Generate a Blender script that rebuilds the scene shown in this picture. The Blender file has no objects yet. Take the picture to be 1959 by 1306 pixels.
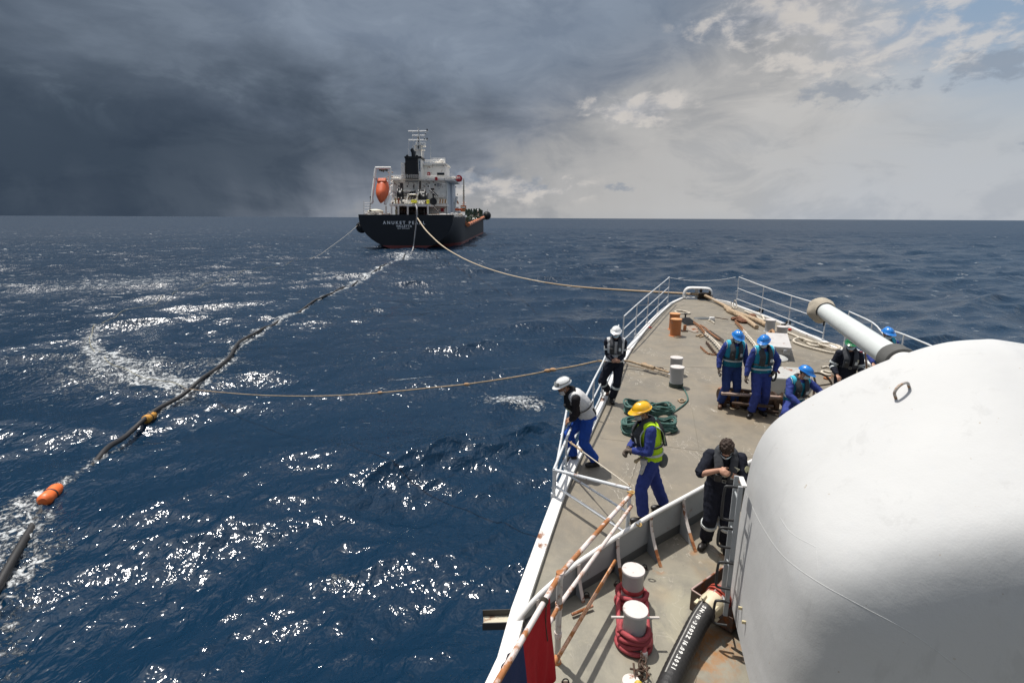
import bpy, bmesh, math, random
import numpy as np
from mathutils import Vector, Matrix, noise as mnoise
from mathutils.bvhtree import BVHTree
random.seed(7)
rng = np.random.RandomState(7)
R = math.radians
PI = math.pi
scene = bpy.context.scene
col = scene.collection

# ------------------------------------------------------------------ camera
PW, PH, PF = 1959.0, 1306.0, 980.0
PITCH, ROLL, CAMZ = R(13.54), R(0.27), 8.6
CF = Vector((0, math.cos(PITCH), -math.sin(PITCH)))
_r0 = Vector((1, 0, 0)); _u0 = Vector((0, math.sin(PITCH), math.cos(PITCH)))
CR = _r0*math.cos(ROLL) + _u0*math.sin(ROLL)
CU = _u0*math.cos(ROLL) - _r0*math.sin(ROLL)
CAM = Vector((0, 0, CAMZ))
cd = bpy.data.cameras.new('camera'); cam = bpy.data.objects.new('camera', cd); col.objects.link(cam)
cd.sensor_width = 36; cd.lens = 36*PF/PW; cd.clip_start = .05; cd.clip_end = 60000
cam.matrix_world = Matrix(((CR.x, CU.x, -CF.x, CAM.x), (CR.y, CU.y, -CF.y, CAM.y), (CR.z, CU.z, -CF.z, CAM.z), (0, 0, 0, 1)))
scene.camera = cam

# ------------------------------------------------------------------ light
scene.view_settings.view_transform = 'Standard'; scene.view_settings.look = 'None'
scene.view_settings.exposure = 0.0; scene.view_settings.gamma = 1
SUN = Vector((-.25, .27, 1.0)).normalized()
sl = bpy.data.lights.new('sun', 'SUN'); sl.energy = 4.5; sl.angle = R(.53); sl.color = (1, .955, .89)
so = bpy.data.objects.new('sun', sl); col.objects.link(so); so.location = (0, 0, 60)
so.rotation_euler = SUN.to_track_quat('Z', 'Y').to_euler()
SUN_EL = math.asin(SUN.z); SUN_ROT = math.atan2(SUN.x, SUN.y)

SKY_STR = .1
class NT:
    """tiny helper for writing node maths"""
    def __init__(s, tree): s.t = tree; s.n = tree.nodes; s.l = tree.links
    def put(s, sock, v):
        if isinstance(v, bpy.types.NodeSocket): s.l.new(v, sock)
        elif isinstance(v, (tuple, list)) and len(v) == 3 and sock.type == 'RGBA': sock.default_value = (*v, 1)
        else: sock.default_value = v
    def m(s, op, a, b=None, c=None, clamp=False):
        n = s.n.new('ShaderNodeMath'); n.operation = op; n.use_clamp = clamp
        s.put(n.inputs[0], a)
        if b is not None: s.put(n.inputs[1], b)
        if c is not None: s.put(n.inputs[2], c)
        return n.outputs[0]
    def ss(s, v, a, b, lo=0., hi=1.):
        n = s.n.new('ShaderNodeMapRange'); n.interpolation_type = 'SMOOTHSTEP'
        s.put(n.inputs[0], v); s.put(n.inputs[1], a); s.put(n.inputs[2], b); s.put(n.inputs[3], lo); s.put(n.inputs[4], hi)
        return n.outputs[0]
    def mix(s, f, a, b, mode='MIX'):
        n = s.n.new('ShaderNodeMix'); n.data_type = 'RGBA'; n.blend_type = mode
        s.put(n.inputs[0], f); s.put(n.inputs[6], a); s.put(n.inputs[7], b)
        return n.outputs[2]
    def noise(s, vec, scale, detail=4, rough=.5, dist=0., dim='3D'):
        n = s.n.new('ShaderNodeTexNoise'); n.noise_dimensions = dim
        if vec is not None: s.put(n.inputs['Vector'], vec)
        n.inputs['Scale'].default_value = scale; n.inputs['Detail'].default_value = detail
        n.inputs['Roughness'].default_value = rough; n.inputs['Distortion'].default_value = dist
        return n.outputs[0]
    def comb(s, x, y, z):
        n = s.n.new('ShaderNodeCombineXYZ'); s.put(n.inputs[0], x); s.put(n.inputs[1], y); s.put(n.inputs[2], z); return n.outputs[0]
    def sep(s, v):
        n = s.n.new('ShaderNodeSeparateXYZ'); s.put(n.inputs[0], v); return n.outputs
    def ramp(s, f, stops):
        n = s.n.new('ShaderNodeValToRGB'); s.put(n.inputs[0], f); e = n.color_ramp.elements
        while len(e) < len(stops): e.new(.5)
        for k, (p, c) in enumerate(stops): e[k].position = p; e[k].color = (*c, 1)
        return n.outputs[0]
    def coord(s, which='Object'):
        return s.n.new('ShaderNodeTexCoord').outputs[which]
    def vmul(s, v, k):
        n = s.n.new('ShaderNodeVectorMath'); n.operation = 'MULTIPLY'; s.put(n.inputs[0], v); n.inputs[1].default_value = k; return n.outputs[0]

w = bpy.data.worlds.new('World'); scene.world = w; w.use_nodes = True
w.node_tree.nodes.clear(); T = NT(w.node_tree)
wo = T.n.new('ShaderNodeOutputWorld'); bg = T.n.new('ShaderNodeBackground'); T.l.new(bg.outputs[0], wo.inputs[0])
bg.inputs[1].default_value = SKY_STR
nis = T.n.new('ShaderNodeTexSky'); nis.sky_type = 'NISHITA'; nis.sun_disc = False
nis.sun_elevation = SUN_EL; nis.sun_rotation = SUN_ROT; nis.altitude = 10; nis.dust_density = 1.4; nis.ozone_density = 1.2
dirv = T.coord('Generated')
x, y, z = T.sep(dirv)
az = T.m('MULTIPLY', T.m('ARCTAN2', x, y), 180/PI)          # degrees, 0 = over the bow of the tanker, + to starboard
el = T.m('MULTIPLY', T.m('ARCSINE', z), 180/PI)
cl = T.comb(T.m('MULTIPLY', az, .050), T.m('MULTIPLY', el, .105), 0)   # cloud coordinates, a little stretched along the horizon
n1 = T.m('SUBTRACT', T.noise(cl, 1.0, 8, .56, .35), .5)
cl2 = T.comb(T.m('MULTIPLY', az, .11), T.m('ADD', T.m('MULTIPLY', el, .24), 7.3), 3.1)
n2 = T.m('SUBTRACT', T.noise(cl2, 1.0, 9, .60, .45), .5)
cl3 = T.comb(T.m('MULTIPLY', az, .30), T.m('ADD', T.m('MULTIPLY', el, .55), 2.2), 9.)
n3 = T.noise(cl3, 1.0, 8, .60, .25)
shaft = T.m('SUBTRACT', T.noise(T.comb(T.m('ADD', T.m('MULTIPLY', az, .16), T.m('MULTIPLY', el, .03)), T.m('MULTIPLY', el, .02), 4.), 1.0, 4, .55), .5)
def G(a0, e0, wa, we):
    """soft weight around one part of the sky"""
    p = T.m('ADD', T.m('POWER', T.m('ABSOLUTE', T.m('DIVIDE', T.m('SUBTRACT', az, a0), wa)), 2.), T.m('POWER', T.m('ABSOLUTE', T.m('DIVIDE', T.m('SUBTRACT', el, e0), we)), 2.))
    return T.m('POWER', 2.718, T.m('MULTIPLY', p, -1.))
elc = T.m('MINIMUM', el, 24)
# storm edge runs up from the horizon behind the tanker to the upper right
u = T.m('SUBTRACT', T.m('ADD', az, 17.), T.m('MULTIPLY', elc, 1.75))
u = T.m('ADD', u, T.m('MULTIPLY', n1, 26)); u = T.m('ADD', u, T.m('MULTIPLY', n2, 12))
u = T.m('ADD', u, T.m('MULTIPLY', shaft, T.ss(el, 11., 2., 0., 22.)))
un = T.m('DIVIDE', T.m('ADD', u, 60), 110, clamp=True)
storm = T.ramp(un, [(0., (.060, .084, .118)), (.30, (.046, .066, .096)), (.42, (.075, .098, .132)), (.50, (.135, .160, .20)), (.56, (.225, .25, .295)),
                    (.62, (.35, .355, .365)), (.72, (.46, .455, .45)), (.86, (.50, .50, .50)), (1., (.50, .52, .55))])
# the storm cloud thins and lightens upward to the right
up = T.m('MULTIPLY', T.ss(T.m('ADD', el, T.m('MULTIPLY', n1, 15)), 7.5, 17.), T.ss(T.m('ADD', az, T.m('MULTIPLY', n1, 30)), -50., -16., .12, 1.))
storm = T.mix(T.m('MULTIPLY', up, T.ss(un, .70, .45)), storm, (.215, .262, .335))
# billowing lobes lit from the right, and darker bellies
lobe = T.m('MULTIPLY', T.ss(n2, -.01, .10), T.m('ADD', T.m('MULTIPLY', G(-31, 9.6, 14, 2.2), 1.), T.m('MULTIPLY', T.ss(el, 5., 12.), .35)), clamp=True)
storm = T.mix(T.m('MULTIPLY', lobe, .62), storm, T.mix(1., storm, (1.55, 1.5, 1.42), 'MULTIPLY'))
storm = T.mix(T.m('MULTIPLY', T.ss(n2, .0, -.14), .38), storm, T.mix(1., storm, (.66, .70, .76), 'MULTIPLY'))
# right-hand sky: pale haze low, blue high, with sunlit cumulus
blue = T.mix(T.ss(T.m('ADD', el, T.m('MULTIPLY', n1, 12)), 4., 19.), (.46, .50, .54), (.265, .37, .51))
bluem = T.m('MULTIPLY', T.ss(T.m('ADD', az, T.m('MULTIPLY', n1, 34)), 24., 42.), T.ss(T.m('ADD', el, T.m('MULTIPLY', az, .14)), 6., 17.))
skyc = T.mix(bluem, storm, blue)
cumw = T.m('ADD', G(33, 14.2, 9.5, 3.2), T.m('ADD', G(12.5, 10.6, 5.5, 1.7), T.m('ADD', G(24, 17.5, 7, 1.8), T.m('MULTIPLY', G(-1, 3.2, 9, 1.9), .9))))
cum = T.ss(T.m('ADD', T.m('MULTIPLY', T.m('SUBTRACT', n3, .5), 1.7), T.m('MULTIPLY', cumw, .42)), .12, .46)
skyc = T.mix(T.m('MULTIPLY', T.m('MULTIPLY', cum, T.ss(cumw, .06, .45)), .62), skyc, T.mix(T.ss(n3, .42, .62), (.45, .46, .50), (.70, .655, .61)))
dkw = T.m('ADD', G(31, 10.9, 4.2, 1.3), T.m('ADD', G(40, 11.3, 4.6, 1.6), T.m('ADD', G(2.5, 3.3, 2.6, .8), T.m('ADD', G(12, 3.2, 2.2, .5), T.m('ADD', G(-3.5, 4.6, 3.4, .9), G(44.5, 5.5, 1.8, .7))))))
dk = T.ss(T.m('ADD', T.m('MULTIPLY', T.m('SUBTRACT', T.noise(cl3, 1.6, 7, .6, .2), .5), 2.4), T.m('MULTIPLY', dkw, .55)), .26, .66)
skyc = T.mix(T.m('MULTIPLY', T.m('MULTIPLY', dk, T.ss(dkw, .05, .5)), .58), skyc, (.235, .28, .35))
skyc = T.mix(T.m('MULTIPLY', T.ss(el, 1.2, .0), .25), skyc, T.mix(1., skyc, (.80, .84, .9), 'MULTIPLY'))
# overhead and astern: broken cloud over clear sky
sc10 = T.mix(1., skyc, (1/SKY_STR,)*3, 'MULTIPLY')
vd = T.n.new('ShaderNodeVectorMath'); vd.operation = 'DOT_PRODUCT'; T.l.new(dirv, vd.inputs[0]); vd.inputs[1].default_value = SUN
glow = T.m('POWER', T.m('MAXIMUM', vd.outputs['Value'], 0.), 7.)          # thin cloud shines around the sun
veil = T.mix(1., (5.2, 5.25, 5.4), T.comb(*[T.m('ADD', 1., T.m('MULTIPLY', glow, 4.6))]*3), 'MULTIPLY')
fair = T.mix(T.m('MULTIPLY', T.ss(T.noise(dirv, 4.6, 7, .62, .3), .44, .56), .85), nis.outputs[0], veil)
over = T.m('MAXIMUM', T.ss(T.m('ADD', el, T.m('MULTIPLY', n1, 20)), 27., 42.), T.m('MULTIPLY', T.ss(az, 60., 95.), T.ss(az, 165., 130.)))
final = T.mix(over, sc10, fair)
T.l.new(final, bg.inputs[0])

# ------------------------------------------------------------------ pixel <-> place
def deckz(y): return 4.25 + .6*(1 - math.exp(-(y - 5)/9.0))
def ray(px, py): return CF*PF + CR*(px - PW/2) - CU*(py - PH/2)
def at(px, py, h=0.):
    """point h above the deck seen at this pixel of the photograph"""
    d = ray(px, py); z = 4.3 + h; p = CAM
    for _ in range(12):
        t = (z - CAMZ)/d.z; p = CAM + d*t; z = deckz(p.y) + h
    return Vector((p.x, p.y, z))
def sea_at(px, py, h=0.):
    d = ray(px, py); t = (h - CAMZ)/d.z; return CAM + d*t
def aty(px, py, Y):
    d = ray(px, py); return CAM + d*(Y/d.y)
def atplane(px, py, A, B):
    """on the vertical plane through A and B"""
    d = ray(px, py); n = Vector((B.y - A.y, A.x - B.x, 0)); t = (A - CAM).dot(n)/d.dot(n); return CAM + d*t
def proj(p):
    v = Vector(p) - CAM; k = PF/v.dot(CF); return (PW/2 + v.dot(CR)*k, PH/2 - v.dot(CU)*k)
PHI = R(13.5)                                             # heading of our ship
SU = Vector((math.sin(PHI), math.cos(PHI), 0)); SV = Vector((math.cos(PHI), -math.sin(PHI), 0))
def ship(along, across, z): return SU*along + SV*across + Vector((0, 0, z))

# ------------------------------------------------------------------ materials
MATS = {}
def mat(name, c, rough=.5, metal=0., var=.12, vs=6., bump=.0, bs=40., rust=0., rs=3., rc=(.28, .10, .035), spec=.5, dirt=0., coat=0.):
    if name in MATS: return MATS[name]
    m = bpy.data.materials.new(name); m.use_nodes = True; t = NT(m.node_tree); b = t.n['Principled BSDF']
    co = t.coord('Object')
    cc = t.mix(t.noise(co, vs, 5, .6), tuple(k*(1 - var*1.6) for k in c), tuple(min(.95, k*(1 + var*1.2)) for k in c))
    if dirt: cc = t.mix(t.m('MULTIPLY', t.ss(t.noise(co, vs*.45, 7, .68, .4), .5, .68), dirt), cc, tuple(k*.5 for k in c))
    rr = rough
    if rust:
        f = t.ss(t.noise(co, rs, 8, .68, .3), .62 - rust*.3, .72 - rust*.3)
        cc = t.mix(f, cc, t.mix(t.noise(co, rs*5, 4, .6), rc, tuple(k*.45 for k in rc)))
        rr = t.m('ADD', rough, t.m('MULTIPLY', f, .3), clamp=True)
    t.put(b.inputs['Base Color'], cc); t.put(b.inputs['Roughness'], rr)
    b.inputs['Metallic'].default_value = metal; b.inputs['Specular IOR Level'].default_value = spec
    b.inputs['Coat Weight'].default_value = coat
    if bump:
        bn = t.n.new('ShaderNodeBump'); bn.inputs['Strength'].default_value = bump; bn.inputs['Distance'].default_value = .01
        t.put(bn.inputs['Height'], t.noise(co, bs, 4, .6)); t.l.new(bn.outputs[0], b.inputs['Normal'])
    MATS[name] = m; return m
def cloth(name, c, var=.1):
    if name in MATS: return MATS[name]
    m = mat(name, c, .85, 0, var, 14., .5, 55., spec=.25, dirt=.25); return m

# ------------------------------------------------------------------ mesh builder
WM = {}
class MB:
    def __init__(s): s.v = []; s.f = []
    def add(s, vs, fs):
        o = len(s.v); s.v += [tuple(p) for p in vs]; s.f += [tuple(i + o for i in f) for f in fs]; return s
    def box(s, c, d, ax=None):
        """centre, full dims, optional axes (3 unit vectors)"""
        c = Vector(c); ax = ax or (Vector((1, 0, 0)), Vector((0, 1, 0)), Vector((0, 0, 1)))
        vs = [c + ax[0]*(d[0]*.5*i) + ax[1]*(d[1]*.5*j) + ax[2]*(d[2]*.5*k) for k in (-1, 1) for j in (-1, 1) for i in (-1, 1)]
        return s.add(vs, [(0, 2, 3, 1), (4, 5, 7, 6), (0, 1, 5, 4), (2, 6, 7, 3), (0, 4, 6, 2), (1, 3, 7, 5)])
    def tube(s, pts, rad, n=8, cap=True, ref=None, sx=1., sy=1., closed=False, twist=0., strands=0):
        pts = [Vector(p) for p in pts]; N = len(pts)
        rad = rad if isinstance(rad, (list, tuple, np.ndarray)) else [rad]*N
        tan = []
        for i in range(N):
            a = pts[(i - 1) % N] if closed else pts[max(i - 1, 0)]; b = pts[(i + 1) % N] if closed else pts[min(i + 1, N - 1)]
            d = b - a; tan.append(d.normalized() if d.length > 1e-9 else Vector((0, 0, 1)))
        u = (Vector(ref) if ref is not None else (Vector((0, 0, 1)) if abs(tan[0].z) < .9 else Vector((1, 0, 0))))
        vs = []; L = 0
        for i in range(N):
            t = tan[i]
            if ref is not None and not isinstance(ref, str): u = Vector(ref)
            u = (u - t*u.dot(t)); u = u.normalized() if u.length > 1e-6 else t.orthogonal().normalized()
            w_ = t.cross(u)
            if i: L += (pts[i] - pts[i-1]).length
            for k in range(n):
                a = 2*PI*k/n; r = rad[i]
                if strands: r *= .80 + .24*abs(math.cos(strands*.5*(a - L*twist)))
                vs.append(pts[i] + u*(math.cos(a)*r*sx) + w_*(math.sin(a)*r*sy))
        fs = []
        M = N if closed else N - 1
        for i in range(M):
            j = (i + 1) % N
            for k in range(n): fs.append((i*n + k, i*n + (k+1) % n, j*n + (k+1) % n, j*n + k))
        if cap and not closed: fs.append(tuple(range(n))[::-1]); fs.append(tuple((N-1)*n + k for k in range(n)))
        return s.add(vs, fs)
    def lathe(s, c, prof, n=24, axis=(0, 0, 1), sx=1., sy=1., xref=None):
        """profile of (radius, height) along axis from c"""
        c = Vector(c); a = Vector(axis).normalized()
        u = Vector(xref) if xref is not None else a.orthogonal(); u = (u - a*u.dot(a)).normalized(); w_ = a.cross(u)
        vs = [c + a*h + u*(math.cos(2*PI*k/n)*r*sx) + w_*(math.sin(2*PI*k/n)*r*sy) for r, h in prof for k in range(n)]
        fs = [(i*n + k, i*n + (k+1) % n, (i+1)*n + (k+1) % n, (i+1)*n + k) for i in range(len(prof)-1) for k in range(n)]
        fs.append(tuple(range(n))[::-1]); fs.append(tuple((len(prof)-1)*n + k for k in range(n)))
        return s.add(vs, fs)
    def ell(s, c, r, ax=None, nu=14, nv=9):
        c = Vector(c); r = r if isinstance(r, (tuple, list)) else (r, r, r)
        ax = ax or (Vector((1, 0, 0)), Vector((0, 1, 0)), Vector((0, 0, 1)))
        vs = []
        for j in range(nv + 1):
            t = PI*j/nv
            for i in range(nu):
                p = 2*PI*i/nu
                vs.append(c + ax[0]*(r[0]*math.sin(t)*math.cos(p)) + ax[1]*(r[1]*math.sin(t)*math.sin(p)) + ax[2]*(r[2]*math.cos(t)))
        fs = [(j*nu + i, (j+1)*nu + i, (j+1)*nu + (i+1) % nu, j*nu + (i+1) % nu) for j in range(nv) for i in range(nu)]
        return s.add(vs, fs)
    def prism(s, pts, off):
        """closed polygon extruded by a vector"""
        pts = [Vector(p) for p in pts]; n = len(pts); off = Vector(off)
        fs = [tuple(range(n))[::-1], tuple(range(n, 2*n))] + [(k, (k+1) % n, n + (k+1) % n, n + k) for k in range(n)]
        return s.add(pts + [p + off for p in pts], fs)
    def strip(s, A, B, off):
        """solid sheet between two polylines, thickened by off"""
        n = len(A); off = Vector(off); A = [Vector(p) for p in A]; B = [Vector(p) for p in B]
        vs = A + B + [p + off for p in A] + [p + off for p in B]; fs = []
        for i in range(n - 1):
            fs += [(i, i+1, n+i+1, n+i), (2*n+i, 3*n+i, 3*n+i+1, 2*n+i+1), (i, 2*n+i, 2*n+i+1, i+1), (n+i, n+i+1, 3*n+i+1, 3*n+i)]
        fs += [(0, n, 3*n, 2*n), (n-1, 3*n-1, 4*n-1, 2*n-1)]
        return s.add(vs, fs)
    def grid(s, P, flip=False):
        """2-D list of points"""
        nv = len(P); nu = len(P[0])
        vs = [p for row in P for p in row]
        fs = [((j*nu+i), (j*nu+i+1), ((j+1)*nu+i+1), ((j+1)*nu+i)) for j in range(nv-1) for i in range(nu-1)]
        if flip: fs = [f[::-1] for f in fs]
        return s.add(vs, fs)
    def shell(s, P, nrm, th):
        """grid with thickness th along -normal list"""
        nv = len(P); nu = len(P[0]); vs = [p for r in P for p in r]; ns = [q for r in nrm for q in r]
        inn = [Vector(a) - Vector(b)*th for a, b in zip(vs, ns)]; o = nv*nu
        fs = []
        for j in range(nv-1):
            for i in range(nu-1):
                a = (j*nu+i, j*nu+i+1, (j+1)*nu+i+1, (j+1)*nu+i); fs += [a, tuple(k+o for k in a[::-1])]
        for i in range(nu-1): fs += [(i+1, i, i+o, i+1+o), ((nv-1)*nu+i, (nv-1)*nu+i+1, (nv-1)*nu+i+1+o, (nv-1)*nu+i+o)]
        for j in range(nv-1): fs += [(j*nu, (j+1)*nu, (j+1)*nu+o, j*nu+o), ((j+1)*nu+nu-1, j*nu+nu-1, j*nu+nu-1+o, (j+1)*nu+nu-1+o)]
        return s.add(vs + inn, fs)
    def mesh(s, name):
        me = bpy.data.meshes.new(name); me.from_pydata(s.v, [], s.f); me.update()
        bm = bmesh.new(); bm.from_mesh(me); bmesh.ops.recalc_face_normals(bm, faces=bm.faces); bm.to_mesh(me); bm.free()
        return me
    def build(s, name, m, parent=None, smooth=True, world=True, bevel=0.):
        return link_mesh(name, s.mesh(name), m, parent, smooth, world, bevel)
def link_mesh(name, me, m, parent=None, smooth=True, world=True, bevel=0.):
    me.materials.clear(); me.materials.append(m)
    o = bpy.data.objects.new(name, me); col.objects.link(o)
    if parent is not None:
        o.parent = parent
        if world: me.transform(WM[parent.name].inverted())
        WM[o.name] = WM[parent.name]
    else: WM[o.name] = Matrix()
    if bevel:
        md = o.modifiers.new('bevel', 'BEVEL'); md.width = bevel; md.segments = 2; md.limit_method = 'ANGLE'
    if smooth:
        me.polygons.foreach_set('use_smooth', [True]*len(me.polygons))
        try: me.set_sharp_from_angle(angle=R(38))
        except Exception: pass
    return o
LABELS = set()
def tag(o, label=None, cat=None, group=None, kind=None):
    if label: o['label'] = label
    if cat: o['category'] = cat
    if group: o['group'] = group
    if kind: o['kind'] = kind
    return o
def thing(name, loc, label, cat, group=None, rotz=0.):
    o = bpy.data.objects.new(name, None); o.empty_display_size = .2; col.objects.link(o)
    o.location = loc; o.rotation_euler = (0, 0, rotz)
    WM[o.name] = Matrix.Translation(Vector(loc)) @ Matrix.Rotation(rotz, 4, 'Z')
    return tag(o, label, cat, group)
def spline(pts, n=8, closed=False):
    """Catmull-Rom"""
    P = [Vector(p) for p in pts]; N = len(P); out = []
    for i in range(N if closed else N - 1):
        p1, p2 = P[i], P[(i+1) % N]
        p0 = P[(i-1) % N] if (closed or i) else p1*2 - p2
        p3 = P[(i+2) % N] if (closed or i + 2 < N) else p2*2 - p1
        for k in range(n):
            t = k/n; out.append(.5*((2*p1) + (p2-p0)*t + (2*p0-5*p1+4*p2-p3)*t*t + (3*p1-p0-3*p2+p3)*t**3))
    if not closed: out.append(P[-1])
    return out
def resample(pts, step):
    out = [pts[0]]; acc = 0
    for a, b in zip(pts[:-1], pts[1:]):
        L = (b - a).length; d = step - acc
        while d < L: out.append(a.lerp(b, d/L)); d += step
        acc = L - (d - step)
    return out
def textmesh(body, size, depth=.002, bold=.0, spacing=1.):
    cu = bpy.data.curves.new('text', 'FONT'); cu.body = body; cu.size = size; cu.extrude = depth; cu.align_x = 'CENTER'; cu.align_y = 'CENTER'
    cu.offset = bold; cu.space_character = spacing; cu.resolution_u = 3
    o = bpy.data.objects.new('text', cu); col.objects.link(o)
    dg = bpy.context.evaluated_depsgraph_get(); me = bpy.data.meshes.new_from_object(o.evaluated_get(dg))
    bpy.data.objects.remove(o); return me
def remesh(mb, vox, smooth=2, wr=0., wf=30.):
    """weld overlapping solids into one continuous surface, optional cloth folds"""
    me = bpy.data.meshes.new('t'); me.from_pydata(mb.v, [], mb.f)
    bm = bmesh.new(); bm.from_mesh(me); bmesh.ops.recalc_face_normals(bm, faces=bm.faces); bm.to_mesh(me); bm.free()
    o = bpy.data.objects.new('t', me); col.objects.link(o)
    a = o.modifiers.new('r', 'REMESH'); a.mode = 'VOXEL'; a.voxel_size = vox; a.adaptivity = 0
    if smooth: b = o.modifiers.new('s', 'SMOOTH'); b.iterations = smooth; b.factor = .6
    dg = bpy.context.evaluated_depsgraph_get(); out = bpy.data.meshes.new_from_object(o.evaluated_get(dg))
    bpy.data.objects.remove(o)
    if wr:
        n = len(out.vertices); co = np.empty(n*3, 'f'); out.vertices.foreach_get('co', co); co = co.reshape(-1, 3)
        nr = np.empty(n*3, 'f'); out.vertex_normals.foreach_get('vector', nr); nr = nr.reshape(-1, 3)
        rs = np.random.RandomState(int(abs(co[0, 0])*1e5) % 9999)
        acc = np.zeros(n)
        for k in range(10):
            d = rs.normal(size=3); d /= np.linalg.norm(d); f = wf*rs.uniform(.5, 1.8)
            ph = np.sin(co @ (d*f) + rs.uniform(0, 6) + 1.5*np.sin(co @ (rs.normal(size=3)*12)))
            acc += (1 - 2*np.abs(ph)**.8)*rs.uniform(.4, 1)
        co += nr*(acc/5*wr)[:, None]
        out.vertices.foreach_set('co', co.ravel()); out.update()
    return out

# ================================================================== SEA
NW = 84
_wr = np.random.RandomState(11)
lam = np.exp(np.linspace(math.log(.42), math.log(17.), NW))*_wr.uniform(.93, 1.07, NW)
kw = 2*PI/lam; wdir = R(292) + _wr.normal(size=NW)*np.where(lam < 1.5, .62, .42)
slope = .040*np.where(lam < 1.4, 1.12, 1.)*_wr.uniform(.6, 1.4, NW)*np.where(lam > 8, .85, 1.)*np.where((lam > 1.8) & (lam < 7), 1.22, 1.)
amp = slope/kw; wph = _wr.uniform(0, 2*PI, NW)
def waves(X, Y, cell):
    Z = np.zeros_like(X); DX = np.zeros_like(X); DY = np.zeros_like(X); S = np.zeros_like(X)
    # gusty patches: small waves come and go
    g = .62 + .38*np.sin(X*.11 + 1.3*np.sin(Y*.07)) * np.sin(Y*.09 + 1.1*np.sin(X*.05 + 2)) + .25*np.sin(X*.31 - Y*.27)
    for i in range(NW):
        ph = kw[i]*(X*math.cos(wdir[i]) + Y*math.sin(wdir[i])) + wph[i] + .5*np.sin(X*.13/lam[i]**.5 + i) + .5*np.sin(Y*.15/lam[i]**.5 + 2*i)
        f = np.clip(1.9 - 3.4*cell/lam[i], 0, 1)
        if lam[i] < 3: f = f*np.clip(g, .25, 1.3)
        a = amp[i]*f; s = np.sin(ph); c = np.cos(ph)
        Z += a*c; DX -= a*1.0*math.cos(wdir[i])*s; DY -= a*1.0*math.sin(wdir[i])*s; S += a*kw[i]*c
    return Z, DX, DY, S
def wave_h(x, y):
    X = np.array([x]); Y = np.array([y]); Z, a, b, c = waves(X, Y, np.array([.05 + .002*math.hypot(x, y)])); return float(Z[0])
def sea_pt(px, py):
    """where the photograph shows this spot of the heaving surface"""
    z = 0.
    for _ in range(6):
        p = sea_at(px, py, z); z = .5*z + .5*wave_h(p.x, p.y)*.8
    return p
def poly(pts, n=6): return spline([Vector(p) for p in pts], n)
hose_px = [(786, 486), (768, 495), (735, 508), (700, 530), (652, 556), (600, 578), (545, 606), (500, 632), (462, 655), (440, 688), (415, 710), (370, 745), (330, 775), (285, 803),
           (240, 843), (182, 885), (140, 915), (100, 945), (62, 1000), (40, 1050), (5, 1115), (-40, 1210), (-90, 1320)]
hose_path = poly([sea_pt(px, py) if py > 600 else sea_at(px, py) for px, py in hose_px])
rope_px = [(352, 743), (300, 728), (250, 712), (205, 692), (180, 672), (172, 655), (176, 640), (192, 622), (250, 592), (300, 577), (340, 560), (395, 546), (450, 525), (520, 512), (590, 495)]
rope_path = poly([sea_pt(px, py) if py > 600 else sea_at(px, py) for px, py in rope_px])
def dist_to(path, X, Y):
    P = np.array([(p.x, p.y) for p in path]); best = np.full(X.shape, 1e9); side = np.zeros(X.shape); tt = np.zeros(X.shape)
    for i in range(len(P) - 1):
        a, b = P[i], P[i+1]; d = b - a; L = d @ d
        t = np.clip(((X - a[0])*d[0] + (Y - a[1])*d[1])/L, 0, 1)
        dx = X - a[0] - t*d[0]; dy = Y - a[1] - t*d[1]; q = np.hypot(dx, dy); m = q < best
        best[m] = q[m]; side[m] = (d[0]*dy - d[1]*dx)[m]; tt[m] = (i + t[m])/len(P)
    return best, side, tt
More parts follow.
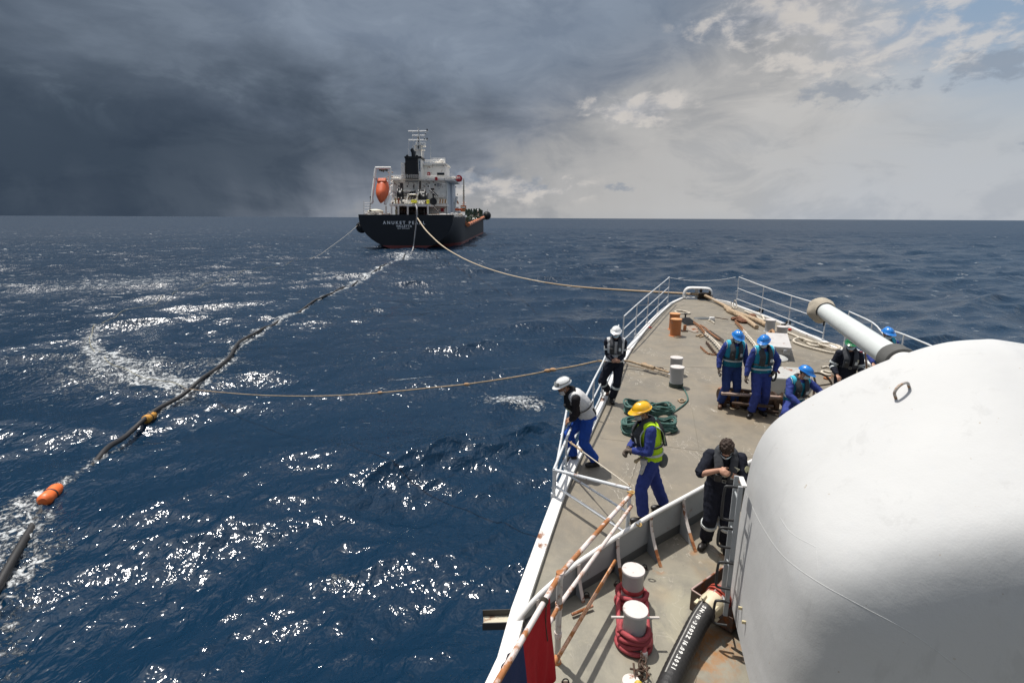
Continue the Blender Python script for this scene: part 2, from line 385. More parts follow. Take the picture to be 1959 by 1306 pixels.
def build_sea():
    rr = [1.5]
    while rr[-1] < 60000:
        r = rr[-1]; q = 1.0062 if r < 90 else (1.010 if r < 450 else (1.05 if r < 1500 else 1.35)); rr.append(r*q + (.02 if r < 12 else 0))
    rr = np.array(rr)
    aa = np.concatenate([np.linspace(-PI, R(-66), 34, endpoint=False), np.linspace(R(-66), R(62), 600, endpoint=False), np.linspace(R(62), PI, 34, endpoint=False)])
    A, RR = np.meshgrid(aa, rr); X = RR*np.sin(A); Y = RR*np.cos(A)
    da = np.where((A > R(-66)) & (A < R(62)), R(128)/600, R(114)/34)
    cell = np.maximum(RR*.0066, RR*da)
    Z, DX, DY, S = waves(X, Y, cell)
    fade = np.clip(2.2 - RR/900, 0, 1)
    Z *= fade; DX *= fade; DY *= fade
    nr, na = X.shape
    foam = np.zeros_like(X)
    near = RR < 320
    hd, hs, ht = dist_to(hose_path, X[near], Y[near]); d2 = np.full_like(X, 1e9); s2 = np.zeros_like(X); t2 = np.zeros_like(X); d2[near] = hd; s2[near] = hs; t2[near] = ht
    # wash along the hose, broad where it tears through the water at the near end
    wdt = .22 + .45*np.clip((RR - 25)/60, 0, 2) + .9*np.clip((21 - RR)/4, 0, 1)
    patch = .55 + .45*np.sin(t2*57 + 1)*np.sin(t2*23)
    foam += np.exp(-(d2/(wdt))**2)*(.66 + .5*patch + .25*(RR > 38))
    foam += np.exp(-((d2 - .5)/.8)**2)*(RR < 20.5)*(s2 < 0)*1.1
    foam += .34*np.exp(-(d2/(wdt*5.5))**2)*(RR > 22)*(patch > .45)
    rd, rs_, rt = dist_to(rope_path, X[near], Y[near]); d3 = np.full_like(X, 1e9); t3 = np.zeros_like(X); d3[near] = rd; t3[near] = rt
    foam += np.exp(-(d3/(.55))**2)*np.clip(1.5 - t3*2.4, 0, 1)*1.5 + .42*np.exp(-(d3/.45)**2)*np.clip(t3, .25, 1)*.5 + .33*np.exp(-(d3/3.2)**2)*np.clip(1.1 - t3*1.6, 0, 1)
    for px, py, ra, st in ((790, 725, 1.0, .8), (960, 757, 1.1, .75), (1015, 765, .8, .65), (380, 640, 5, .2), (290, 700, 4, .2), (120, 720, 5, .32), (200, 540, 12, .36), (400, 530, 10, .3), (80, 560, 12, .3), (1000, 448, 8, .45), (720, 640, 4, .25), (600, 700, 3, .25),
                           (650, 1100, .4, .5), (760, 490, 9, .3), (850, 485, 10, .3), (720, 482, 6, .3), (900, 462, 8, .3)):
        p = sea_at(px, py); e = ((X - p.x)/(ra*1.6))**2 + ((Y - p.y)/ra)**2; foam += np.exp(-e)*st*1.3
    foam = np.minimum(foam, 1.1); crest = S*1.0
    foam += np.clip((crest - .42)*1.3, 0, .32)*np.clip(RR/14, .25, 1)
    Z += .05*np.exp(-(d2/.5)**2)*(RR < 80)*np.sin(X*9 + 3*np.sin(Y*7)) * (foam > .4)
    me = bpy.data.meshes.new('sea')
    V = np.stack([X + DX*fade, Y + DY*fade, Z], -1).reshape(-1, 3).astype('f')
    V = np.vstack([V, [[0, 0, 0]]]).astype('f')
    i = np.arange(nr - 1)[:, None]; j = np.arange(na)[None, :]; jn = (j + 1) % na
    F = np.stack([i*na + j, i*na + jn, (i+1)*na + jn, (i+1)*na + j], -1).reshape(-1, 4)[:, ::-1]
    cf = np.stack([np.full(na, nr*na), jn[0], j[0]], -1)
    nq = len(F); nt = len(cf)
    me.vertices.add(len(V)); me.vertices.foreach_set('co', V.ravel())
    me.loops.add(nq*4 + nt*3); me.loops.foreach_set('vertex_index', np.concatenate([F.ravel(), cf.ravel()]).astype('i'))
    me.polygons.add(nq + nt); me.polygons.foreach_set('loop_start', np.concatenate([np.arange(nq)*4, nq*4 + np.arange(nt)*3]).astype('i'))
    me.polygons.foreach_set('loop_total', np.concatenate([np.full(nq, 4), np.full(nt, 3)]).astype('i'))
    me.update(); me.validate()
    at_ = me.attributes.new('foam', 'FLOAT', 'POINT'); at_.data.foreach_set('value', np.append(foam.ravel(), 0).astype('f'))
    me.polygons.foreach_set('use_smooth', [True]*(nq + nt))
    if me.polygons[nq//2].normal.z < 0: me.flip_normals()
    return me
sm = bpy.data.materials.new('sea_water'); sm.use_nodes = True; t = NT(sm.node_tree); b = t.n['Principled BSDF']
co = t.coord('Object')
b.inputs['IOR'].default_value = 1.333; b.inputs['Specular IOR Level'].default_value = .5
at_ = t.n.new('ShaderNodeAttribute'); at_.attribute_name = 'foam'; fo = at_.outputs['Fac']
cs = t.vmul(co, (1, 1, .2))
fine = t.mix(t.ss(t.m('MULTIPLY', t.sep(co)[1], 1.), 35., 80.), t.noise(cs, 6.5, 8, .72, .5), t.noise(t.vmul(cs, (.6, 1, 1)), 1.6, 9, .8, .3)); lace = t.noise(cs, 1.6, 8, .7, 1.2); far = t.noise(t.vmul(co, (.5, 1., 1)), .9, 7, .62, .2)
fm = t.m('ADD', fo, t.m('MULTIPLY', t.m('SUBTRACT', fine, .5), 3.4)); fm = t.m('ADD', fm, t.m('MULTIPLY', t.m('SUBTRACT', lace, .5), 2.6))
fm = t.m('MULTIPLY', t.ss(fm, .80, 1.35), t.ss(fo, .04, .2))
cdn = t.n.new('ShaderNodeVectorMath'); cdn.operation = 'LENGTH'; t.l.new(co, cdn.inputs[0]); dist = cdn.outputs['Value']
patchy = t.ss(t.noise(t.vmul(co, (.6, 1, 1)), .07, 4, .6, .5), .42, .62, .25, 1.)
fleck = t.m('MULTIPLY', t.ss(far, .615, .70), t.m('MULTIPLY', patchy, t.ss(dist, 35., 70., 0., .75)))
glit = t.m('MULTIPLY', t.ss(t.noise(t.vmul(co, (.6, 1, 1)), 3.1, 7, .66, .3), .635, .71), t.m('MULTIPLY', patchy, t.ss(dist, 15., 34., 0., .85))); fleck = t.m('MAXIMUM', fleck, glit)  # pale flecks: sun sparkle painted into the water colour, along with tiny foam
fleck2 = t.m('MULTIPLY', t.ss(t.noise(t.vmul(co, (.16, .34, 1)), 1., 8, .64, .3), .665, .72), t.ss(dist, 70., 200., 0., .7))  # the same painted sparkle and whitecaps farther out
fm = t.m('MAXIMUM', fm, t.m('MAXIMUM', fleck, fleck2))
deep = t.mix(t.noise(co, .05, 3, .5), (.0022, .015, .036), (.0036, .024, .053))
t.put(b.inputs['Base Color'], t.mix(fm, deep, t.mix(t.noise(cs, 3.2, 7, .75, .8), (.18, .22, .25), (.80, .80, .78))))
t.put(b.inputs['Roughness'], t.m('ADD', t.m('ADD', t.ss(dist, 12., 80., .095, .28), t.ss(dist, 60., 400., 0., .13)), t.m('MULTIPLY', fm, .45)))
b1 = t.n.new('ShaderNodeBump'); b1.inputs['Distance'].default_value = .10; b1.inputs['Strength'].default_value = .9
rip = t.m('ADD', t.noise(t.vmul(co, (1., .75, 1)), 3.0, 2.5, .5, .5), t.m('MULTIPLY', t.noise(co, .85, 4, .55, .4), t.ss(dist, 25., 90., .8, 3.)))
rip = t.m('ADD', rip, t.m('MULTIPLY', t.noise(t.vmul(co, (.55, 1., 1)), .16, 4, .55, .3), t.ss(dist, 90., 500., 0., 7.)))
t.put(b1.inputs['Height'], t.m('ADD', rip, t.m('MULTIPLY', fm, .4))); t.l.new(b1.outputs[0], b.inputs['Normal'])
seao = bpy.data.objects.new('sea', build_sea()); seao.data.materials.append(sm); col.objects.link(seao); tag(seao, kind='structure')

# ================================================================== OUR SHIP: DECK AND HULL
M_white = mat('white_paint', (.74, .73, .70), .42, var=.05, bump=.15, rust=.18, rs=2.2, dirt=.22)
M_rail = mat('rail_paint', (.62, .64, .65), .4, var=.06, rust=.14, rs=7, dirt=.15)
M_railrust = mat('rusty_rail_paint', (.70, .62, .58), .5, var=.08, rust=.48, rs=3.2, rc=(.46, .18, .06), dirt=.2)
M_grey = mat('grey_paint', (.33, .35, .36), .45, var=.07, bump=.15, rust=.12, rs=4, dirt=.25)
M_lgrey = mat('light_grey_paint', (.50, .51, .50), .45, var=.06, bump=.12, rust=.15, rs=4, dirt=.2)
M_black = mat('black_steel', (.022, .022, .023), .5, var=.2, bump=.2)
M_rust = mat('rust', (.16, .062, .028), .85, var=.45, vs=9, bump=.8, bs=60)
M_orange = mat('orange_primer', (.50, .19, .065), .6, var=.15, bump=.2, rust=.15, rs=5)
M_rope = mat('hemp_rope', (.42, .31, .20), .9, var=.25, vs=18, bump=.6, bs=90, dirt=.4)
M_ropew = mat('white_rope', (.60, .54, .44), .9, var=.2, vs=18, bump=.6, bs=90, dirt=.3)
M_green = mat('green_rope', (.050, .125, .105), .65, var=.3, vs=20, bump=.5, bs=90)
M_red = mat('red_rope', (.36, .055, .065), .75, var=.25, vs=16, bump=.6, bs=70, dirt=.3)
M_rub = mat('black_rubber', (.02, .019, .019), .55, var=.25, vs=9, bump=.5, bs=45, dirt=.2)

dm = bpy.data.materials.new('deck_paint'); dm.use_nodes = True; t = NT(dm.node_tree); b = t.n['Principled BSDF']; co = t.coord('Object')
X_, Y_, Z_ = t.sep(co)
big = t.noise(co, .45, 6, .6, .6); mid = t.noise(co, 2.3, 8, .65, .3); fin = t.noise(co, 26., 5, .7); 
base = t.mix(t.ss(big, .32, .68), (.162, .144, .114), (.216, .190, .149))
base = t.mix(t.m('MULTIPLY', t.ss(mid, .42, .62), .5), base, (.265, .225, .165))
base = t.mix(t.m('MULTIPLY', t.ss(t.noise(co, .8, 5, .6, 1.), .55, .7), .45), base, (.165, .155, .130))
base = t.mix(t.m('MULTIPLY', t.ss(fin, .58, .72), .35), base, (.34, .33, .30))
nearw = t.ss(Y_, 6.6, 5.0)
spots = t.ss(t.noise(co, 5.2, 6, .72, .2), .665, .70)
base = t.mix(t.m('MULTIPLY', nearw, .75), base, t.mix(t.ss(mid, .4, .6), (.215, .205, .165), (.275, .260, .205)))
base = t.mix(t.m('MULTIPLY', spots, t.m('ADD', .25, t.m('MULTIPLY', nearw, .4))), base, (.12, .105, .08))
base = t.mix(t.m('MULTIPLY', t.m('MULTIPLY', t.ss(t.noise(co, 1.1, 7, .7, .8), .56, .66), nearw), .6), base, (.33, .305, .22))
# rust stains with their own places: under the hose tray and by the anchor gear
def blob(cx, cy, r, stretch=1.):
    return t.ss(t.m('ADD', t.m('SQRT', t.m('ADD', t.m('POWER', t.m('MULTIPLY', t.m('SUBTRACT', X_, cx), stretch), 2), t.m('POWER', t.m('SUBTRACT', Y_, cy), 2))),
                     t.m('MULTIPLY', t.m('SUBTRACT', mid, .5), 1.6*r)), r, r*.15)
for (px, py, r, k) in ((1372, 1235, .42, .95), (1350, 1265, .38, .6), (1440, 790, 1.15, .42), (1385, 745, .7, .35), (1360, 1090, .35, .5), (1262, 1090, .12, .7), (1328, 1056, .10, .7), (1210, 1250, .2, .3), (1500, 760, .9, .4), (1395, 1060, .3, .7), (1265, 1135, .25, .25)):
    p = at(px, py)
    st = t.ss(t.noise(co, 7, 7, .7, .4), .38, .60) if k > .5 else t.ss(mid, .3, .6)
    base = t.mix(t.m('MULTIPLY', t.m('MULTIPLY', blob(p.x, p.y, r), st), k), base, (.33, .15, .045) if k > .5 else (.30, .20, .10))
# chalky scuffs
scr = t.noise(t.comb(t.m('MULTIPLY', X_, 1.7), t.m('MULTIPLY', Y_, .8), 0), 1.2, 3, .5, 2.5)
line = t.m('MULTIPLY', t.ss(t.m('ABSOLUTE', t.m('SUBTRACT', scr, .5)), .0065, .001), t.ss(t.noise(co, 1.1, 3, .5), .52, .60))
base = t.mix(t.m('MULTIPLY', line, t.m('SUBTRACT', .75, t.m('MULTIPLY', nearw, .6))), base, (.60, .56, .48))
t.put(b.inputs['Base Color'], base); t.put(b.inputs['Roughness'], t.ss(big, .3, .7, .62, .48))
b.inputs['Specular IOR Level'].default_value = .4
bn = t.n.new('ShaderNodeBump'); bn.inputs['Strength'].default_value = .35; bn.inputs['Distance'].default_value = .012
t.put(bn.inputs['Height'], t.m('ADD', t.m('MULTIPLY', fin, .5), t.m('MULTIPLY', t.noise(co, 90, 2, .5), .5))); t.l.new(bn.outputs[0], b.inputs['Normal'])

port_px = [(1303, 572), (1278, 585), (1238, 622), (1194, 678), (1149, 765), (1098, 870), (1062, 950), (980, 1174), (937, 1306)]
port = [at(*p) for p in port_px]
tipL, tipR = port[0], at(1364, 574)
star_px = [(1364, 574), (1395, 580), (1423, 591), (1479, 612), (1542, 640), (1567, 650), (1621, 677)]
star = [at(*p) for p in star_px]
axp = lambda p: (p.dot(SU), p.dot(SV))
# carry both edges aft, gently parallel to the keel
pa, pc = axp(port[-1])
for k, (da, dc) in enumerate(((3, -.55), (8, -1.0), (16, -1.2))):
    q = ship(pa - da, pc + dc, 0); q.z = deckz(q.y); port.append(q)
sa, sc_ = axp(star[-1])
for k, (da, dc) in enumerate(((2, .45), (5, .95), (9, 1.25), (14, 1.4), (sa - pa + 16, 1.5))):
    q = ship(sa - da, sc_ + dc, 0); q.z = deckz(q.y); star.append(q)
def byaxis(path, a):
    """point of an edge polyline at axis position a (metres along the keel)"""
    for p, q in zip(path[:-1], path[1:]):
        ap, aq = axp(p)[0], axp(q)[0]
        if (ap - a)*(aq - a) <= 0 and ap != aq: return p.lerp(q, (ap - a)/(ap - aq))
    return path[0] if a > axp(path[0])[0] else path[-1]
portS = spline(port, 6); starS = spline(star, 6)
a0 = min(axp(tipL)[0], axp(tipR)[0]); a1 = max(axp(portS[-1])[0], axp(starS[-1])[0])
stn = [a0 - (a0 - a1)*(k/120)**1.0 for k in range(121)]
PL = [byaxis(portS, a) for a in stn]; ST = [byaxis(starS, a) for a in stn]
mb = MB(); rows = []
for p, s_ in zip(PL, ST):
    row = []
    for k in range(13):
        q = p.lerp(s_, k/12); q.z = deckz(q.y); row.append(q)
    rows.append(row)
mb.grid(rows); mb.grid([[tipL, tipR], [PL[0], ST[0]]]) if (tipL - PL[0]).length + (tipR - ST[0]).length > .02 else None
deck = mb.build('deck', dm); tag(deck, kind='structure')
# hull: flared sides down to below the water
mb = MB()
for E, sgn in ((PL, -1), (ST, 1)):
    rows = []
    for k, p in enumerate(E):
        fl = .95*max(0, 1 - k/60) + .15; row = []
        for q in range(7):
            u_ = q/6; o = -sgn*SV*(fl*1.9*u_**.8); row.append(Vector((p.x, p.y, p.z*(1 - u_) - 1.2*u_ - .002)) + o)
        rows.append(row)
    mb.grid(rows)
n = 7
mb.grid([[PL[0].lerp(ST[0], k/4) + Vector((0, 0, -.002)) for k in range(5)], [PL[0].lerp(ST[0], k/4) + Vector((0, 0, -6)) - SU*3 for k in range(5)]])
hull = mb.build('hull', M_lgrey); tag(hull, kind='structure')
# white raised waterway bar along both edges
for E, sgn in ((PL, -1), (ST, 1)):
    O = [p + SV*sgn*.015 + Vector((0, 0, .004)) for p in E]
    I = [p - SV*sgn*(.105 + .05*min(1, k/30)) + Vector((0, 0, .004)) for k, p in enumerate(E)]
    sill = MB().strip(O, I, (0, 0, .075)).build('waterway_sill', M_white, bevel=.006); tag(sill, kind='structure')
# weld seams between deck plates, thin raised beads
mb = MB()
for (pa_, pb_) in (((1208, 584), (1400, 584)), ((1150, 838), (1450, 876)), ((1255, 766), (1180, 1010)), ((1322, 770), (1345, 905)), ((1180, 700), (1500, 705)), ((1375, 1060), (1330, 1306)), ((1185, 1120), (1250, 1306)), ((1500, 700), (1640, 760)), ((1286, 584), (1404, 584))):
    A, B = at(*pa_, .001), at(*pb_, .001)
    L_ = [A.lerp(B, k/24) for k in range(25)]
    for q in L_: q.z = deckz(q.y) + .001
    mb.tube(L_, .0055, 5)
seam = mb.build('deck_weld', dm); tag(seam, kind='structure')

# ================================================================== GUARD RAILS
def guard_rail(posts, fr, label, m=M_rail, r=.021, group='guard rails along the deck edge', bend=None, foot=True, px_top=None, skip=()):
    """posts: (base px, base py, top py); fr: heights of the rails as fractions"""
    B = []; H = []
    for bx, by, ty in posts:
        b = at(bx, by); 
        d = ray(bx, ty); tt = b.y/d.y; top = CAM + d*tt; B.append(b); H.append(max(.2, top.z - b.z))
    g = thing('guard_rail', B[0], label, 'railing', group)
    for k, (b, h) in enumerate(zip(B, H)):
        if k in skip: continue
        MB().tube([b + Vector((0, 0, .0)), b + Vector((0, 0, h))], r*.92, 10).build('post', m, g)
        if foot: MB().box(b + Vector((0, 0, .07)), (.07, .05, .14)).build('post_foot', m, g, bevel=.005)
    for f in fr:
        P = [b + Vector((0, 0, h*f)) for b, h in zip(B, H)]
        if bend and f == fr[0]: P = P[:-1] + [P[-1] + Vector((0, 0, 0))]
        MB().tube(spline(P, 3) if len(P) > 2 else P, r if f > .9 else r*.82, 10).build('rail', m, g)
    return g, B, H
guard_rail([(1277, 581, 530), (1258, 600, 546), (1237, 622, 563), (1215, 645, 582), (1190, 670, 605)], (1., .62, .28), 'white three bar guard rail on the port side running up to the bow')
guard_rail([(1180, 690, 622), (1151, 762, 690), (1133, 800, 726), (1100, 868, 797), (1082, 905, 838), (1058, 958, 898)], (1., .5, .12), 'white port guard rail that the two men in white helmets lean on', skip=(3,))
G = 'starboard guard rails'
guard_rail([(1408, 586, 530), (1455, 604, 548), (1507, 626, 566), (1573, 655, 586)], (1., .62, .26), 'thin white guard rail on the starboard bow left of the gun muzzle', group=G)
guard_rail([(1612, 676, 596), (1655, 700, 617), (1678, 712, 640)], (1., .6, .26), 'short white starboard guard rail behind the gun barrel', group=G)
guard_rail([(1692, 722, 633), (1712, 735, 640), (1780, 775, 670), (1850, 815, 705)], (1., .6, .26), 'white starboard guard rail beyond the gun turret roof', group=G)
# slack wire between the two bow rails, and a low wire on the port bow
A = at(1277, 581); dA = ray(1277, 530); A = CAM + dA*(A.y/dA.y); B_ = at(1408, 586); dB = ray(1408, 530); B_ = CAM + dB*(B_.y/dB.y)
P = [A.lerp(B_, k/20) - Vector((0, 0, .17*4*(k/20)*(1 - k/20))) for k in range(21)]
tag(MB().tube(P, .011, 6).build('wire', M_rail), 'thin grey wire sagging across the bow between the two guard rails', 'wire')
a = at(1278, 583, .25); b = at(1306, 570, .3)
tag(MB().tube([a, b], .011, 6).build('wire', M_rail), 'short white wire low down between port rail and bow chock', 'wire')
a = at(1362, 572, .35); b = at(1408, 586, .3)
tag(MB().tube([a, b], .011, 6).build('wire', M_rail), 'short white wire from the bow chock to the starboard rail', 'wire')

# cross rail inboard from the port edge
def P3(px, py, h): return at(px, py, h)
tl = at(1058, 958); d = ray(1063, 899); tlp = CAM + d*(tl.y/d.y)
trp = P3(1205, 935, .90); zt = deckz(trp.y)
cr = thing('cross_rail', tl, 'white four bar rail frame spanning from the port edge to the breakwater', 'railing', 'guard rails along the deck edge')
def frac(p, f): z0 = deckz(p.y); return Vector((p.x, p.y, z0 + (p.z - z0)*f))
MB().tube([tl, tlp], .021, 10).build('post', M_rail, cr)
MB().tube([Vector((trp.x, trp.y, zt)), trp], .026, 12).build('post', M_rail, cr)
MB().tube([tlp, tlp.lerp(trp, .93), trp], .024, 12).build('rail', M_rail, cr)
MB().tube([frac(tlp, .5), frac(trp, .28)], .019, 10).build('rail', M_rail, cr)
MB().tube([tlp.lerp(trp, .15), frac(trp, .62)], .016, 10).build('brace', M_rail, cr)
MB().tube([at(1083, 838, .0) + Vector((0, 0, .62)), tlp], .02, 10).build('brace', M_rail, cr)
# thin wire with a turnbuckle
d = ray(1083, 840); q0 = at(1082, 905); q0 = CAM + d*(q0.y/d.y)
wr = thing('lashing_wire', q0, 'thin pale wire with shackles from the port rail to the cross rail corner', 'wire')
q1 = trp + Vector((.02, 0, .02))
MB().tube([q0, q1], .009, 6).build('wire', M_ropew, wr)
MB().tube([q0.lerp(q1, .08), q0.lerp(q1, .3)], .016, 8).build('turnbuckle', M_rope, wr)
for f in (.1, .2, .28, .97): MB().tube([q0.lerp(q1, f) + Vector((0, math.sin(a)*.03, math.cos(a)*.03)) for a in np.linspace(0, 2*PI, 10)[:-1]], .007, 5, closed=True).build('shackle', M_rope, wr)

# rust streaked rail in the foreground
pb = at(1066, 1266); ptop = P3(1067, 1133, 1.05); ptop = Vector((pb.x, pb.y, ptop.z))
far = trp + Vector((.03, -.03, -.03))
ax_ = (ptop - far); nearp = ptop + ax_*1.1
def lower(p, h): return Vector((p.x, p.y, deckz(p.y) + h))
rr_ = thing('rust_streaked_rail', pb, 'pink white rail streaked with rust, in the foreground port corner', 'railing')
near2 = P3(950, 1306, 1.05); near3 = near2 + (near2 - ptop)*.9
MB().tube([far, far.lerp(ptop, .5), ptop, near2, near3], .026, 14).build('rail', M_railrust, rr_)
def off(h, extra=0): return [lower(far, h) , lower(ptop, h), lower(near2, h), lower(near3, h)]
o2 = off(.68); o3 = off(.34)
MB().tube([o2[0]] + [o2[1]] + o2[2:], .022, 12).build('rail', M_railrust, rr_)
MB().tube([P3(1177, 1072, .36), P3(1069, 1255, .34)], .02, 12).build('rail', mat('rail_orange_rust', (.62, .36, .22), .6, var=.2, rust=.6, rs=4, rc=(.55, .22, .07)), rr_)
MB().tube([P3(1067, 1255, .30), P3(1010, 1345, .1)], .03, 12).build('brace', M_orange, rr_)
MB().tube([pb, ptop + Vector((0, 0, .0))], .031, 14).build('post', mat('post_pale', (.60, .56, .50), .5, rust=.3, rs=5, dirt=.3), rr_)
for h in (.34, .68, 1.03): MB().tube([Vector((pb.x, pb.y, deckz(pb.y) + h - .03)), Vector((pb.x, pb.y, deckz(pb.y) + h + .03))], .038, 12).build('collar', M_railrust, rr_)
MB().lathe(pb, [(.001, 0), (.045, 0), (.04, .02), (.001, .02)], 14).build('post_foot', M_orange, rr_)
# cord lashings
for k, (px, py, h) in enumerate(((1050, 1157, 1.05), (1047, 1240, .68))):
    c = P3(px, py, h); L = ptop.lerp(near2, .25) - ptop; L.normalize(); c = (ptop.lerp(near2, .28) if k == 0 else lower(ptop, .68).lerp(lower(near2, .68), .2)); s1 = L.orthogonal().normalized(); s2 = L.cross(s1)
    P = [c + L*(.012*i/9) + (s1*math.cos(i*.7) + s2*math.sin(i*.7))*(.034 if k == 0 else .026) for i in range(40)]
    hang = [P[-1], P[-1] + Vector((0, 0, -.2)), P[-1] + Vector((.02, -.02, -.36))]
    tag(MB().tube(P + hang, .005, 6).build('cord', mat('dark_cord', (.06, .05, .035), .9)), ['dark cord whipped round the top bar of the rusty rail above the flag', 'black cord knotted round the middle bar beside the red flag'][k], 'cord')
# flag hanging along the rail
M_fr, M_fb, M_fw = cloth('flag_red', (.42, .012, .018), .06), cloth('flag_blue', (.02, .035, .10), .06), cloth('flag_navy', (.018, .022, .032), .06)
fl = thing('flag', ptop, 'red and navy blue cloth flag tied along the rusty foreground rail', 'flag')
fd = (near2 - ptop).normalized(); fn = Vector((-fd.y, fd.x, 0)).normalized()
def cloth_panel(s0, s1, top, drop, side, name, m, lean=0.):
    P = []; N = []
    for j in range(19):
        v = j/18; row = []; nn = []
        for i in range(25):
            s = s0 + (s1 - s0)*i/24; base_ = ptop + fd*s
            wv = .018*math.sin(s*16 + v*3) + .012*math.sin(s*31 + 2 - v*4)
            q = base_ + fn*(side*.012 + wv*v*1.3 + lean*v) + Vector((0, 0, top - drop*v)); row.append(q); nn.append(fn)
        P.append(row); N.append(nn)
    MB().shell(P, N, .003).build(name, m, fl)
cloth_panel(.27, .84, -.03, .86, 1, 'red_panel', M_fr, .06)
cloth_panel(.84, 1.2, -.03, .86, 1, 'blue_panel', M_fb, .06)
cloth_panel(1.2, 2.2, -.03, .86, 1, 'blue_panel', M_fb, .06)
cloth_panel(.26, 2.2, -.02, .20, -1, 'dark_hem', M_fw, -.10)

# ================================================================== BREAKWATER
bwpx = [(984, 1199), (1006, 1188), (1030, 1178), (1065, 1158), (1102, 1136), (1140, 1114), (1176, 1092), (1238, 1054), (1300, 1018), (1363, 980), (1440, 935), (1540, 880)]
bwh = [.03, .15, .27, .36, .42, .46, .49, .52, .53, .53, .53, .53]
bp = [at(*p) for p in bwpx]
bw = thing('breakwater', bp[6], 'grey steel breakwater plate with curved brackets and a white rounded top edge', 'breakwater')
bS = spline([Vector((p.x, p.y, 0)) + Vector((0, 0, h)) for p, h in zip(bp, bwh)], 6)
nrm = Vector((-SU.x, -SU.y, 0))
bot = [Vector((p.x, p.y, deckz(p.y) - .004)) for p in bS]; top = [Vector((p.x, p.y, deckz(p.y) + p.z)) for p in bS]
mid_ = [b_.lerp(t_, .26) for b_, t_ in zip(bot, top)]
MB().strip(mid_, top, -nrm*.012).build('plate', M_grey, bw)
MB().strip(bot, mid_, -nrm*.012).build('plate_foot', mat('dark_grey_paint', (.09, .095, .095), .5, var=.1, dirt=.2), bw)  # dark foot paint, with the shadow band along the deck put into its colour
MB().tube(top, .030, 14).build('top_edge', M_white, bw)
M_dg = MATS['dark_grey_paint']; M_brk = mat('bracket_edge', (.66, .60, .55), .5, rust=.32, rs=6, dirt=.2); M_brko = mat('bracket_edge_rust', (.42, .20, .09), .7, rust=.5, rs=6)
for k, (px, py, fx, fy) in enumerate(((1300, 1018, 1331, 1055), (1238, 1054, 1264, 1084), (1176, 1092, 1190, 1114), (1102, 1136, 1116, 1152), (1026, 1179, 1031, 1186), (1366, 978, 1398, 1012))):
    b_ = at(px, py); i = min(range(len(bS)), key=lambda j: (Vector((bS[j].x, bS[j].y, 0)) - Vector((b_.x, b_.y, 0))).length)
    b0, t0 = bot[i], top[i]; f = at(fx, fy); f = Vector((f.x, f.y, deckz(f.y)))
    arm = f - b0; side = arm.cross(Vector((0, 0, 1))).normalized()
    curve = []
    for q in range(11):
        v = q/10; curve.append(t0.lerp(Vector((t0.x, t0.y, b0.z)), v) + arm*(v**1.7) + arm.normalized()*.03*(1 - v))
    web = [b0 + side*.003] + [t0 + side*.003] + [c + side*.003 for c in curve]
    MB().prism(web, -side*.006).build('bracket_web', M_grey if k != 0 else M_lgrey, bw, smooth=False)
    up = Vector((0, 0, .004))
    cut = 8
    MB().strip([c + side*.022 + up for c in curve[:cut]], [c - side*.022 + up for c in curve[:cut]], arm.normalized()*.006).build('bracket_flange', M_brk, bw, smooth=False)
    MB().strip([c + side*.022 + up for c in curve[cut-1:]], [c - side*.022 + up for c in curve[cut-1:]], arm.normalized()*.006).build('bracket_flange', M_brko if k < 3 else M_brk, bw, smooth=False)
# little yellow lashing loops on the top edge
for k, (px, py, h) in enumerate(((1221, 1003, .52), (1207, 941, 1.02))):
    c = P3(px, py, h); P = [c + SV*(math.cos(a)*.04) + SU*(math.sin(a)*.022) + Vector((0, 0, .01*math.sin(a*2))) for a in np.linspace(0, 2*PI, 16)[:-1]]
    tag(MB().tube(P, .009, 6, closed=True).build('lashing', mat('yellow_cord', (.55, .36, .12), .8)), ['yellow cord loop on the breakwater top edge beside the boot', 'yellow cord loop at the corner of the cross rail'][k], 'lashing')

# overboard chute
c0 = at(985, 1186); ou = (at(925, 1188) - c0); ou.z = 0; ou = ou.normalized(); ov = Vector((-ou.y, ou.x, 0)); upv = Vector((0, 0, 1))
ch = thing('overboard_chute', c0, 'short steel channel sticking out over the water at the port edge', 'chute')
ax3 = (ou, ov, upv); M_cream = mat('cream_paint', (.55, .50, .38), .5, rust=.2, dirt=.3)
MB().box(c0 + ou*.13 - upv*.02, (.44, .18, .012), ax3).build('channel_floor', M_cream, ch)
for s in (-1, 1):
    MB().box(c0 + ou*.13 + ov*s*.096 + upv*.02, (.46, .012, .09), ax3).build('channel_side', M_black, ch)
    MB().box(c0 - ou*.02 + ov*s*.087 + upv*.02, (.12, .006, .07), ax3).build('bracket', M_cream, ch)
    MB().lathe(c0 - ou*.04 + ov*s*.082 + upv*.02, [(0, 0), (.012, 0), (.012, .016), (0, .016)], 8, axis=ov*-s).build('bolt', M_rust, ch)

# ================================================================== BOLLARDS
def bollard(base, r, h, label, mside, mtop, group=None, foot=None, n=40, lip=.04):
    g = thing('bollard', base, label, 'bollard', group)
    MB().lathe(base, [(r*.98, -.01), (r*.96, .02), (r*.955, h*.9), (r*1.0, h*.935), (r*1.0, h - .012)], n).build('barrel', mside, g)
    MB().lathe(base + Vector((0, 0, h - .012)), [(r*1.035, 0), (r*1.045, .012), (r*1.01, .024), (r*.5, .028), (0.001, .030)], n).build('cap', mtop, g)
    if foot: MB().lathe(base, [(r*1.03, 0), (r*1.03, foot[0]), (r*.97, foot[0] + .004)], n).build('foot_band', foot[1], g)
    else: MB().lathe(base + Vector((0, 0, 0)), [(r*1.18, 0), (r*1.15, .012), (r*.98, .02)], n).build('foot_ring', mside, g)
    return g
M_bt = mat('bollard_top_white', (.60, .56, .53), .55, var=.05, rust=.16, rs=10, dirt=.3)
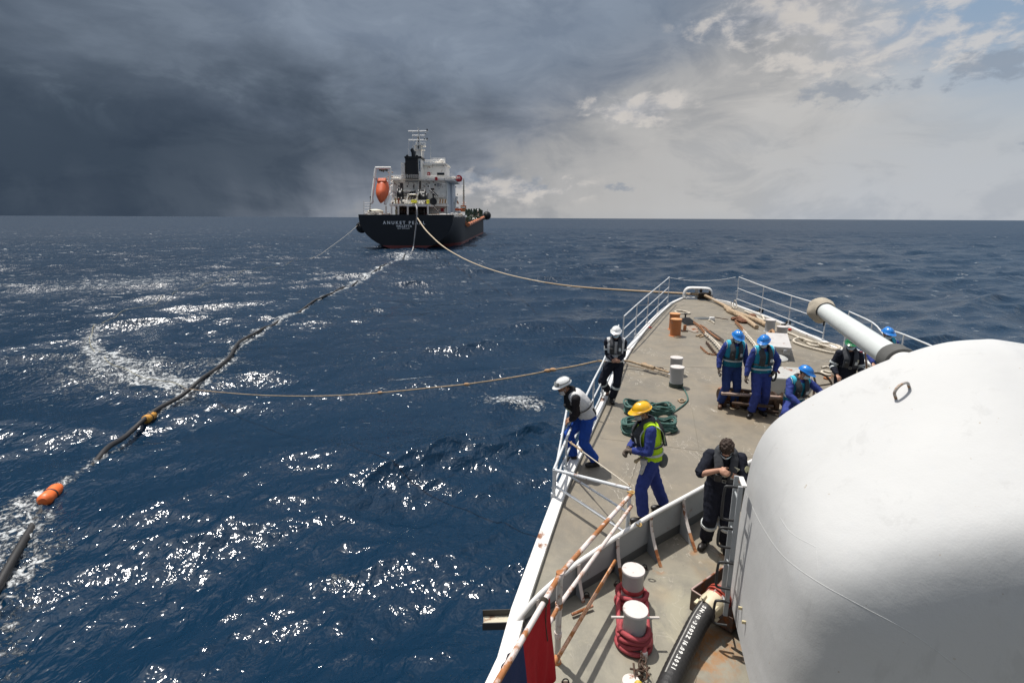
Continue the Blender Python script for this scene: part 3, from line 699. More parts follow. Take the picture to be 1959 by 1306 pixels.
M_bs = mat('bollard_grey', (.40, .40, .395), .45, var=.06, rust=.10, rs=5, dirt=.2)
def base_of(px, py, h): p = P3(px, py, h); return Vector((p.x, p.y, deckz(p.y)))
BA, BB = base_of(1212, 1090, .44), base_of(1216, 1166, .42)
b1_ = bollard(BA, .126, .44, 'tall grey bollard with white cap wrapped in red rope, beside the breakwater', M_bs, M_bt, 'foreground bollards with red rope', n=56)
b2_ = bollard(BB, .126, .42, 'grey bollard with white cap and a crossbar through its head, wrapped in red rope', M_bs, M_bt, 'foreground bollards with red rope', n=56)
MB().tube([BB - Vector((.25, 0, -.33)), BB + Vector((.25, -.005, .33))], .0135, 12).build('crossbar', mat('crossbar_pale', (.6, .55, .5), .5, rust=.2), b2_)
for k, (c, hs) in enumerate(((BA, (.06, .12)), (BB, (.04, .10, .16)))):
    P = []
    for q, hh in enumerate(hs):
        for i in range(28):
            a = i/28*2*PI; f = (q + i/28)/len(hs)
            P.append(c + Vector((math.cos(a), math.sin(a), 0))*(.150 + .008*math.sin(a*2 + q*2) + .010*(q % 2)) + Vector((0, 0, hs[0] + (hs[-1] + .05 - hs[0])*f + .012*math.sin(a*3 + q))))
    tg = thing('mooring_rope', c, ['red sleeved rope coiled round the farther foreground bollard', 'red sleeved rope coiled round the nearer foreground bollard, its eye pulled aft'][k], 'rope')
    MB().tube(P, .027, 12, sx=1, sy=.95).build('coil', M_red, tg)
    P2 = [c + Vector((math.cos(a)*.175, math.sin(a)*.168, .02 + .012*math.sin(2*a))) for a in np.linspace(0, 2*PI, 33)[:-1]]
    MB().tube(P2, .027, 12, closed=True).build('coil', M_red, tg)
    if k == 0:
        MB().lathe(c + Vector((0, 0, .185)), [(.123, 0), (.130, .01), (.130, .045), (.123, .055)], 40).build('band', mat('red_band', (.30, .03, .035), .6), tg)
    else:
        P3_ = [BA + Vector((-.15, .0, .12)), BA.lerp(BB, .5) + Vector((-.165, .0, .13)), BB + Vector((-.155, .0, .14))]
        MB().tube(P3_, .026, 12).build('cross_turn', M_red, tg)
        P3_ = [BA + Vector((.155, -.02, .12)), BA.lerp(BB, .5) + Vector((.155, .0, .12)), BB + Vector((.155, .02, .12))]
        MB().tube(P3_, .026, 12).build('cross_turn', M_red, tg)
        eye = P3(1232, 1252, .06)
        MB().tube(spline([BB + Vector((.14, .06, .17)), BB + Vector((.15, -.1, .12)), eye.lerp(BB, .35) + Vector((.05, 0, .06)), eye], 6), .031, 12, sx=1.15, sy=.85).build('tail', mat('pink_rope', (.56, .12, .12), .7, var=.15, bump=.6, dirt=.2), tg)
        MB().lathe(eye, [(.001, -.03), (.036, -.03), (.038, .03), (.02, .034), (.018, .02), (.001, .02)], 18, axis=(eye - BB).cross(Vector((1, 0, 0)))).build('thimble', M_brk, tg)
# chain tail and shackle bundle
def ovalink(c, d, s, L=.05, W=.03, r=.008, n=14, k=7):
    d = d.normalized(); s = (s - d*s.dot(d)).normalized()
    return MB().tube([c + d*(math.cos(a)*L) + s*(math.sin(a)*W) for a in np.linspace(0, 2*PI, n + 1)[:-1]], r, k, closed=True)
cs_ = thing('shackle_bundle', P3(1222, 1275, 0), 'tangle of rusty shackles, pins and chain links on the deck below the red rope', 'shackle')
M_dr = mat('dark_rusty_steel', (.075, .045, .03), .6, metal=.4, var=.4, vs=14, bump=.4, rust=.25)
for k, (px, py, h, dv) in enumerate(((1231, 1262, .06, (0, 1, 0)), (1226, 1270, .05, (.4, 1, .3)), (1232, 1276, .05, (-.3, 1, -.2)), (1224, 1284, .05, (.6, .7, 0)), (1233, 1290, .04, (.1, 1, .2)), (1222, 1297, .04, (.7, .3, 0)))):
    c = P3(px, py, h); ovalink(c, Vector(dv), Vector((1, .2, .6*(-1)**k)), .048, .026, .009).build('link', M_dr, cs_)
for (a_, b_) in (((1205, 1278), (1232, 1284)), ((1226, 1268), (1243, 1292)), ((1212, 1268), (1216, 1306)), ((1230, 1282), (1243, 1276))):
    MB().tube([P3(*a_, .07), P3(*b_, .06)], .010, 8).build('pin', M_dr, cs_)
MB().lathe(P3(1207, 1310, .02), [(0, 0), (.09, 0), (.085, .05), (0, .055)], 20).build('block_cheek', M_brk, cs_)
MB().ell(P3(1221, 1307, .08), (.04, .03, .03)).build('yellow_tag', mat('yellow_plastic', (.55, .40, .05), .5), cs_)
# loose rods
tag(MB().tube([P3(1094, 1175, .04), P3(1134, 1158, .05)], .017, 10).build('pipe_stub', mat('rust_pink_pipe', (.42, .20, .12), .7, rust=.4)), 'short rusty pink pipe lying on deck under the foreground rail', 'pipe')
tag(MB().tube([P3(1070, 1150, .02) , P3(1075, 1165, .02)], .01, 8).build('bolt', M_rust), 'small rusty bolt on deck by the foreground rail post', 'bolt') if False else None
def ringbolt(px, py, label):
    c = P3(px, py, .03); g = thing('pad_eye', Vector((c.x, c.y, deckz(c.y))), label, 'pad eye', 'small ring bolts on the deck')
    MB().tube([c + Vector((math.cos(a)*.03, 0, math.sin(a)*.035)) for a in np.linspace(0, 2*PI, 14)[:-1]], .007, 6, closed=True).build('ring', M_black, g)
    MB().box(Vector((c.x, c.y, deckz(c.y) + .006)), (.08, .05, .012)).build('base', M_dr, g, bevel=.003)
ringbolt(1181, 1115, 'black ring bolt on deck at the foot of the breakwater left of the bollard')
ringbolt(1233, 1084, 'small ring bolt on deck just behind the taller foreground bollard')
ringbolt(1082, 1303, 'ring bolt on deck at the bottom edge beside the rust streaked rail')
ringbolt(1122, 1137, 'ring bolt low on deck under the rusty foreground rails')

# ================================================================== HOSE AND DRIP TRAY
tr = thing('drip_tray', P3(1360, 1180, 0), 'rusty brown steel drip tray box round the hose coupling', 'tray')
M_tray = mat('tray_brown', (.12, .085, .07), .6, var=.3, rust=.35, rs=6, dirt=.5, bump=.3); M_trayr = mat('tray_rim', (.42, .30, .27), .6, rust=.3)
tA = P3(1319, 1163, .01); tB_ = P3(1390, 1107, .01); tC = P3(1399, 1214, .01)
tA.z = tB_.z = tC.z = deckz(tA.y) + .006; tD = tB_ + (tC - tA)
hh = P3(1318, 1127, 0); d = ray(1318, 1127); hz = (CAM + d*(tA.y/d.y)).z - tA.z; hz = max(.16, min(.32, hz))
U = Vector((0, 0, hz))
MB().prism([tA, tB_, tD, tC], (0, 0, .008)).build('floor', M_tray, tr, smooth=False)
for (p, q) in ((tA, tB_), (tB_, tD), (tD, tC)):
    nn = (q - p).cross(U).normalized()*.008
    MB().prism([p, q, q + U, p + U], nn).build('wall', M_tray, tr, smooth=False)
    MB().tube([p + U, q + U], .011, 8).build('rim', M_trayr, tr)
# front wall with the notch for the hose
e = tC - tA; nn = e.cross(U).normalized()*.008
pr = [tA, tC, tC + U*.72, tA + e*.80 + U*.72, tA + e*.72 + U*.3, tA + e*.45 + U*.3, tA + e*.32 + U*.95, tA + U]
MB().prism(pr, -nn).build('wall', M_tray, tr, smooth=False)
MB().tube([tA + U, tA + e*.32 + U*.95, tA + e*.45 + U*.3], .009, 8).build('rim', M_trayr, tr)
MB().lathe(tA + e*.83 + U*.4 - nn, [(0, 0), (.012, 0), (.012, .012), (0, .012)], 10, axis=-nn).build('bolt', M_ropew, tr)
hp = [P3(1412, 1098, .30), P3(1375, 1142, .30), P3(1357, 1160, .28), P3(1336, 1190, .22), P3(1318, 1225, .16), P3(1300, 1262, .135), P3(1280, 1306, .125), P3(1255, 1370, .12), P3(1225, 1470, .12)]
hs_ = spline(hp, 10)
ho = thing('fuel_hose', hp[5], 'thick black rubber fuel hose with white stencilled numbers leading from the tray', 'hose')
i1 = 20
body_ = hs_[i1:]
for s in range(0, len(body_)): pass
rad = [.104 + .002*math.sin(k*2.1) for k in range(len(resample(body_, .02)))]
MB().tube(resample(body_, .02), rad, 28).build('hose_body', M_rub, ho)
cp = resample(hs_[:i1 + 3], .01)
d1 = (hp[2] - hp[1]).normalized()
MB().lathe(hp[2] - d1*.03, [(.10, -.09), (.122, -.085), (.128, .0), (.118, .05), (.108, .09)], 28, axis=d1).build('ferrule', mat('cream_coupling', (.60, .52, .36), .5, rust=.15, dirt=.3), ho)
c_r = mat('red_flange', (.34, .05, .03), .5, rust=.2)
for o_, r_ in ((-.20, .14), (-.155, .14), (-.12, .12)):
    MB().lathe(hp[2] + d1*(o_ - .02), [(.07, 0), (r_, 0), (r_, .024), (.07, .024)], 28, axis=d1).build('flange', c_r, ho)
s1 = d1.orthogonal().normalized(); s2 = d1.cross(s1)
for k in range(8):
    a = k*PI/4; MB().tube([hp[2] + d1*-.24 + (s1*math.cos(a) + s2*math.sin(a))*.115, hp[2] + d1*-.10 + (s1*math.cos(a) + s2*math.sin(a))*.115], .010, 6).build('bolt', M_trayr, ho)
for k in range(5):
    a = k*2*PI/5; MB().box(hp[2] + d1*.035 + (s1*math.cos(a) + s2*math.sin(a))*.128, (.035, .03, .07), (s1*math.cos(a) + s2*math.sin(a), d1.cross(s1*math.cos(a) + s2*math.sin(a)), d1)).build('clamp', MATS['cream_coupling'], ho, bevel=.004)
MB().tube([hp[2] - d1*.22, hp[0] - d1*.0, hp[0] + Vector((.2, .05, -.02))], .088, 24).build('pipe', mat('brown_pipe', (.22, .14, .11), .55, rust=.3), ho)
# stencilled lettering wrapped on the hose surface, read from the far side
def hose_text(txt, s_start, step, size, ang):
    L = resample(body_, .005)
    s = s_start
    for chh in txt:
        if chh != ' ':
            i = min(len(L) - 2, int(s/.005)); c = L[i]; dd = (L[i+1] - L[max(i-1, 0)]).normalized()
            upn = Vector((0, 0, 1)) - dd*dd.z; upn.normalize(); side = dd.cross(upn)
            nrm_ = (upn*math.cos(ang) - side*math.sin(ang)).normalized(); tx = dd.cross(nrm_).normalized()
            me = textmesh(chh, size, .0015, .0018)
            # letters advance along the hose, feet towards the left side
            X = dd; Yv = nrm_.cross(X)
            vs = me.vertices
            for v in vs:
                a_ = v.co.y/.106; v.co = c + X*(v.co.x) + (nrm_*math.cos(a_) + Yv*math.sin(a_))*(.1065 + v.co.z)
            link_mesh('stencil_letter', me, mat('stencil_white', (.75, .74, .70), .6, var=.1, dirt=.2), ho, smooth=False)
        s += step*(.55 if chh in '.·1 I' else 1)
hose_text('SN·10·3502Z', .10, .047, .054, R(2))
hose_text('16.09.2021', .58, .046, .054, R(2))
# white lay line worn along the hose
L = resample(body_, .02)[2:52]; ws = []; wn = []
for i in range(len(L) - 1):
    dd = (L[i+1] - L[i]).normalized(); upn = (Vector((0, 0, 1)) - dd*dd.z).normalized(); side = dd.cross(upn); row = []; rn = []
    for a in (R(20) + .0*i, R(24), R(28)):
        a2 = -(a + .012*i*0) - R(2) ; nn_ = upn*math.cos(a2) + side*math.sin(a2)*-1; row.append(L[i] + nn_*(.107 + .0015*0)); rn.append(nn_)
    ws.append(row); wn.append(rn)
MB().shell(ws, wn, .003).build('lay_line', mat('lay_line', (.30, .29, .27), .7, var=.4, vs=40), ho)

# ================================================================== GUN TURRET
TC, TR_, TFa = 3.12, 3.42, 6.0           # centre line, rear and front along the keel
half = [(0, 3.44), (.35, 3.38), (.75, 3.19), (1.15, 2.92), (1.50, 2.62), (1.70, 2.38), (1.81, 2.08), (1.855, 1.7), (1.88, 1.2), (1.89, .75), (1.90, .30)]
hs2 = spline([Vector((a, 0, b)) for a, b in half], 6)
prof = [(-p.x, p.z) for p in hs2[::-1]] + [(p.x, p.z) for p in hs2[1:]]
NS = 56; rows = []
mid_a = (TR_ + TFa)/2; hl = (TFa - TR_)/2
for i in range(NS + 1):
    th = PI*(i/NS); s = -math.cos(th); s = math.copysign(abs(s)**.62, s)
    ka = max(0., 1 - abs(s)**(6.5 if s < 0 else 4.6))**(1/3.4); kz = max(0., 1 - abs(s)**(20. if s < 0 else 3.2))**(1/2.8)*(1 - .36*min(1, max(0, (.5 - s)/1.45))**1.15)
    row = []
    for a, z in prof:
        zz = .95 + (z - .95)*(kz if z > .95 else 1)
        q = ship(mid_a + hl*s*1.0, TC + a*(.35 + .65*ka if i not in (0, NS) else .35), 0); q.z = deckz(5) + zz - .02
        row.append(q)
    rows.append(row)
# close the ends with shrinking rings so the faces stay softly crowned
def endrings(row, s):
    out = []
    c = sum(row, Vector())/len(row)
    for k in range(1, 6):
        f = 1 - k/5*.96; out.append([c + (p - c)*f + SU*s*.05*(1 - f) for p in row])
    return out
rows = endrings(rows[0], -1)[::-1] + rows + endrings(rows[-1], 1)
tm = bpy.data.materials.new('turret_paint'); tm.use_nodes = True; t = NT(tm.node_tree); b = t.n['Principled BSDF']; co = t.coord('Object')
sx_, sy_, sz_ = t.sep(co)
bb = t.mix(t.noise(co, .9, 6, .6, .5), (.50, .505, .50), (.56, .56, .545))
streak = t.noise(t.comb(t.m('MULTIPLY', sx_, 9), t.m('MULTIPLY', sy_, 9), t.m('MULTIPLY', sz_, .7)), 1, 5, .6)
bb = t.mix(t.m('MULTIPLY', t.ss(streak, .55, .75), .30), bb, (.50, .515, .525))
bb = t.mix(t.m('MULTIPLY', t.ss(t.noise(co, 1.7, 8, .7, .8), .56, .72), .22), bb, (.46, .46, .45))
bb = t.mix(t.m('MULTIPLY', t.ss(t.noise(co, 14, 3, .6), .715, .75), .7), bb, (.35, .28, .2))
bb = t.mix(t.m('MULTIPLY', t.ss(t.noise(t.vmul(co, (1, 1, .35)), 3.2, 8, .72, .6), .57, .66), .22), bb, (.36, .36, .35))
lx0 = ship(5.25, 2.55, 0)
rd_ = t.m('SQRT', t.m('ADD', t.m('POWER', t.m('SUBTRACT', sx_, lx0.x), 2.), t.m('POWER', t.m('SUBTRACT', sy_, lx0.y), 2.)))
bb = t.mix(t.m('MULTIPLY', t.m('MULTIPLY', t.ss(rd_, .5, .05), t.ss(t.noise(co, 6, 6, .7), .45, .65)), .45), bb, (.42, .30, .18))
t.put(b.inputs['Base Color'], bb); b.inputs['Roughness'].default_value = .62; b.inputs['Specular IOR Level'].default_value = .3
bn = t.n.new('ShaderNodeBump'); bn.inputs['Strength'].default_value = .5; bn.inputs['Distance'].default_value = .03
t.put(bn.inputs['Height'], t.m('ADD', t.noise(co, 2.0, 3, .5), t.m('MULTIPLY', t.noise(co, 60, 3, .6), .07))); t.l.new(bn.outputs[0], b.inputs['Normal'])
tur = thing('gun_turret', ship(mid_a, TC, deckz(5)), 'huge rounded white naval gun turret filling the right foreground', 'gun turret')
mb = MB().grid(rows); nc = len(rows[0])
me = mb.mesh('turret')
# smooth heavy rounding
tmp = bpy.data.objects.new('t', me); col.objects.link(tmp); sm_ = tmp.modifiers.new('s', 'SMOOTH'); sm_.iterations = 0; sm_.factor = .5
sb = tmp.modifiers.new('b', 'SUBSURF'); sb.levels = 1
dg = bpy.context.evaluated_depsgraph_get(); me = bpy.data.meshes.new_from_object(tmp.evaluated_get(dg)); bpy.data.objects.remove(tmp)
bvh = BVHTree.FromPolygons([v.co.copy() for v in me.vertices], [tuple(p.vertices) for p in me.polygons])
gh = link_mesh('gun_house', me, tm, tur); 
me.polygons.foreach_set('use_smooth', [True]*len(me.polygons))
for a_ in list(me.attributes):
    if a_.name == 'sharp_edge': me.attributes.remove(a_)
def onT(px, py):
    d = ray(px, py).normalized(); loc, nr, i, dd = bvh.ray_cast(CAM, d)
    if loc is None: return None, None
    if nr.dot(d) > 0: nr = -nr
    return loc, nr
def seamline(pts, r, name='seam'):
    P = []
    Q = spline([Vector((a, b, 0)) for a, b in pts], 14)
    for q in Q:
        loc, nr = onT(q.x, q.y)
        if loc is not None: P.append(loc - nr*r*.72)
    if len(P) > 3: MB().tube(P, r, 6).build(name, tm, tur)
seamline([(1424, 938), (1460, 1010), (1500, 1065), (1560, 1110), (1640, 1155), (1750, 1215), (1850, 1290), (1880, 1312)], .008)
seamline([(1492, 990), (1515, 1020), (1561, 1046)], .007)
seamline([(1561, 1046), (1566, 1100), (1572, 1180)], .004)
# lifting eye
loc, nr = onT(1727, 755)
if loc:
    s = SV; base1 = onT(1714, 762)[0]; base2 = onT(1740, 742)[0]; e = (base2 - base1); upl = nr
    P = [base1 - nr*.02, base1 + nr*.05] + [base1.lerp(base2, .5) - e*.5*math.cos(a) + nr*(.05 + .045*math.sin(a)) for a in np.linspace(.2, PI - .2, 9)] + [base2 + nr*.05, base2 - nr*.02]
    MB().tube(P, .012, 10).build('lifting_eye', mat('eye_paint', (.45, .42, .38), .5, rust=.42, rs=9, rc=(.42, .2, .06)), tur)
for (px, py) in ((1420, 1163), (1427, 1190)):
    loc, nr = onT(px, py)
    if loc:
        MB().box(loc + nr*.02, (.035, .018, .03), (nr, nr.cross(Vector((0, 0, 1))).normalized(), nr.cross(nr.cross(Vector((0, 0, 1)))).normalized())).build('step_lug', mat('yellow_lug', (.55, .47, .28), .5), tur, bevel=.003)
        MB().tube([loc + nr*.03, loc + nr*.035 - Vector((0, 0, .02))], .006, 6).build('lug_pin', M_brk, tur)
# roof hatch plate
hl_ = []
for (px, py) in ((1850, 652), (1959, 656)):
    pass
hc = ship(5.2, 3.75, deckz(5) + 3.17)
MB().prism([hc - SV*.45 - SU*.3, hc - SV*.40 + SU*.42, hc + SV*.6 + SU*.42, hc + SV*.65 - SU*.3], (0, 0, .035)).build('roof_hatch', M_lgrey, tur, smooth=False, bevel=.008)
# barrel with collar and canvas muzzle cover
def onaxis(px, py, across):
    d = ray(px, py); k = across/d.dot(SV); return CAM + d*k
bA = onaxis(1722, 694, 3.02); bM = onaxis(1572, 590, 3.02); bd = (bM - bA).normalized(); Lb = (bM - bA).length
MB().lathe(bA - bd*.7, [(.142, 0), (.136, Lb*.5 + .7), (.124, Lb + .62), (.12, Lb + .7)], 40, axis=bd).build('barrel', mat('barrel_paint', (.60, .63, .61), .42, var=.04, bump=.1, dirt=.15), tur)
MB().lathe(bA - bd*.04, [(.12, 0), (.18, .0), (.185, .08), (.175, .15), (.18, .22), (.16, .26), (.12, .27)], 36, axis=bd).build('barrel_boot', mat('canvas_grey', (.10, .10, .095), .85, var=.2, bump=.8, bs=30), tur)
MB().lathe(bA - bd*.62, [(.15, 0), (.165, .1), (.165, .5), (.135, .62), (.10, .63)], 36, axis=bd).build('barrel_collar', M_white, tur)
sh_ = ship(6.2, 3.35, 0); 
MB().box(bA - bd*.45 + SV*.42 - Vector((0, 0, .06)), (.5, .5, .12), (SV, bd, SV.cross(bd))).build('mantlet_plate', M_grey, tur, bevel=.02)
# muzzle cover: a soft canvas bag
mv = MB(); s1 = bd.orthogonal().normalized(); s2 = bd.cross(s1); P = []
for j in range(15):
    v = j/14; r_ = .130 + (.185 - .130)*min(1, v*4.)**.7 if v < .25 else .185*max(0., 1 - ((v - .25)/.75)**2.2)**.5 + .004
    row = []
    for i in range(29):
        a = 2*PI*i/28; dirn = s1*math.cos(a) + s2*math.sin(a); low = max(0, -dirn.z)
        rr_q = r_*(1 + .05*math.sin(a*5 + v*6) + .04*math.sin(a*3 - v*4) + .18*low)
        if j == 0: rr_q = .128
        row.append(bM + bd*(-.20 + v*.56 - .05*low*(1 - v)) - Vector((0, 0, .03*v)) + dirn*rr_q)
    P.append(row)
mv.grid(P).build('muzzle_cover', mat('canvas_tan', (.42, .37, .29), .9, var=.18, vs=5, bump=.8, bs=22, dirt=.4), tur)
MB().tube([bM + bd*-.20 + (s1*math.cos(a) + s2*math.sin(a))*.133 for a in np.linspace(0, 2*PI, 25)[:-1]], .012, 6, closed=True).build('muzzle_cord', M_black, tur)
MB().tube([bM - bd*.2 - Vector((0, 0, .10)), bM - bd*.2 - Vector((0, 0, .24))], .014, 6).build('muzzle_tassel', M_black, tur)
MB().tube([bA - Vector((0, 0, .125)), bM - bd*.1 - Vector((0, 0, .112))], .008, 6).build('barrel_cable', M_black, tur)
# turret ring on deck
MB().lathe(ship(mid_a, TC, deckz(5) - .1), [(1.25, 0), (1.25, .42), (1.1, .42)], 48).build('base_ring', M_dg, tur)
# ladder fixed to the left flank, seen edge on
lad = thing('side_ladder', P3(1395, 1150, 0), 'grey steel ladder with black looped rungs against the left flank of the turret', 'ladder')
lx = Vector((0, 0, 0))
zb = deckz(5.3)
def lp(px, py, ac): return onaxis(px, py, ac)
ac0 = 1.165
top_ = lp(1404, 945, ac0); bt = lp(1390, 1170, ac0); al = (top_.dot(SU))
rail_a = 4.95
def LP(al_, ac, h): return ship(al_, ac, zb + h)
for k, al_ in enumerate((4.98, 5.2)):
    MB().box(LP(al_, 1.13, 1.02), (.045, .025, 1.5), (SV, SU, Vector((0, 0, 1)))).build('stile', M_grey, lad, bevel=.004)
MB().box(LP(5.14, 1.18, 1.74), (.05, .2, .025), (SV, SU, Vector((0, 0, 1)))).build('top_shelf', M_white, lad, bevel=.006)
for h in (.35, .8, 1.2, 1.6):
    MB().tube([LP(4.98, 1.13, h), LP(5.2, 1.13, h)], .010, 8).build('rung', M_grey, lad)
for h0, h1, al_ in ((1.35, 1.72, 5.05), (1.0, 1.22, 5.1), (.62, .92, 4.95), (.22, .5, 4.9)):
    P = spline([LP(al_, 1.14, h1), LP(al_, 1.03, h1), LP(al_, 1.0, h1 - .04), LP(al_, 1.0, h0 + .04), LP(al_, 1.03, h0), LP(al_, 1.14, h0)], 3)
    MB().tube(P, .0135, 10).build('handhold', M_black, lad)

# ================================================================== BOW GEAR
# bow chock (bullring): white arched fairlead with two mouths
cL, cR = at(1308, 571), at(1362, 573)
cc = cL.lerp(cR, .5); ex = (cR - cL); W2 = ex.length/2; ex = ex.normalized(); ez = Vector((0, 0, 1)); ey = ez.cross(ex)
bc = thing('bow_chock', cc, 'white arched twin mouth mooring chock at the very tip of the bow', 'chock')
def arch(f, h, yy): return [cc + ex*(-W2*f) + ey*yy, cc + ex*(-W2*f*.96) + ez*h*.55 + ey*yy, cc + ex*(-W2*f*.84) + ez*h*.86 + ey*yy, cc + ex*(-W2*f*.6) + ez*h*.98 + ey*yy, cc + ez*h + ey*yy,
                    cc + ex*(W2*f*.6) + ez*h*.98 + ey*yy, cc + ex*(W2*f*.84) + ez*h*.86 + ey*yy, cc + ex*(W2*f*.96) + ez*h*.55 + ey*yy, cc + ex*(W2*f) + ey*yy]
MB().tube(spline(arch(1.0, .53, .12), 5), .062, 14, sy=1.8, ref=None).build('arch', M_white, bc)
MB().tube([cc + ey*.12 + ex*-.06, cc + ey*.12 + ex*-.06 + ez*.5], .075, 14, sy=1.5).build('centre_post', mat('chock_grey', (.42, .42, .40), .5, rust=.2, dirt=.3), bc)
for s in (-1, 1): MB().tube([cc + ex*s*W2*.93 + ey*.0, cc + ex*s*W2*.93 + ey*.15 + ez*.22], .085, 12).build('cheek', MATS['chock_grey'], bc)
MB().box(cc + ey*.12 + ez*.03, (W2*2, .36, .06), (ex, ey, ez)).build('sole', M_white, bc, bevel=.02)
# black chafing mat in the starboard mouth
mbm = MB()
for k in range(9):
    mbm.ell(cc + ex*(.12 + .28*(k % 3)/2 + rng.uniform(-.03, .03)) + ey*(-.16 - .05*(k//3) + rng.uniform(-.03, .03)) + ez*(.10 + .09*(k//3)), (.17, .12, .11), nu=10, nv=7)
mbm.ell(cc + ex*.10 + ey*-.12 + ez*.42, (.09, .08, .12), nu=10, nv=7); mbm.ell(cc + ex*.52 + ey*-.02 + ez*.30, (.07, .08, .16), nu=10, nv=7)
mat_o = link_mesh('chafing_mat', remesh(mbm, .025, 1, .03, 30), mat('burlap_black', (.018, .013, .010), .95, var=.4, vs=30, bump=1., bs=60)); tag(mat_o, 'black padding wrapped round the towing rope in the bow chock', 'padding')
def laid_rope(name, pts, r, m, label, cat='rope', parent=None, step=None, n=12, tw=None, group=None):
    L = resample(pts, step or r*.8)
    o = MB().tube(L, r, n, strands=3, twist=tw or (2.2/r/3)).build(name, m, parent)
    if label: tag(o, label, cat, group)
    return o
# towing rope: tanker stern -> bow chock -> chafed bundle on the fore deck
TY = 147.
tA_ = aty(797, 415, TY); tB2 = cc + ex*-.28 + ey*.12 + ez*.22
tow_px = [(797, 415), (812, 437), (830, 456), (850, 473), (880, 491), (915, 507), (960, 522), (1010, 534), (1060, 543), (1120, 550), (1200, 555.5), (1260, 559), (1306, 561.5)]
tp = [atplane(px, py, tA_, tB2) for px, py in tow_px]; tp[0] = tA_
tp.append(tB2)
tw_s = spline(tp, 12)
L = resample(tw_s, .35); n_ = len(L)
d0 = [max(.046, .00055*(p - CAM).length) for p in L]
fine_ = [p for p in tw_s if (p - CAM).length < 46]
tow = thing('towing_rope', tB2, 'long tan towing rope curving from the tanker stern through the bow chock', 'rope')
MB().tube([p for p in L if (p - CAM).length > 45], [max(.05, .0011*(p - CAM).length) for p in L if (p - CAM).length > 45], 8).build('far_rope', mat('rope_sunlit', (.52, .43, .31), .9, var=.1), tow)  # far length gets a paler rope colour with sunlight painted in
laid_rope('rope', fine_, .062, M_rope, None, parent=tow)
deck_px = [(1335, 558, .32), (1350, 566, .22), (1365, 573, .14), (1385, 584, .10), (1400, 592, .10)]
laid_rope('rope', spline([tB2, cc + ex*.05 + ey*.0 + ez*.25] + [P3(*q) for q in deck_px[1:]], 6), .07, M_rope, None, parent=tow)
# heap of chafed rope beyond
def rope_run(pxs, r, m, label, name='rope', cat='rope', group=None, n=10):
    return laid_rope(name, spline([P3(*q) for q in pxs], 7), r, m, label, cat, n=n, group=group)
rope_run([(1388, 588, .09), (1400, 595, .12), (1425, 604, .14), (1450, 613, .12), (1468, 622, .1)], .095, M_rope, 'thick chafed tan rope end served with twine along the starboard bow')
rope_run([(1392, 594, .07), (1412, 602, .10), (1432, 614, .10), (1448, 626, .08)], .08, M_rope, 'thick tan rope lying inboard of the chafed rope end')
rope_run([(1425, 595, .05), (1440, 601, .08), (1452, 608, .05), (1462, 612, .07), (1455, 600, .04), (1440, 596, .05), (1432, 592, .04)], .035, M_ropew, 'tangle of thin white cord near the starboard rail foot')
rope_run([(1398, 577, .3), (1402, 584, .05), (1406, 574, .32), (1410, 587, .05), (1404, 590, .04), (1400, 580, .2)], .018, M_ropew, 'loop of thin cord tied on the starboard bow rail')
rope_run([(1500, 634, .05), (1520, 641, .04), (1540, 652, .04), (1552, 660, .04), (1575, 662, .04), (1600, 660, .05), (1612, 668, .05), (1604, 675, .05), (1585, 673, .05), (1560, 667, .05), (1535, 660, .05), (1518, 652, .05), (1530, 646, .09), (1555, 654, .1), (1580, 662, .1), (1598, 668, .08), (1606, 664, .1), (1588, 657, .1), (1560, 655, .13), (1540, 650, .1)],
         .035, M_ropew, 'long pale mooring rope flaked along the starboard deck edge left of the gun barrel')
mbr = MB()
for k in range(12):
    p = P3(1398 + rng.uniform(0, 44), 604 + rng.uniform(0, 12), .05); mbr.ell(p + Vector((0, 0, .02)), (.22, .16, .09), nu=9, nv=6)
ro = link_mesh('rusty_rope_heap', remesh(mbr, .03, 1, .05, 22), mat('rusty_fibre', (.17, .075, .04), .95, var=.5, vs=16, bump=1., bs=40)); tag(ro, 'heap of rust brown matted rope beside the starboard anchor chain', 'rope')
# anchor chains
def chain(pxs, label, m, L=.085, W=.052, r=.019, step=.115, m2=None, nm='link'):
    P = resample(spline([P3(*q) for q in pxs], 10), step); g = thing('anchor_chain', P[0], label, 'chain', 'anchor chains on the fore deck'); first = None
    for i in range(len(P) - 1):
        d = (P[i+1] - P[i]).normalized(); side = d.cross(Vector((0, 0, 1))).normalized()
        s = side if i % 2 else (side*.35 + Vector((0, 0, 1)))
        o = ovalink(P[i], d, s, L, W, r, 12, 6).build(nm, (m2 if m2 and i < len(P)*.35 else m), g)
    return g
M_chw = mat('white_chain', (.66, .60, .50), .6, var=.1, vs=12, rust=.22, rs=9, bump=.3)
M_chr = mat('rusty_chain', (.30, .15, .075), .8, var=.4, vs=12, rust=.35, bump=.5)
chain([(1328, 617, .06), (1338, 624, .12), (1350, 638, .12), (1362, 648, .12), (1374, 661, .12), (1388, 680, .12), (1398, 700, .12)], 'white and rust anchor chain running aft behind the left man in blue', M_chw, m2=M_chr)
chain([(1408, 616, .06), (1418, 626, .12), (1428, 640, .12), (1437, 650, .12), (1446, 662, .12), (1452, 680, .12)], 'white anchor chain running aft between the two standing men in blue', M_chw, m2=M_chr)
chain([(1341, 664, .02), (1347, 670, .02), (1353, 675, .02), (1362, 678, .02), (1372, 678, .02)], 'short rusty chain end lying curled on deck left of the men in blue', M_chr, .06, .035, .013, .08)
chain([(1352, 655, .03), (1362, 668, .03), (1372, 680, .03)], 'dark rusty chain lying beside the port anchor chain', M_dr, .07, .045, .016, .1)
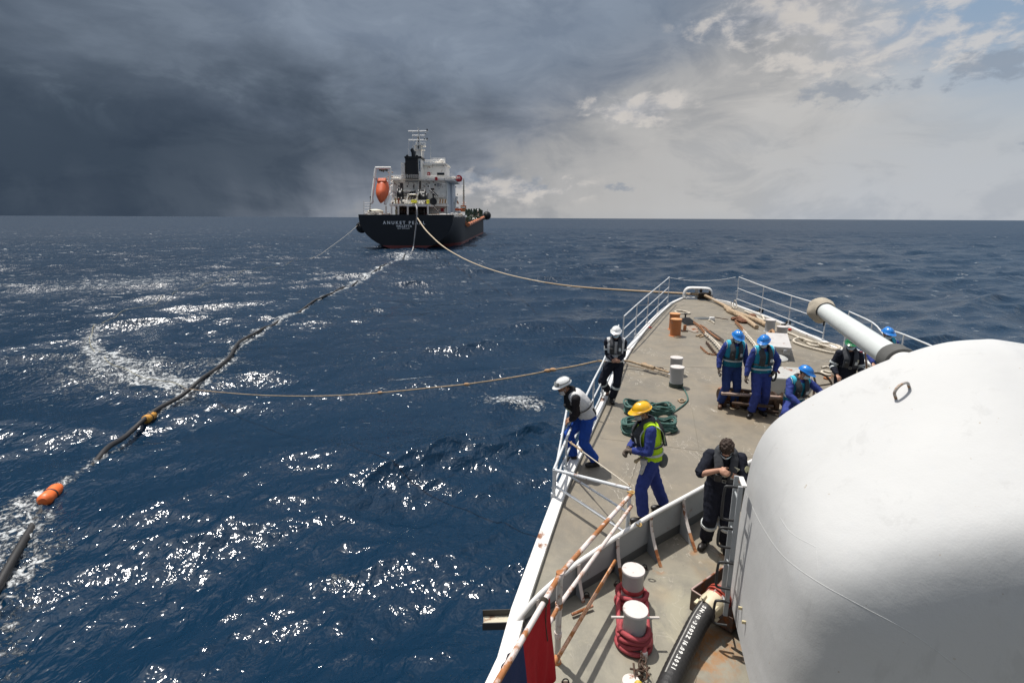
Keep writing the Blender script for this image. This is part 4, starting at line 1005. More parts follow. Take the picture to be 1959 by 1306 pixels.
rope_run([(1340, 622, .08), (1350, 628, .12), (1358, 636, .12), (1366, 642, .1), (1378, 650, .06)], .035, mat('red_rusty_rope', (.22, .10, .05), .95, var=.5, bump=.8), 'rust red lashing beside the port anchor chain')
for k, q in enumerate((((1358, 632), (1384, 650)), ((1360, 638), (1386, 656)))):
    tag(MB().tube([P3(*q[0], .05), P3(*q[1], .05)], .018, 8).build('steel_bar', M_dr), ['upper of two dark bars behind the port anchor chain', 'lower of two dark bars behind the port anchor chain'][k], 'bar')
# hawse grating
g0, g1, g2, g3 = P3(1298, 610, .03), P3(1312, 622, .03), P3(1335, 620, .03), P3(1318, 608, .03)
gr = thing('hawse_grating', g1, 'black slatted steel grating over the port hawse pipe', 'grating')
MB().prism([g0, g1, g2, g3], (0, 0, -.02)).build('frame', M_dg, gr, smooth=False)
for k in range(7):
    f = (k + .5)/7; MB().box(g0.lerp(g1, f).lerp(g3.lerp(g2, f), .5) + Vector((0, 0, .02)), ((g3 - g0).length, .05, .03), ((g3 - g0).normalized(), Vector((0, 0, 1)).cross((g3 - g0).normalized()), Vector((0, 0, 1)))).build('slat', M_black, gr)
MB().lathe(P3(1311, 607, 0), [(.03, 0), (.03, .1), (.08, .12), (.08, .16), (.001, .17)], 12).build('vent_knob', M_black, gr)
hw = thing('hawse_plate', P3(1320, 628, 0), 'rusty curved plate and stopper at the port hawse pipe', 'plate')
MB().prism([P3(1312, 624, .01), P3(1317, 632, .01), P3(1328, 636, .01), P3(1336, 635, .01), P3(1334, 622, .01)], (0, 0, .012)).build('plate', mat('plate_pale', (.30, .25, .20), .7, rust=.4), hw, smooth=False)
MB().box(P3(1310, 628, .09), (.10, .06, .24)).build('stopper', M_orange, hw, bevel=.01); MB().box(P3(1310, 633, .02), (.22, .1, .04)).build('stopper_foot', M_dr, hw, bevel=.01)
dp = thing('hawse_cover', P3(1350, 608, 0), 'dark oval cover plate with a white shackled wire on the mid fore deck', 'plate')
MB().lathe(P3(1345, 609, .01), [(.28, 0), (.26, .02), (.001, .022)], 20, sx=1.35, sy=.75, xref=(1, 0, 0)).build('cover', M_dg, dp)
MB().box(P3(1362, 610, .08), (.2, .14, .16)).build('shackle_block', M_white, dp, bevel=.03); MB().tube([P3(1368, 607, .1), P3(1393, 611, .08)], .018, 8).build('wire', M_dr, dp)
MB().tube(spline([P3(1355, 612, .03), P3(1362, 614, .03), P3(1367, 618, .03)], 4), .02, 8).build('cord', M_ropew, dp)
# bollards forward
M_ob = mat('orange_bollard', (.46, .16, .05), .55, var=.15, vs=5, rust=.12, rs=6, rc=(.35, .33, .28), dirt=.2)
M_ot = mat('orange_bollard_top', (.60, .29, .12), .55, var=.1, dirt=.3)
bollard(at(1291.5, 642), .185, .58, 'orange bollard, nearer of the orange pair on the port fore deck', M_ob, M_ot, 'pair of orange bollards')
bollard(at(1289, 630), .185, .58, 'orange bollard, farther of the orange pair on the port fore deck', M_ob, M_ot, 'pair of orange bollards')
M_bg = mat('bollard_blue_grey', (.36, .37, .38), .45, var=.06, dirt=.2); M_gf = mat('dark_green_foot', (.035, .05, .042), .5)
bollard(at(1293, 739), .165, .50, 'pale grey bollard with dark green foot, nearer of the pair with rope made fast', M_bg, M_bt, 'pair of grey bollards amid the fore deck', foot=(.10, M_gf))
bollard(at(1292, 716), .16, .46, 'pale grey bollard just behind the one with the dark green foot', M_bg, M_bt, 'pair of grey bollards amid the fore deck')
bollard(at(1494, 648), .17, .42, 'grey bollard, nearer of the starboard pair by the locker', M_bg, M_bt, 'pair of grey bollards on the starboard bow')
bollard(at(1472, 634), .17, .42, 'grey bollard, farther of the starboard pair by the rail', M_bg, M_bt, 'pair of grey bollards on the starboard bow')
rope_run([(1468, 640, .04), (1478, 632, .2), (1482, 645, .08), (1490, 650, .05), (1478, 648, .04)], .05, mat('tan_rope_dark', (.38, .22, .12), .9, var=.3, bump=.6), 'brown rope looped at the foot of the starboard bollards')
M_rb = mat('rusty_bollard', (.50, .44, .38), .6, rust=.45, rs=3.5, rc=(.48, .19, .06))
bollard(at(1600, 737), .15, .48, 'rust streaked white bollard left of the man in the green helmet', M_rb, M_bt)
rope_run([(1572, 703, .03), (1582, 701, .03), (1594, 706, .03), (1590, 712, .03), (1576, 709, .03), (1572, 712, .03), (1584, 717, .03), (1598, 716, .03)], .03, M_ropew, 'pale rope eye lying beside the rust streaked bollard')
rope_run([(1592, 689, .03), (1600, 688, .03), (1604, 692, .03), (1596, 694, .03), (1612, 696, .04), (1620, 700, .05)], .025, mat('yellow_rope', (.5, .40, .14), .9), 'small yellow and white rope end near the green helmet')
rope_run([(1576, 722, .03), (1584, 724, .03), (1592, 723, .05)], .03, M_orange, 'rusty hook lying left of the rust streaked bollard')
# rail shoes (black fenders) on the starboard edge
for k, (px, py) in enumerate(((1456, 598), (1507, 624))):
    c = P3(px, py, .0); g = thing('rail_shoe', c, ['small black leather shoe on the starboard edge behind the white cord', 'black boot shaped fitting on the starboard edge behind the grey bollards'][k], 'deck fitting')
    MB().box(c + Vector((0, 0, .10)), (.14, .16, .2)).build('shoe_body', M_black, g, bevel=.03); MB().box(c + Vector((-.14, -.04, .06)), (.22, .14, .1)).build('shoe_toe', M_black, g, bevel=.03)
tag(MB().ell(P3(1511, 630, .05), (.07, .05, .04)).build('red_rag', cloth('rag_red', (.5, .03, .02))), 'small red rag on deck beside the black boot shaped fitting', 'rag')
tag(MB().ell(P3(1243, 626, .03), (.09, .04, .02)).build('red_rag', cloth('rag_red', (.5, .03, .02))), 'small red rag lying by the port guard rail foot', 'rag')
rope_run([(1292, 596, .03), (1300, 594, .04), (1312, 596, .04), (1320, 599, .04), (1310, 600, .03), (1296, 598, .03), (1292, 595, .05), (1306, 594, .06)], .032, M_ropew, 'small pale flaked rope lying ahead of the orange bollards')
rope_run([(1290, 644, .02), (1296, 645, .02), (1302, 644, .02), (1294, 643, .03)], .02, M_rope, 'rope scrap at the foot of the nearer orange bollard')
rope_run([(1332, 643, .02), (1340, 640, .03), (1346, 642, .02), (1338, 645, .02)], .03, M_rope, 'rope scrap on deck right of the orange bollards')
rope_run([(1297, 766, .02), (1304, 763, .03), (1311, 766, .02), (1304, 769, .02), (1298, 766, .03)], .018, M_rope, 'tiny coil of yellow cord on deck right of the green rope')
# locker
lk = thing('deck_locker', at(1500, 690), 'pale grey steel deck locker with overhanging lid behind the men in blue', 'locker')
l0, l1, l2, l3 = P3(1463, 667, .30), P3(1514, 671, .30), P3(1506, 643, .30), P3(1465, 641, .30)
MB().prism([l0, l1, l2, l3], (0, 0, .09)).build('lid', mat('locker_lid', (.52, .50, .48), .5, rust=.12, dirt=.2), lk, smooth=False, bevel=.01)
c_ = (l0 + l1 + l2 + l3)/4; sh = [c_.lerp(p, .93) for p in (l0, l1, l2, l3)]
MB().prism([Vector((p.x, p.y, p.z - .002)) for p in sh], (0, 0, -.14)).build('lid_skirt', M_lgrey, lk, smooth=False)
sh = [c_.lerp(p, .86) for p in (l0, l1, l2, l3)]
MB().prism([Vector((p.x, p.y, p.z - .15)) for p in sh], (0, 0, -.18)).build('body', M_grey, lk, smooth=False)
for k in (.3, .75): MB().box(l0.lerp(l1, k) + Vector((0, -.03, -.03)), (.08, .05, .09)).build('hasp', M_bg, lk, bevel=.008)
tag(MB().lathe(P3(1492, 674, 0), [(.13, 0), (.13, .18), (.11, .24), (.05, .28), (.001, .285)], 20).build('mushroom_vent', M_lgrey), 'small white domed vent in front of the deck locker', 'vent')
# windlass: pale cover, round capstan head, dark machinery
wd = thing('windlass', at(1465, 775), 'anchor windlass with pale cover, round capstan head and dark brake gear behind the men', 'windlass')
MB().prism([P3(1440, 752, .02), P3(1530, 758, .02), P3(1545, 735, .02), P3(1450, 728, .02)], (0, 0, .42)).build('cover', mat('windlass_grey', (.45, .45, .42), .5, rust=.15, dirt=.3), wd, smooth=False, bevel=.03)
MB().lathe(P3(1473, 722, 0), [(.24, 0), (.22, .45), (.34, .50), (.36, .54), (.30, .58), (.001, .6)], 30).build('capstan_head', MATS['windlass_grey'], wd)
for k, (px, py, r, l) in enumerate(((1385, 755, .14, .22), (1408, 757, .17, .2), (1440, 763, .17, .3), (1466, 766, .2, .34), (1490, 764, .15, .25))):
    MB().lathe(P3(px, py, .24) - Vector((l/2, 0, 0)), [(.05, 0), (r, 0), (r, .04), (r*.6, .06), (r*.6, l - .06), (r, l - .04), (r, l), (.05, l)], 18, axis=(1, .05, 0)).build('brake_drum', M_dr, wd)
for k, (a_, b_) in enumerate((((1378, 766, .06), (1490, 790, .06)), ((1380, 752, .42), (1495, 760, .40)), ((1400, 770, .25), (1480, 778, .3)), ((1384, 742, .45), (1470, 752, .45)))):
    MB().box(P3(*a_).lerp(P3(*b_), .5), ((P3(*b_) - P3(*a_)).length, .09, .05), ((P3(*b_) - P3(*a_)).normalized(), Vector((0, 0, 1)).cross((P3(*b_) - P3(*a_)).normalized()), Vector((0, 0, 1)))).build('bed_beam', M_dr if k != 1 else mat('worn_steel', (.35, .25, .2), .5, rust=.4), wd, bevel=.01)
for k in range(6): MB().box(P3(1384 + k*20, 765 + k*1.2, .14), (.1, .18, .28)).build('gear_block', M_dr, wd, bevel=.02)
MB().lathe(P3(1383, 747, .3), [(.001, -.08), (.09, -.08), (.09, .08), (.001, .08)], 18, axis=(.2, -1, .4)).build('clutch_cap', mat('copper_cap', (.32, .16, .10), .5), wd)
# hand wheel
wc = P3(1562, 738, .62); hwk = thing('hand_wheel', Vector((wc.x, wc.y, deckz(wc.y))), 'dark four spoke brake hand wheel on a stem beside the crouching man', 'hand wheel')
wn_ = (CAM - wc).normalized(); wn_ = (wn_ + Vector((0, 0, .2)) + Vector((.15, 0, 0))).normalized(); w1 = wn_.orthogonal().normalized(); w1 = Vector((1, 0, 0)) - wn_*wn_.x; w1.normalize(); w2 = wn_.cross(w1)
M_wh = mat('wheel_bronze', (.055, .042, .028), .5, metal=.3, var=.2)
MB().tube([wc + (w1*math.cos(a) + w2*math.sin(a))*.285 for a in np.linspace(0, 2*PI, 37)[:-1]], .023, 10, closed=True).build('rim', M_wh, hwk)
for k in range(4): MB().tube([wc, wc + (w1*math.cos(k*PI/2 + .1) + w2*math.sin(k*PI/2 + .1))*.285], .02, 8).build('spoke', M_wh, hwk)
MB().lathe(wc - wn_*.03, [(.001, 0), (.045, 0), (.045, .06), (.001, .07)], 14, axis=wn_).build('hub', M_wh, hwk)
MB().tube([wc, wc - wn_*.3, Vector((wc.x, wc.y, deckz(wc.y))) - wn_*.3*Vector((1, 1, 0)).length*0], .022, 8).build('stem', M_dr, hwk)
# pale round drum in front of the green helmet
wdm = thing('vent_drum', P3(1625, 790, 0), 'pale grey rounded ventilation drum half hidden by the turret roof', 'vent')
MB().lathe(P3(1628, 742, .50) - Vector((0, 0, .5)), [(.38, 0), (.38, .42), (.34, .5), (.2, .53), (.001, .54)], 34).build('drum', M_lgrey, wdm)

# ================================================================== GREEN ROPE COILS AND LINES ON DECK
def coil(c, rx, ry, h, n, label, tilt=0.):
    P = []
    for i in range(n):
        ph = rng.uniform(0, 6); rr1 = rng.uniform(.78, 1.0); zz = .02 + h*(i/n) + rng.uniform(-.01, .01)
        ca = rng.uniform(-.03, .03); cb = rng.uniform(-.03, .03); e1 = rng.uniform(.9, 1.06)
        for k in range(26):
            a = 2*PI*k/26 + ph*.0
            P.append(c + Vector((ca + math.cos(a)*rx*rr1*e1*(1 + .04*math.sin(2*a + ph)), cb + math.sin(a)*ry*rr1/e1*(1 + .04*math.sin(3*a + ph)), zz + .03*math.sin(a*2 + ph) + .02*math.sin(3*a))))
    o = MB().tube(P, .0195, 7).build('rope_coil', M_green); tag(o, label, 'rope coil', 'coils of green rope')
coil(at(1218, 790), .28, .22, .22, 15, 'green rope coil on the left, behind the other coil, beside the yellow helmet')
coil(at(1216, 826), .27, .22, .22, 15, 'green rope coil nearest the camera, left of the man in the yellow vest')
coil(at(1262, 792), .27, .20, .20, 14, 'green rope coil on the far right behind the yellow helmet')
coil(at(1272, 822), .22, .2, .20, 13, 'green rope coil partly hidden behind the man in the yellow vest')
laid_rope('green_line', spline([at(1275, 795) + Vector((0, 0, .15)), P3(1285, 789, .03), P3(1300, 780, .025), P3(1312, 770, .025), P3(1316, 762, .025), P3(1311, 748, .025), P3(1302, 737, .03)], 8), .017, M_green, 'dark green line running from the coils to the grey bollard', 'rope', n=8)
# retrieving rope from the sea over the port side to the bollard
rS = sea_at(352, 743, .05); rE = P3(1168, 694, .55)
rpx = [(352, 743), (400, 748), (470, 754), (540, 757), (620, 757), (700, 753), (760, 748), (830, 741), (890, 735), (960, 725), (1020, 715), (1060, 707), (1100, 700), (1145, 690)]
rp = [atplane(px, py, rS, rE) for px, py in rpx]; rp[0] = rS
rt = thing('retrieving_rope', rE, 'tan rope rising from the water, over the port rail to the grey bollards', 'rope')
MB().tube(resample(spline(rp, 10), .12), .022, 8, strands=2, twist=16).build('rope', M_rope, rt)
laid_rope('rope', spline([rp[-1], P3(1168, 692, .35), P3(1197, 690, .22), P3(1225, 697, .16), P3(1250, 703, .14), P3(1280, 712, .14)], 8), .03, M_rope, None, parent=rt)
for (a_, b_, r_) in (((1228, 697, .16), (1252, 704, .16), .055),):
    laid_rope('splice', [P3(*a_).lerp(P3(*b_), k/10) for k in range(11)], r_, M_rope, None, parent=rt)
for px, py in ((1048, 709), (893, 735), (727, 751), (1058, 707), (1232, 697)):
    c = atplane(px, py, rS, rE) if px < 1100 else P3(px, py, .16); MB().ell(c, (.10, .05, .05)).build('knot', mat('knot_orange', (.50, .30, .16), .9, var=.3, bump=.6), rt)
for k in range(3): ovalink(P3(1258 + k*6, 704 + k*2.0, .14), Vector((1, -.3, 0)), Vector((0, 0, 1)) if k % 2 else Vector((.3, 1, 0)), .07, .04, .014).build('link', M_dr, rt)
laid_rope('rope', spline([P3(1196, 696, .04), P3(1240, 706, .03), P3(1284, 718, .03)], 5), .012, M_rope, 'thin second line on deck under the retrieving rope', 'rope', n=6)

# ================================================================== HOSE IN THE SEA
hsR = resample(hose_path, .5); hr = []
for p in hsR:
    D = p.length; zz = wave_h(p.x, p.y)*.75
    s = proj(p)
    lift = .10
    px_, py_ = s
    if 655 < py_ < 880: lift = .17
    if 880 <= py_ < 1040: lift = -.06
    if 560 < py_ < 655: lift = .02 + .12*math.sin(D*.35)
    if py_ < 560: lift = .02 + .14*math.sin(D*.22)
    if py_ >= 1040: lift = .10
    hr.append(Vector((p.x, p.y, zz + lift)))
for _ in range(3): hr = [hr[0]] + [(hr[i-1] + hr[i]*2 + hr[i+1])/4 for i in range(1, len(hr)-1)] + [hr[-1]]
sh2 = thing('floating_hose', hr[len(hr)//2], 'long black fuel hose floating in a curve across the sea from the tanker', 'hose')
MB().tube(spline(hr, 3), .10, 14).build('hose_body', M_rub, sh2)
def onhose(px, py):
    q = sea_pt(px, py); return min(range(1, len(hr) - 1), key=lambda i: (Vector((hr[i].x, hr[i].y, 0)) - Vector((q.x, q.y, 0))).length)
def hfloat(px, py, L, r, m, label):
    i = onhose(px, py); c = hr[i].copy(); c.z = wave_h(c.x, c.y)*.8 + .10; d = (hr[i+1] - hr[i-1]); d.z = 0; d.normalize()
    g = thing('hose_float', c, label, 'float')
    MB().lathe(c - d*L/2, [(.12, -.03), (r*.72, 0), (r*.98, L*.08), (r, L*.2), (r*.94, L*.48), (r*.94, L*.52), (r, L*.8), (r*.98, L*.92), (r*.72, L), (.12, L + .03)], 22, axis=d).build('float_shell', m, g)
    MB().lathe(c - d*.02, [(r*.97, -.02), (r*1.0, 0), (r*.97, .04)], 22, axis=d).build('strap', M_black, g)
    MB().lathe(c - d*L/2 - d*.06, [(.11, 0), (.15, 0), (.15, .07), (.11, .07)], 18, axis=d).build('collar', m, g)
hfloat(286, 801, .62, .19, mat('float_yellow', (.62, .30, .05), .5, var=.15, vs=4, dirt=.3), 'yellow orange hose float with a black strap farther out on the floating hose')
hfloat(97, 946, .80, .20, mat('float_orange', (.85, .17, .035), .45, var=.12, vs=4, dirt=.15), 'bright orange hose float awash in foam at the left edge')
rl = []
for p in resample(rope_path, .4): rl.append(Vector((p.x, p.y, wave_h(p.x, p.y)*.8 + .06)))
tag(MB().tube(rl, .015, 7).build('floating_line', mat('floating_line', (.36, .33, .22), .9)), 'thin pale line floating on the sea in a hook shape left of the hose', 'rope')
lA = aty(688, 428, 150); lB = sea_at(592, 495)
lp_ = [lA, atplane(660, 452, lA, lB), atplane(630, 474, lA, lB), atplane(612, 487, lA, lB), lB]
tag(MB().tube(spline(lp_, 8), .05, 6).build('tanker_line', mat('line_pale', (.45, .43, .38), .9)), 'thin grey line slanting from the tanker port quarter down to the water', 'rope')

# ================================================================== TANKER
Y0 = 146.; XC = -29.6; HB = 13.1
tk = thing('tanker', (XC, Y0, 0), 'black hulled tanker seen from astern with white superstructure and black funnel', 'tanker ship')
M_th = mat('tanker_hull', (.013, .016, .021), .7, var=.25, vs=.5, dirt=.3, bump=.1)
M_tr = mat('tanker_boot_red', (.19, .045, .04), .6, var=.2, vs=.6, dirt=.3)
M_tw = mat('tanker_white', (.86, .83, .77), .5, var=.05, vs=.6, rust=.16, rs=.9, dirt=.2)
M_tww = mat('tanker_mast_white', (.78, .78, .76), .5, var=.03)
M_tb = mat('tanker_black', (.014, .014, .016), .5)
M_tg = mat('tanker_green', (.04, .075, .045), .7, var=.3, vs=1.5, rust=.2)
M_or = mat('lifeboat_orange', (.75, .13, .035), .4, var=.06, vs=1.)
M_ye = mat('tanker_yellow', (.65, .60, .04), .5)
M_tgl = mat('window_glass', (.02, .025, .03), .15)
M_tcr = mat('crane_orange', (.62, .20, .08), .5, var=.1)
M_trd = mat('sign_red', (.45, .02, .03), .5)
ZD = 9.35
def hb(d, z):
    """half breadth of the hull d metres forward of the transom"""
    f = min(1, d/26.0); f = f*f*(3 - 2*f)
    zz = max(0., min(1., (z + .8)/10.)); st = 13.1*(1 - (1 - zz)**2.35)**.62 if zz > 0 else 0.
    fu = 13.1
    w_ = st*(1 - f) + fu*f
    if d > 152: q = min(1, (d - 152)/34); w_ *= (1 - q**2.2)*.98 + .0
    return w_
zl = [-1.5, -.4, .3, .95, 1.6, 2.6, 3.8, 5.2, 7., 8.4, ZD]
zlm = lambda d, z: z if d < 38.5 else (min(z, 7.4) if d < 40 else min(z, 7.4) + (max(0, (d - 148)/34)*1.6 if z > 7 else 0))
ds = [0, .8, 2.5, 5, 8, 12, 17, 22, 26, 32, 38.4, 39, 50, 70, 95, 118, 152, 162, 172, 180, 185]
def hullpart(zs, name, m):
    mb = MB()
    for s in (-1, 1):
        mb.grid([[Vector((XC + s*hb(d, z), Y0 + d, zlm(d, z))) for z in zs] for d in ds])
    mb.grid([[Vector((XC + hb(0, z)*f, Y0, z)) for f in np.linspace(-1, 1, 13)] for z in zs])
    mb.build(name, m, tk)
hullpart([z for z in zl if z >= .95], 'hull', M_th); hullpart([z for z in zl if z <= .95], 'boot_top', M_tr)
def dk(y0, y1, z, hbw, name='deck_plate', m=M_tg, th=.12):
    MB().box((XC, Y0 + (y0 + y1)/2, z - th/2), (hbw*2, y1 - y0, th)).build(name, m, tk)
dk(.1, 38.4, ZD - .02, 12.9, m=mat('poop_deck', (.10, .055, .045), .7)); dk(38.5, 152, 7.35, 12.9)
# lettering on the transom
def tletters(s, cx, cz, size, sp=1.):
    me = textmesh(s, size, .02, size*.022, sp)
    me.transform(Matrix.Translation((cx, Y0 - .06, cz)) @ Matrix.Rotation(PI/2, 4, 'X')); link_mesh('transom_lettering', me, mat('letter_white', (.92, .92, .90), .6), tk, smooth=False)
pc_ = aty(773, 426.5, Y0); tletters('ANUKET PEARL', pc_.x, pc_.z, 1.20, 1.5)
pc_ = aty(773, 432.5, Y0); tletters('VALLETTA', pc_.x, pc_.z - .05, .85, 1.15)
pc_ = aty(772, 437.2, Y0); tletters('IMO 9393409', pc_.x, pc_.z, .46, 1.35)
def tp_(px, py, d): return aty(px, py, Y0 + d)
def tbox(x0, y0, x1, y1, d, depth, name, m=M_tw, bev=0., parent=None):
    """box whose aft face covers these pixels at d metres forward of the transom"""
    a, b = tp_(x0, y0, d), tp_(x1, y1, d)
    return MB().box(((a.x + b.x)/2, Y0 + d + depth/2, (a.z + b.z)/2), (abs(b.x - a.x), depth, abs(a.z - b.z))).build(name, m, parent or tk, smooth=False, bevel=bev)
def tbar(pts, r, name, m=M_tw, n=6, parent=None):
    return MB().tube([tp_(*p) for p in pts], r, n).build(name, m, parent or tk)
# superstructure
tbox(755, 376, 853, 417, 14, 16, 'deckhouse'); tbox(748, 344, 853, 378, 15, 16, 'deckhouse')
tbox(853.5, 346, 856, 418, 15.5, 2, 'deckhouse')
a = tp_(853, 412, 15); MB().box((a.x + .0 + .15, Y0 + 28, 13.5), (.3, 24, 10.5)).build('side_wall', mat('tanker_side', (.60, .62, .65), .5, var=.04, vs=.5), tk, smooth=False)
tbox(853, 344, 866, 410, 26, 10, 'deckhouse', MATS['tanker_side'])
tbox(742, 341.5, 868, 345.5, 13.5, 19, 'bridge_deck'); tbox(850, 338, 880, 345, 20, 6, 'bridge_wing'); tbox(733, 338.5, 760, 343.5, 18, 5, 'bridge_wing')
tbox(798, 313, 853, 342, 17, 10, 'wheelhouse'); tbox(800, 312, 855, 314.5, 16.5, 11, 'wheelhouse_roof')
tbox(767, 311, 775, 342, 12, 6, 'funnel_casing'); tbox(799.5, 302, 806, 342, 12.4, 5.5, 'funnel_casing')
tbox(774.5, 301, 800, 342, 12, 6.5, 'funnel', M_tb, .25); tbox(773.5, 299, 806, 303, 11.8, 7, 'funnel_rim', M_tb)
tbar([(791, 301, 14), (790.5, 292, 14), (788.5, 287, 14), (787, 285.5, 14)], .55, 'exhaust_pipe', M_tb, 10); tbar([(791, 301, 14.5), (792, 290, 14.5)], .6, 'exhaust_pipe', M_tb, 10)
tbar([(781, 301, 14), (778, 297, 14)], .35, 'exhaust_pipe', M_tb, 8); tbar([(797, 301, 14), (798, 297, 14)], .3, 'exhaust_pipe', M_tb, 8)
# lettering strip on the funnel side, illegible at this distance
for k in range(7): tbox(801.4, 308 + k*2.9, 804.2, 309.9 + k*2.9, 12.3, .08, 'funnel_lettering', mat('letter_blue', (.10, .14, .22), .6))
# main mast
tbox(793, 277, 806, 301, 20, 2.2, 'mast_tower'); tbox(791.5, 276, 812, 278.5, 19.5, 3.5, 'mast_platform'); tbox(792, 285, 811, 286.5, 19.5, 3, 'mast_platform')
for x_ in (792.5, 810.5): tbar([(x_, 286, 19.5), (x_, 277, 19.5)], .09, 'mast_rail')
for x_ in (797, 804): tbar([(x_, 277, 20), (800.5, 258, 20)], .14, 'mast_leg')
tbar([(800.5, 285, 20), (800.5, 246, 20)], .16, 'mast_pole', mat('mast_dark', (.12, .12, .12), .5)); tbar([(800.3, 262, 19.8), (800.3, 243.5, 19.8)], .11, 'mast_pole')
for y_, x0_, x1_ in ((251, 781, 818.5), (259.5, 788.5, 812.5), (268, 781.5, 818.5), (274, 795, 815)): tbar([(x0_, y_, 19.8), (x1_, y_, 19.8)], .17, 'yardarm', M_tww)
for x_, y_ in ((817, 249), (817, 266)): tbar([(x_, y_ + 2, 19.8), (x_, y_ - 2, 19.8)], .2, 'mast_light', M_tb)
for x_, y_ in ((814, 256), (812, 265)): MB().ell(tp_(x_, y_, 20), .3, nu=10, nv=6).build('mast_ball', M_grey, tk)
for x0_, y0_, x1_, y1_ in ((782, 268, 782, 300), (790, 252, 790, 300), (808, 277, 811, 300), (811, 278, 809, 302)): tbar([(x0_, y0_, 19.8), (x1_, y1_, 19.8)], .045, 'stay', n=4)
for y_ in np.arange(289, 303, 3): tbar([(807, y_, 19.7), (811.5, y_, 19.7)], .08, 'ladder_cage', n=4)
tbar([(824, 312, 18), (824, 268, 18)], .06, 'whip_antenna', n=5)
MB().ell(tp_(845, 311, 19), 1.0, nu=14, nv=9).build('radome', M_tw, tk); tbar([(845, 316, 19), (845, 321, 19)], .2, 'radome_mast')
MB().ell(tp_(837.5, 311.5, 19), (.75, .75, .5), nu=12, nv=8).build('radome', M_tw, tk); tbar([(837.5, 312, 19), (837.5, 322, 19)], .14, 'radome_mast')
tbar([(832.5, 310, 19), (832.5, 322, 19)], .08, 'antenna')
def trail(x0, y0, x1, y1, d, n, h=1.05, nm='railing'):
    a, b = tp_(x0, y0, d), tp_(x1, y1, d); mb = MB()
    for k in range(n + 1):
        q = a.lerp(b, k/n); mb.tube([q, q + Vector((0, 0, h))], .05, 4)
    for f in (.35, .68, 1.): mb.tube([a + Vector((0, 0, h*f)), b + Vector((0, 0, h*f))], .045, 4)
    mb.build(nm, M_tw, tk)
trail(802, 312, 852, 313, 16.6, 12, .9); trail(826, 313, 852, 313, 18, 10, 1.5); tbox(808, 312.5, 826, 316.5, 16.3, .8, 'roof_box')
trail(768, 341, 800, 342, 11.6, 8); trail(802, 342, 850, 342, 13.4, 10, .8); trail(745, 343, 768, 343, 13.4, 5); trail(857, 343, 880, 343, 19, 6, .6)
trail(748, 391, 772, 391, 6, 7); trail(772, 391, 822, 391, 5, 10); trail(834, 391, 855, 391, 12, 8, 1.2); trail(697, 413, 745, 413, .8, 12, 1.0); trail(820, 417, 890, 416, 2, 14, .9)
# windows, signs, doors
tbox(836, 330.5, 850, 335, 16.9, .15, 'window', M_tgl); tbox(836, 336, 849, 337.5, 16.9, .12, 'window', M_tgl); tbox(866, 341, 876, 344, 19.9, .12, 'window', M_tgl)
tbox(817.5, 329.5, 823, 336, 16.9, .12, 'fire_sign', M_trd); tbox(819.5, 331.5, 821, 334.5, 16.8, .1, 'sign_mark', M_tw); tbox(832, 339, 837, 345, 13.2, .2, 'life_buoy', M_trd)
MB().lathe(tp_(878, 341.5, 19.5), [(.001, 0), (1.0, 0), (1.0, .7), (.001, .7)], 14, axis=(0, 1, .0)).build('side_light', M_trd, tk); tbox(836, 351, 841, 357, 14.8, .15, 'vent_grille', mat('vent_grey', (.36, .36, .37), .6))
tbox(857.5, 356, 860, 380, 25.8, .1, 'door', M_grey); tbox(843, 398, 849, 405, 13.9, .12, 'fire_hose_box', M_trd)
for x_ in (762, 778, 790, 803, 818): tbox(x_, 355, x_ + 2.4, 358, 14.9, .1, 'port_hole', M_tgl)
for x_, y_ in ((868, 349), (871, 352), (871, 358), (874, 372)): tbar([(x_, y_, 30), (x_ + 2, y_, 30)], .15, 'wall_fitting', M_tb)
# winch deck and posts
tbox(745, 390, 772, 394, 4, 10, 'winch_deck'); tbox(772, 391, 823, 395, 3, 11, 'winch_deck'); tbox(823, 391, 856, 394.5, 11, 4, 'winch_deck')
for x_ in (738.5, 749, 762, 780, 797.5, 818.5): tbar([(x_, 394, 3.2), (x_, 413, 3.2)], .26, 'deck_post')
tbox(757, 396, 820, 412, 12.9, .9, 'painted_shade_panel', mat('shade_paint', (.035, .028, .027), .8)); tbox(756, 369, 786, 390, 14.6, .35, 'painted_shade_panel', MATS['shade_paint'])  # dark panels whose colour stands in for the shade under the decks
# dark deck machinery under the winch deck
M_mac = mat('machinery_dark', (.05, .04, .038), .7, var=.4, vs=1., rust=.2, rs=1.); M_mac2 = mat('machinery_red', (.10, .02, .03), .7); M_br = mat('machinery_tan', (.42, .24, .11), .6, var=.2)
for k in range(15):
    x_ = 756 + k*4.3 + rng.uniform(-1, 1); h_ = rng.uniform(3, 12); tbox(x_, 412 - h_, x_ + rng.uniform(2, 4.4), 412.5, rng.uniform(5, 11), 1.5, 'mooring_machinery', M_mac2 if k in (12, 13) else M_mac, .1)
for x_ in (767, 772, 786, 792, 801, 808): MB().lathe(tp_(x_, 406, 7) - Vector((.5, 0, 0)), [(.3, 0), (.95, 0), (.95, .15), (.5, .2), (.5, .9), (.95, .95), (.95, 1.1), (.3, 1.1)], 14, axis=(1, 0, 0)).build('mooring_winch', M_mac, tk)
for x_, w_, m_ in ((698, 3, M_tw), (703, 6, M_tw), (712, 10, M_br), (724, 5, M_tw), (730, 6, M_br), (740, 4, M_tw), (824, 14, M_br), (840, 12, M_tw), (856, 3, M_tw), (862, 5, M_tw), (869, 6, M_tw), (877, 7, M_br)): tbox(x_, 413 - rng.uniform(3.0, 6.), x_ + w_, 414.5, rng.uniform(2, 7), 2, 'deck_gear', m_, .15)
MB().ell(tp_(718, 405.5, 5), (2.4, 1, .8)).build('domed_vent', mat('cream_dome', (.62, .58, .46), .5), tk)
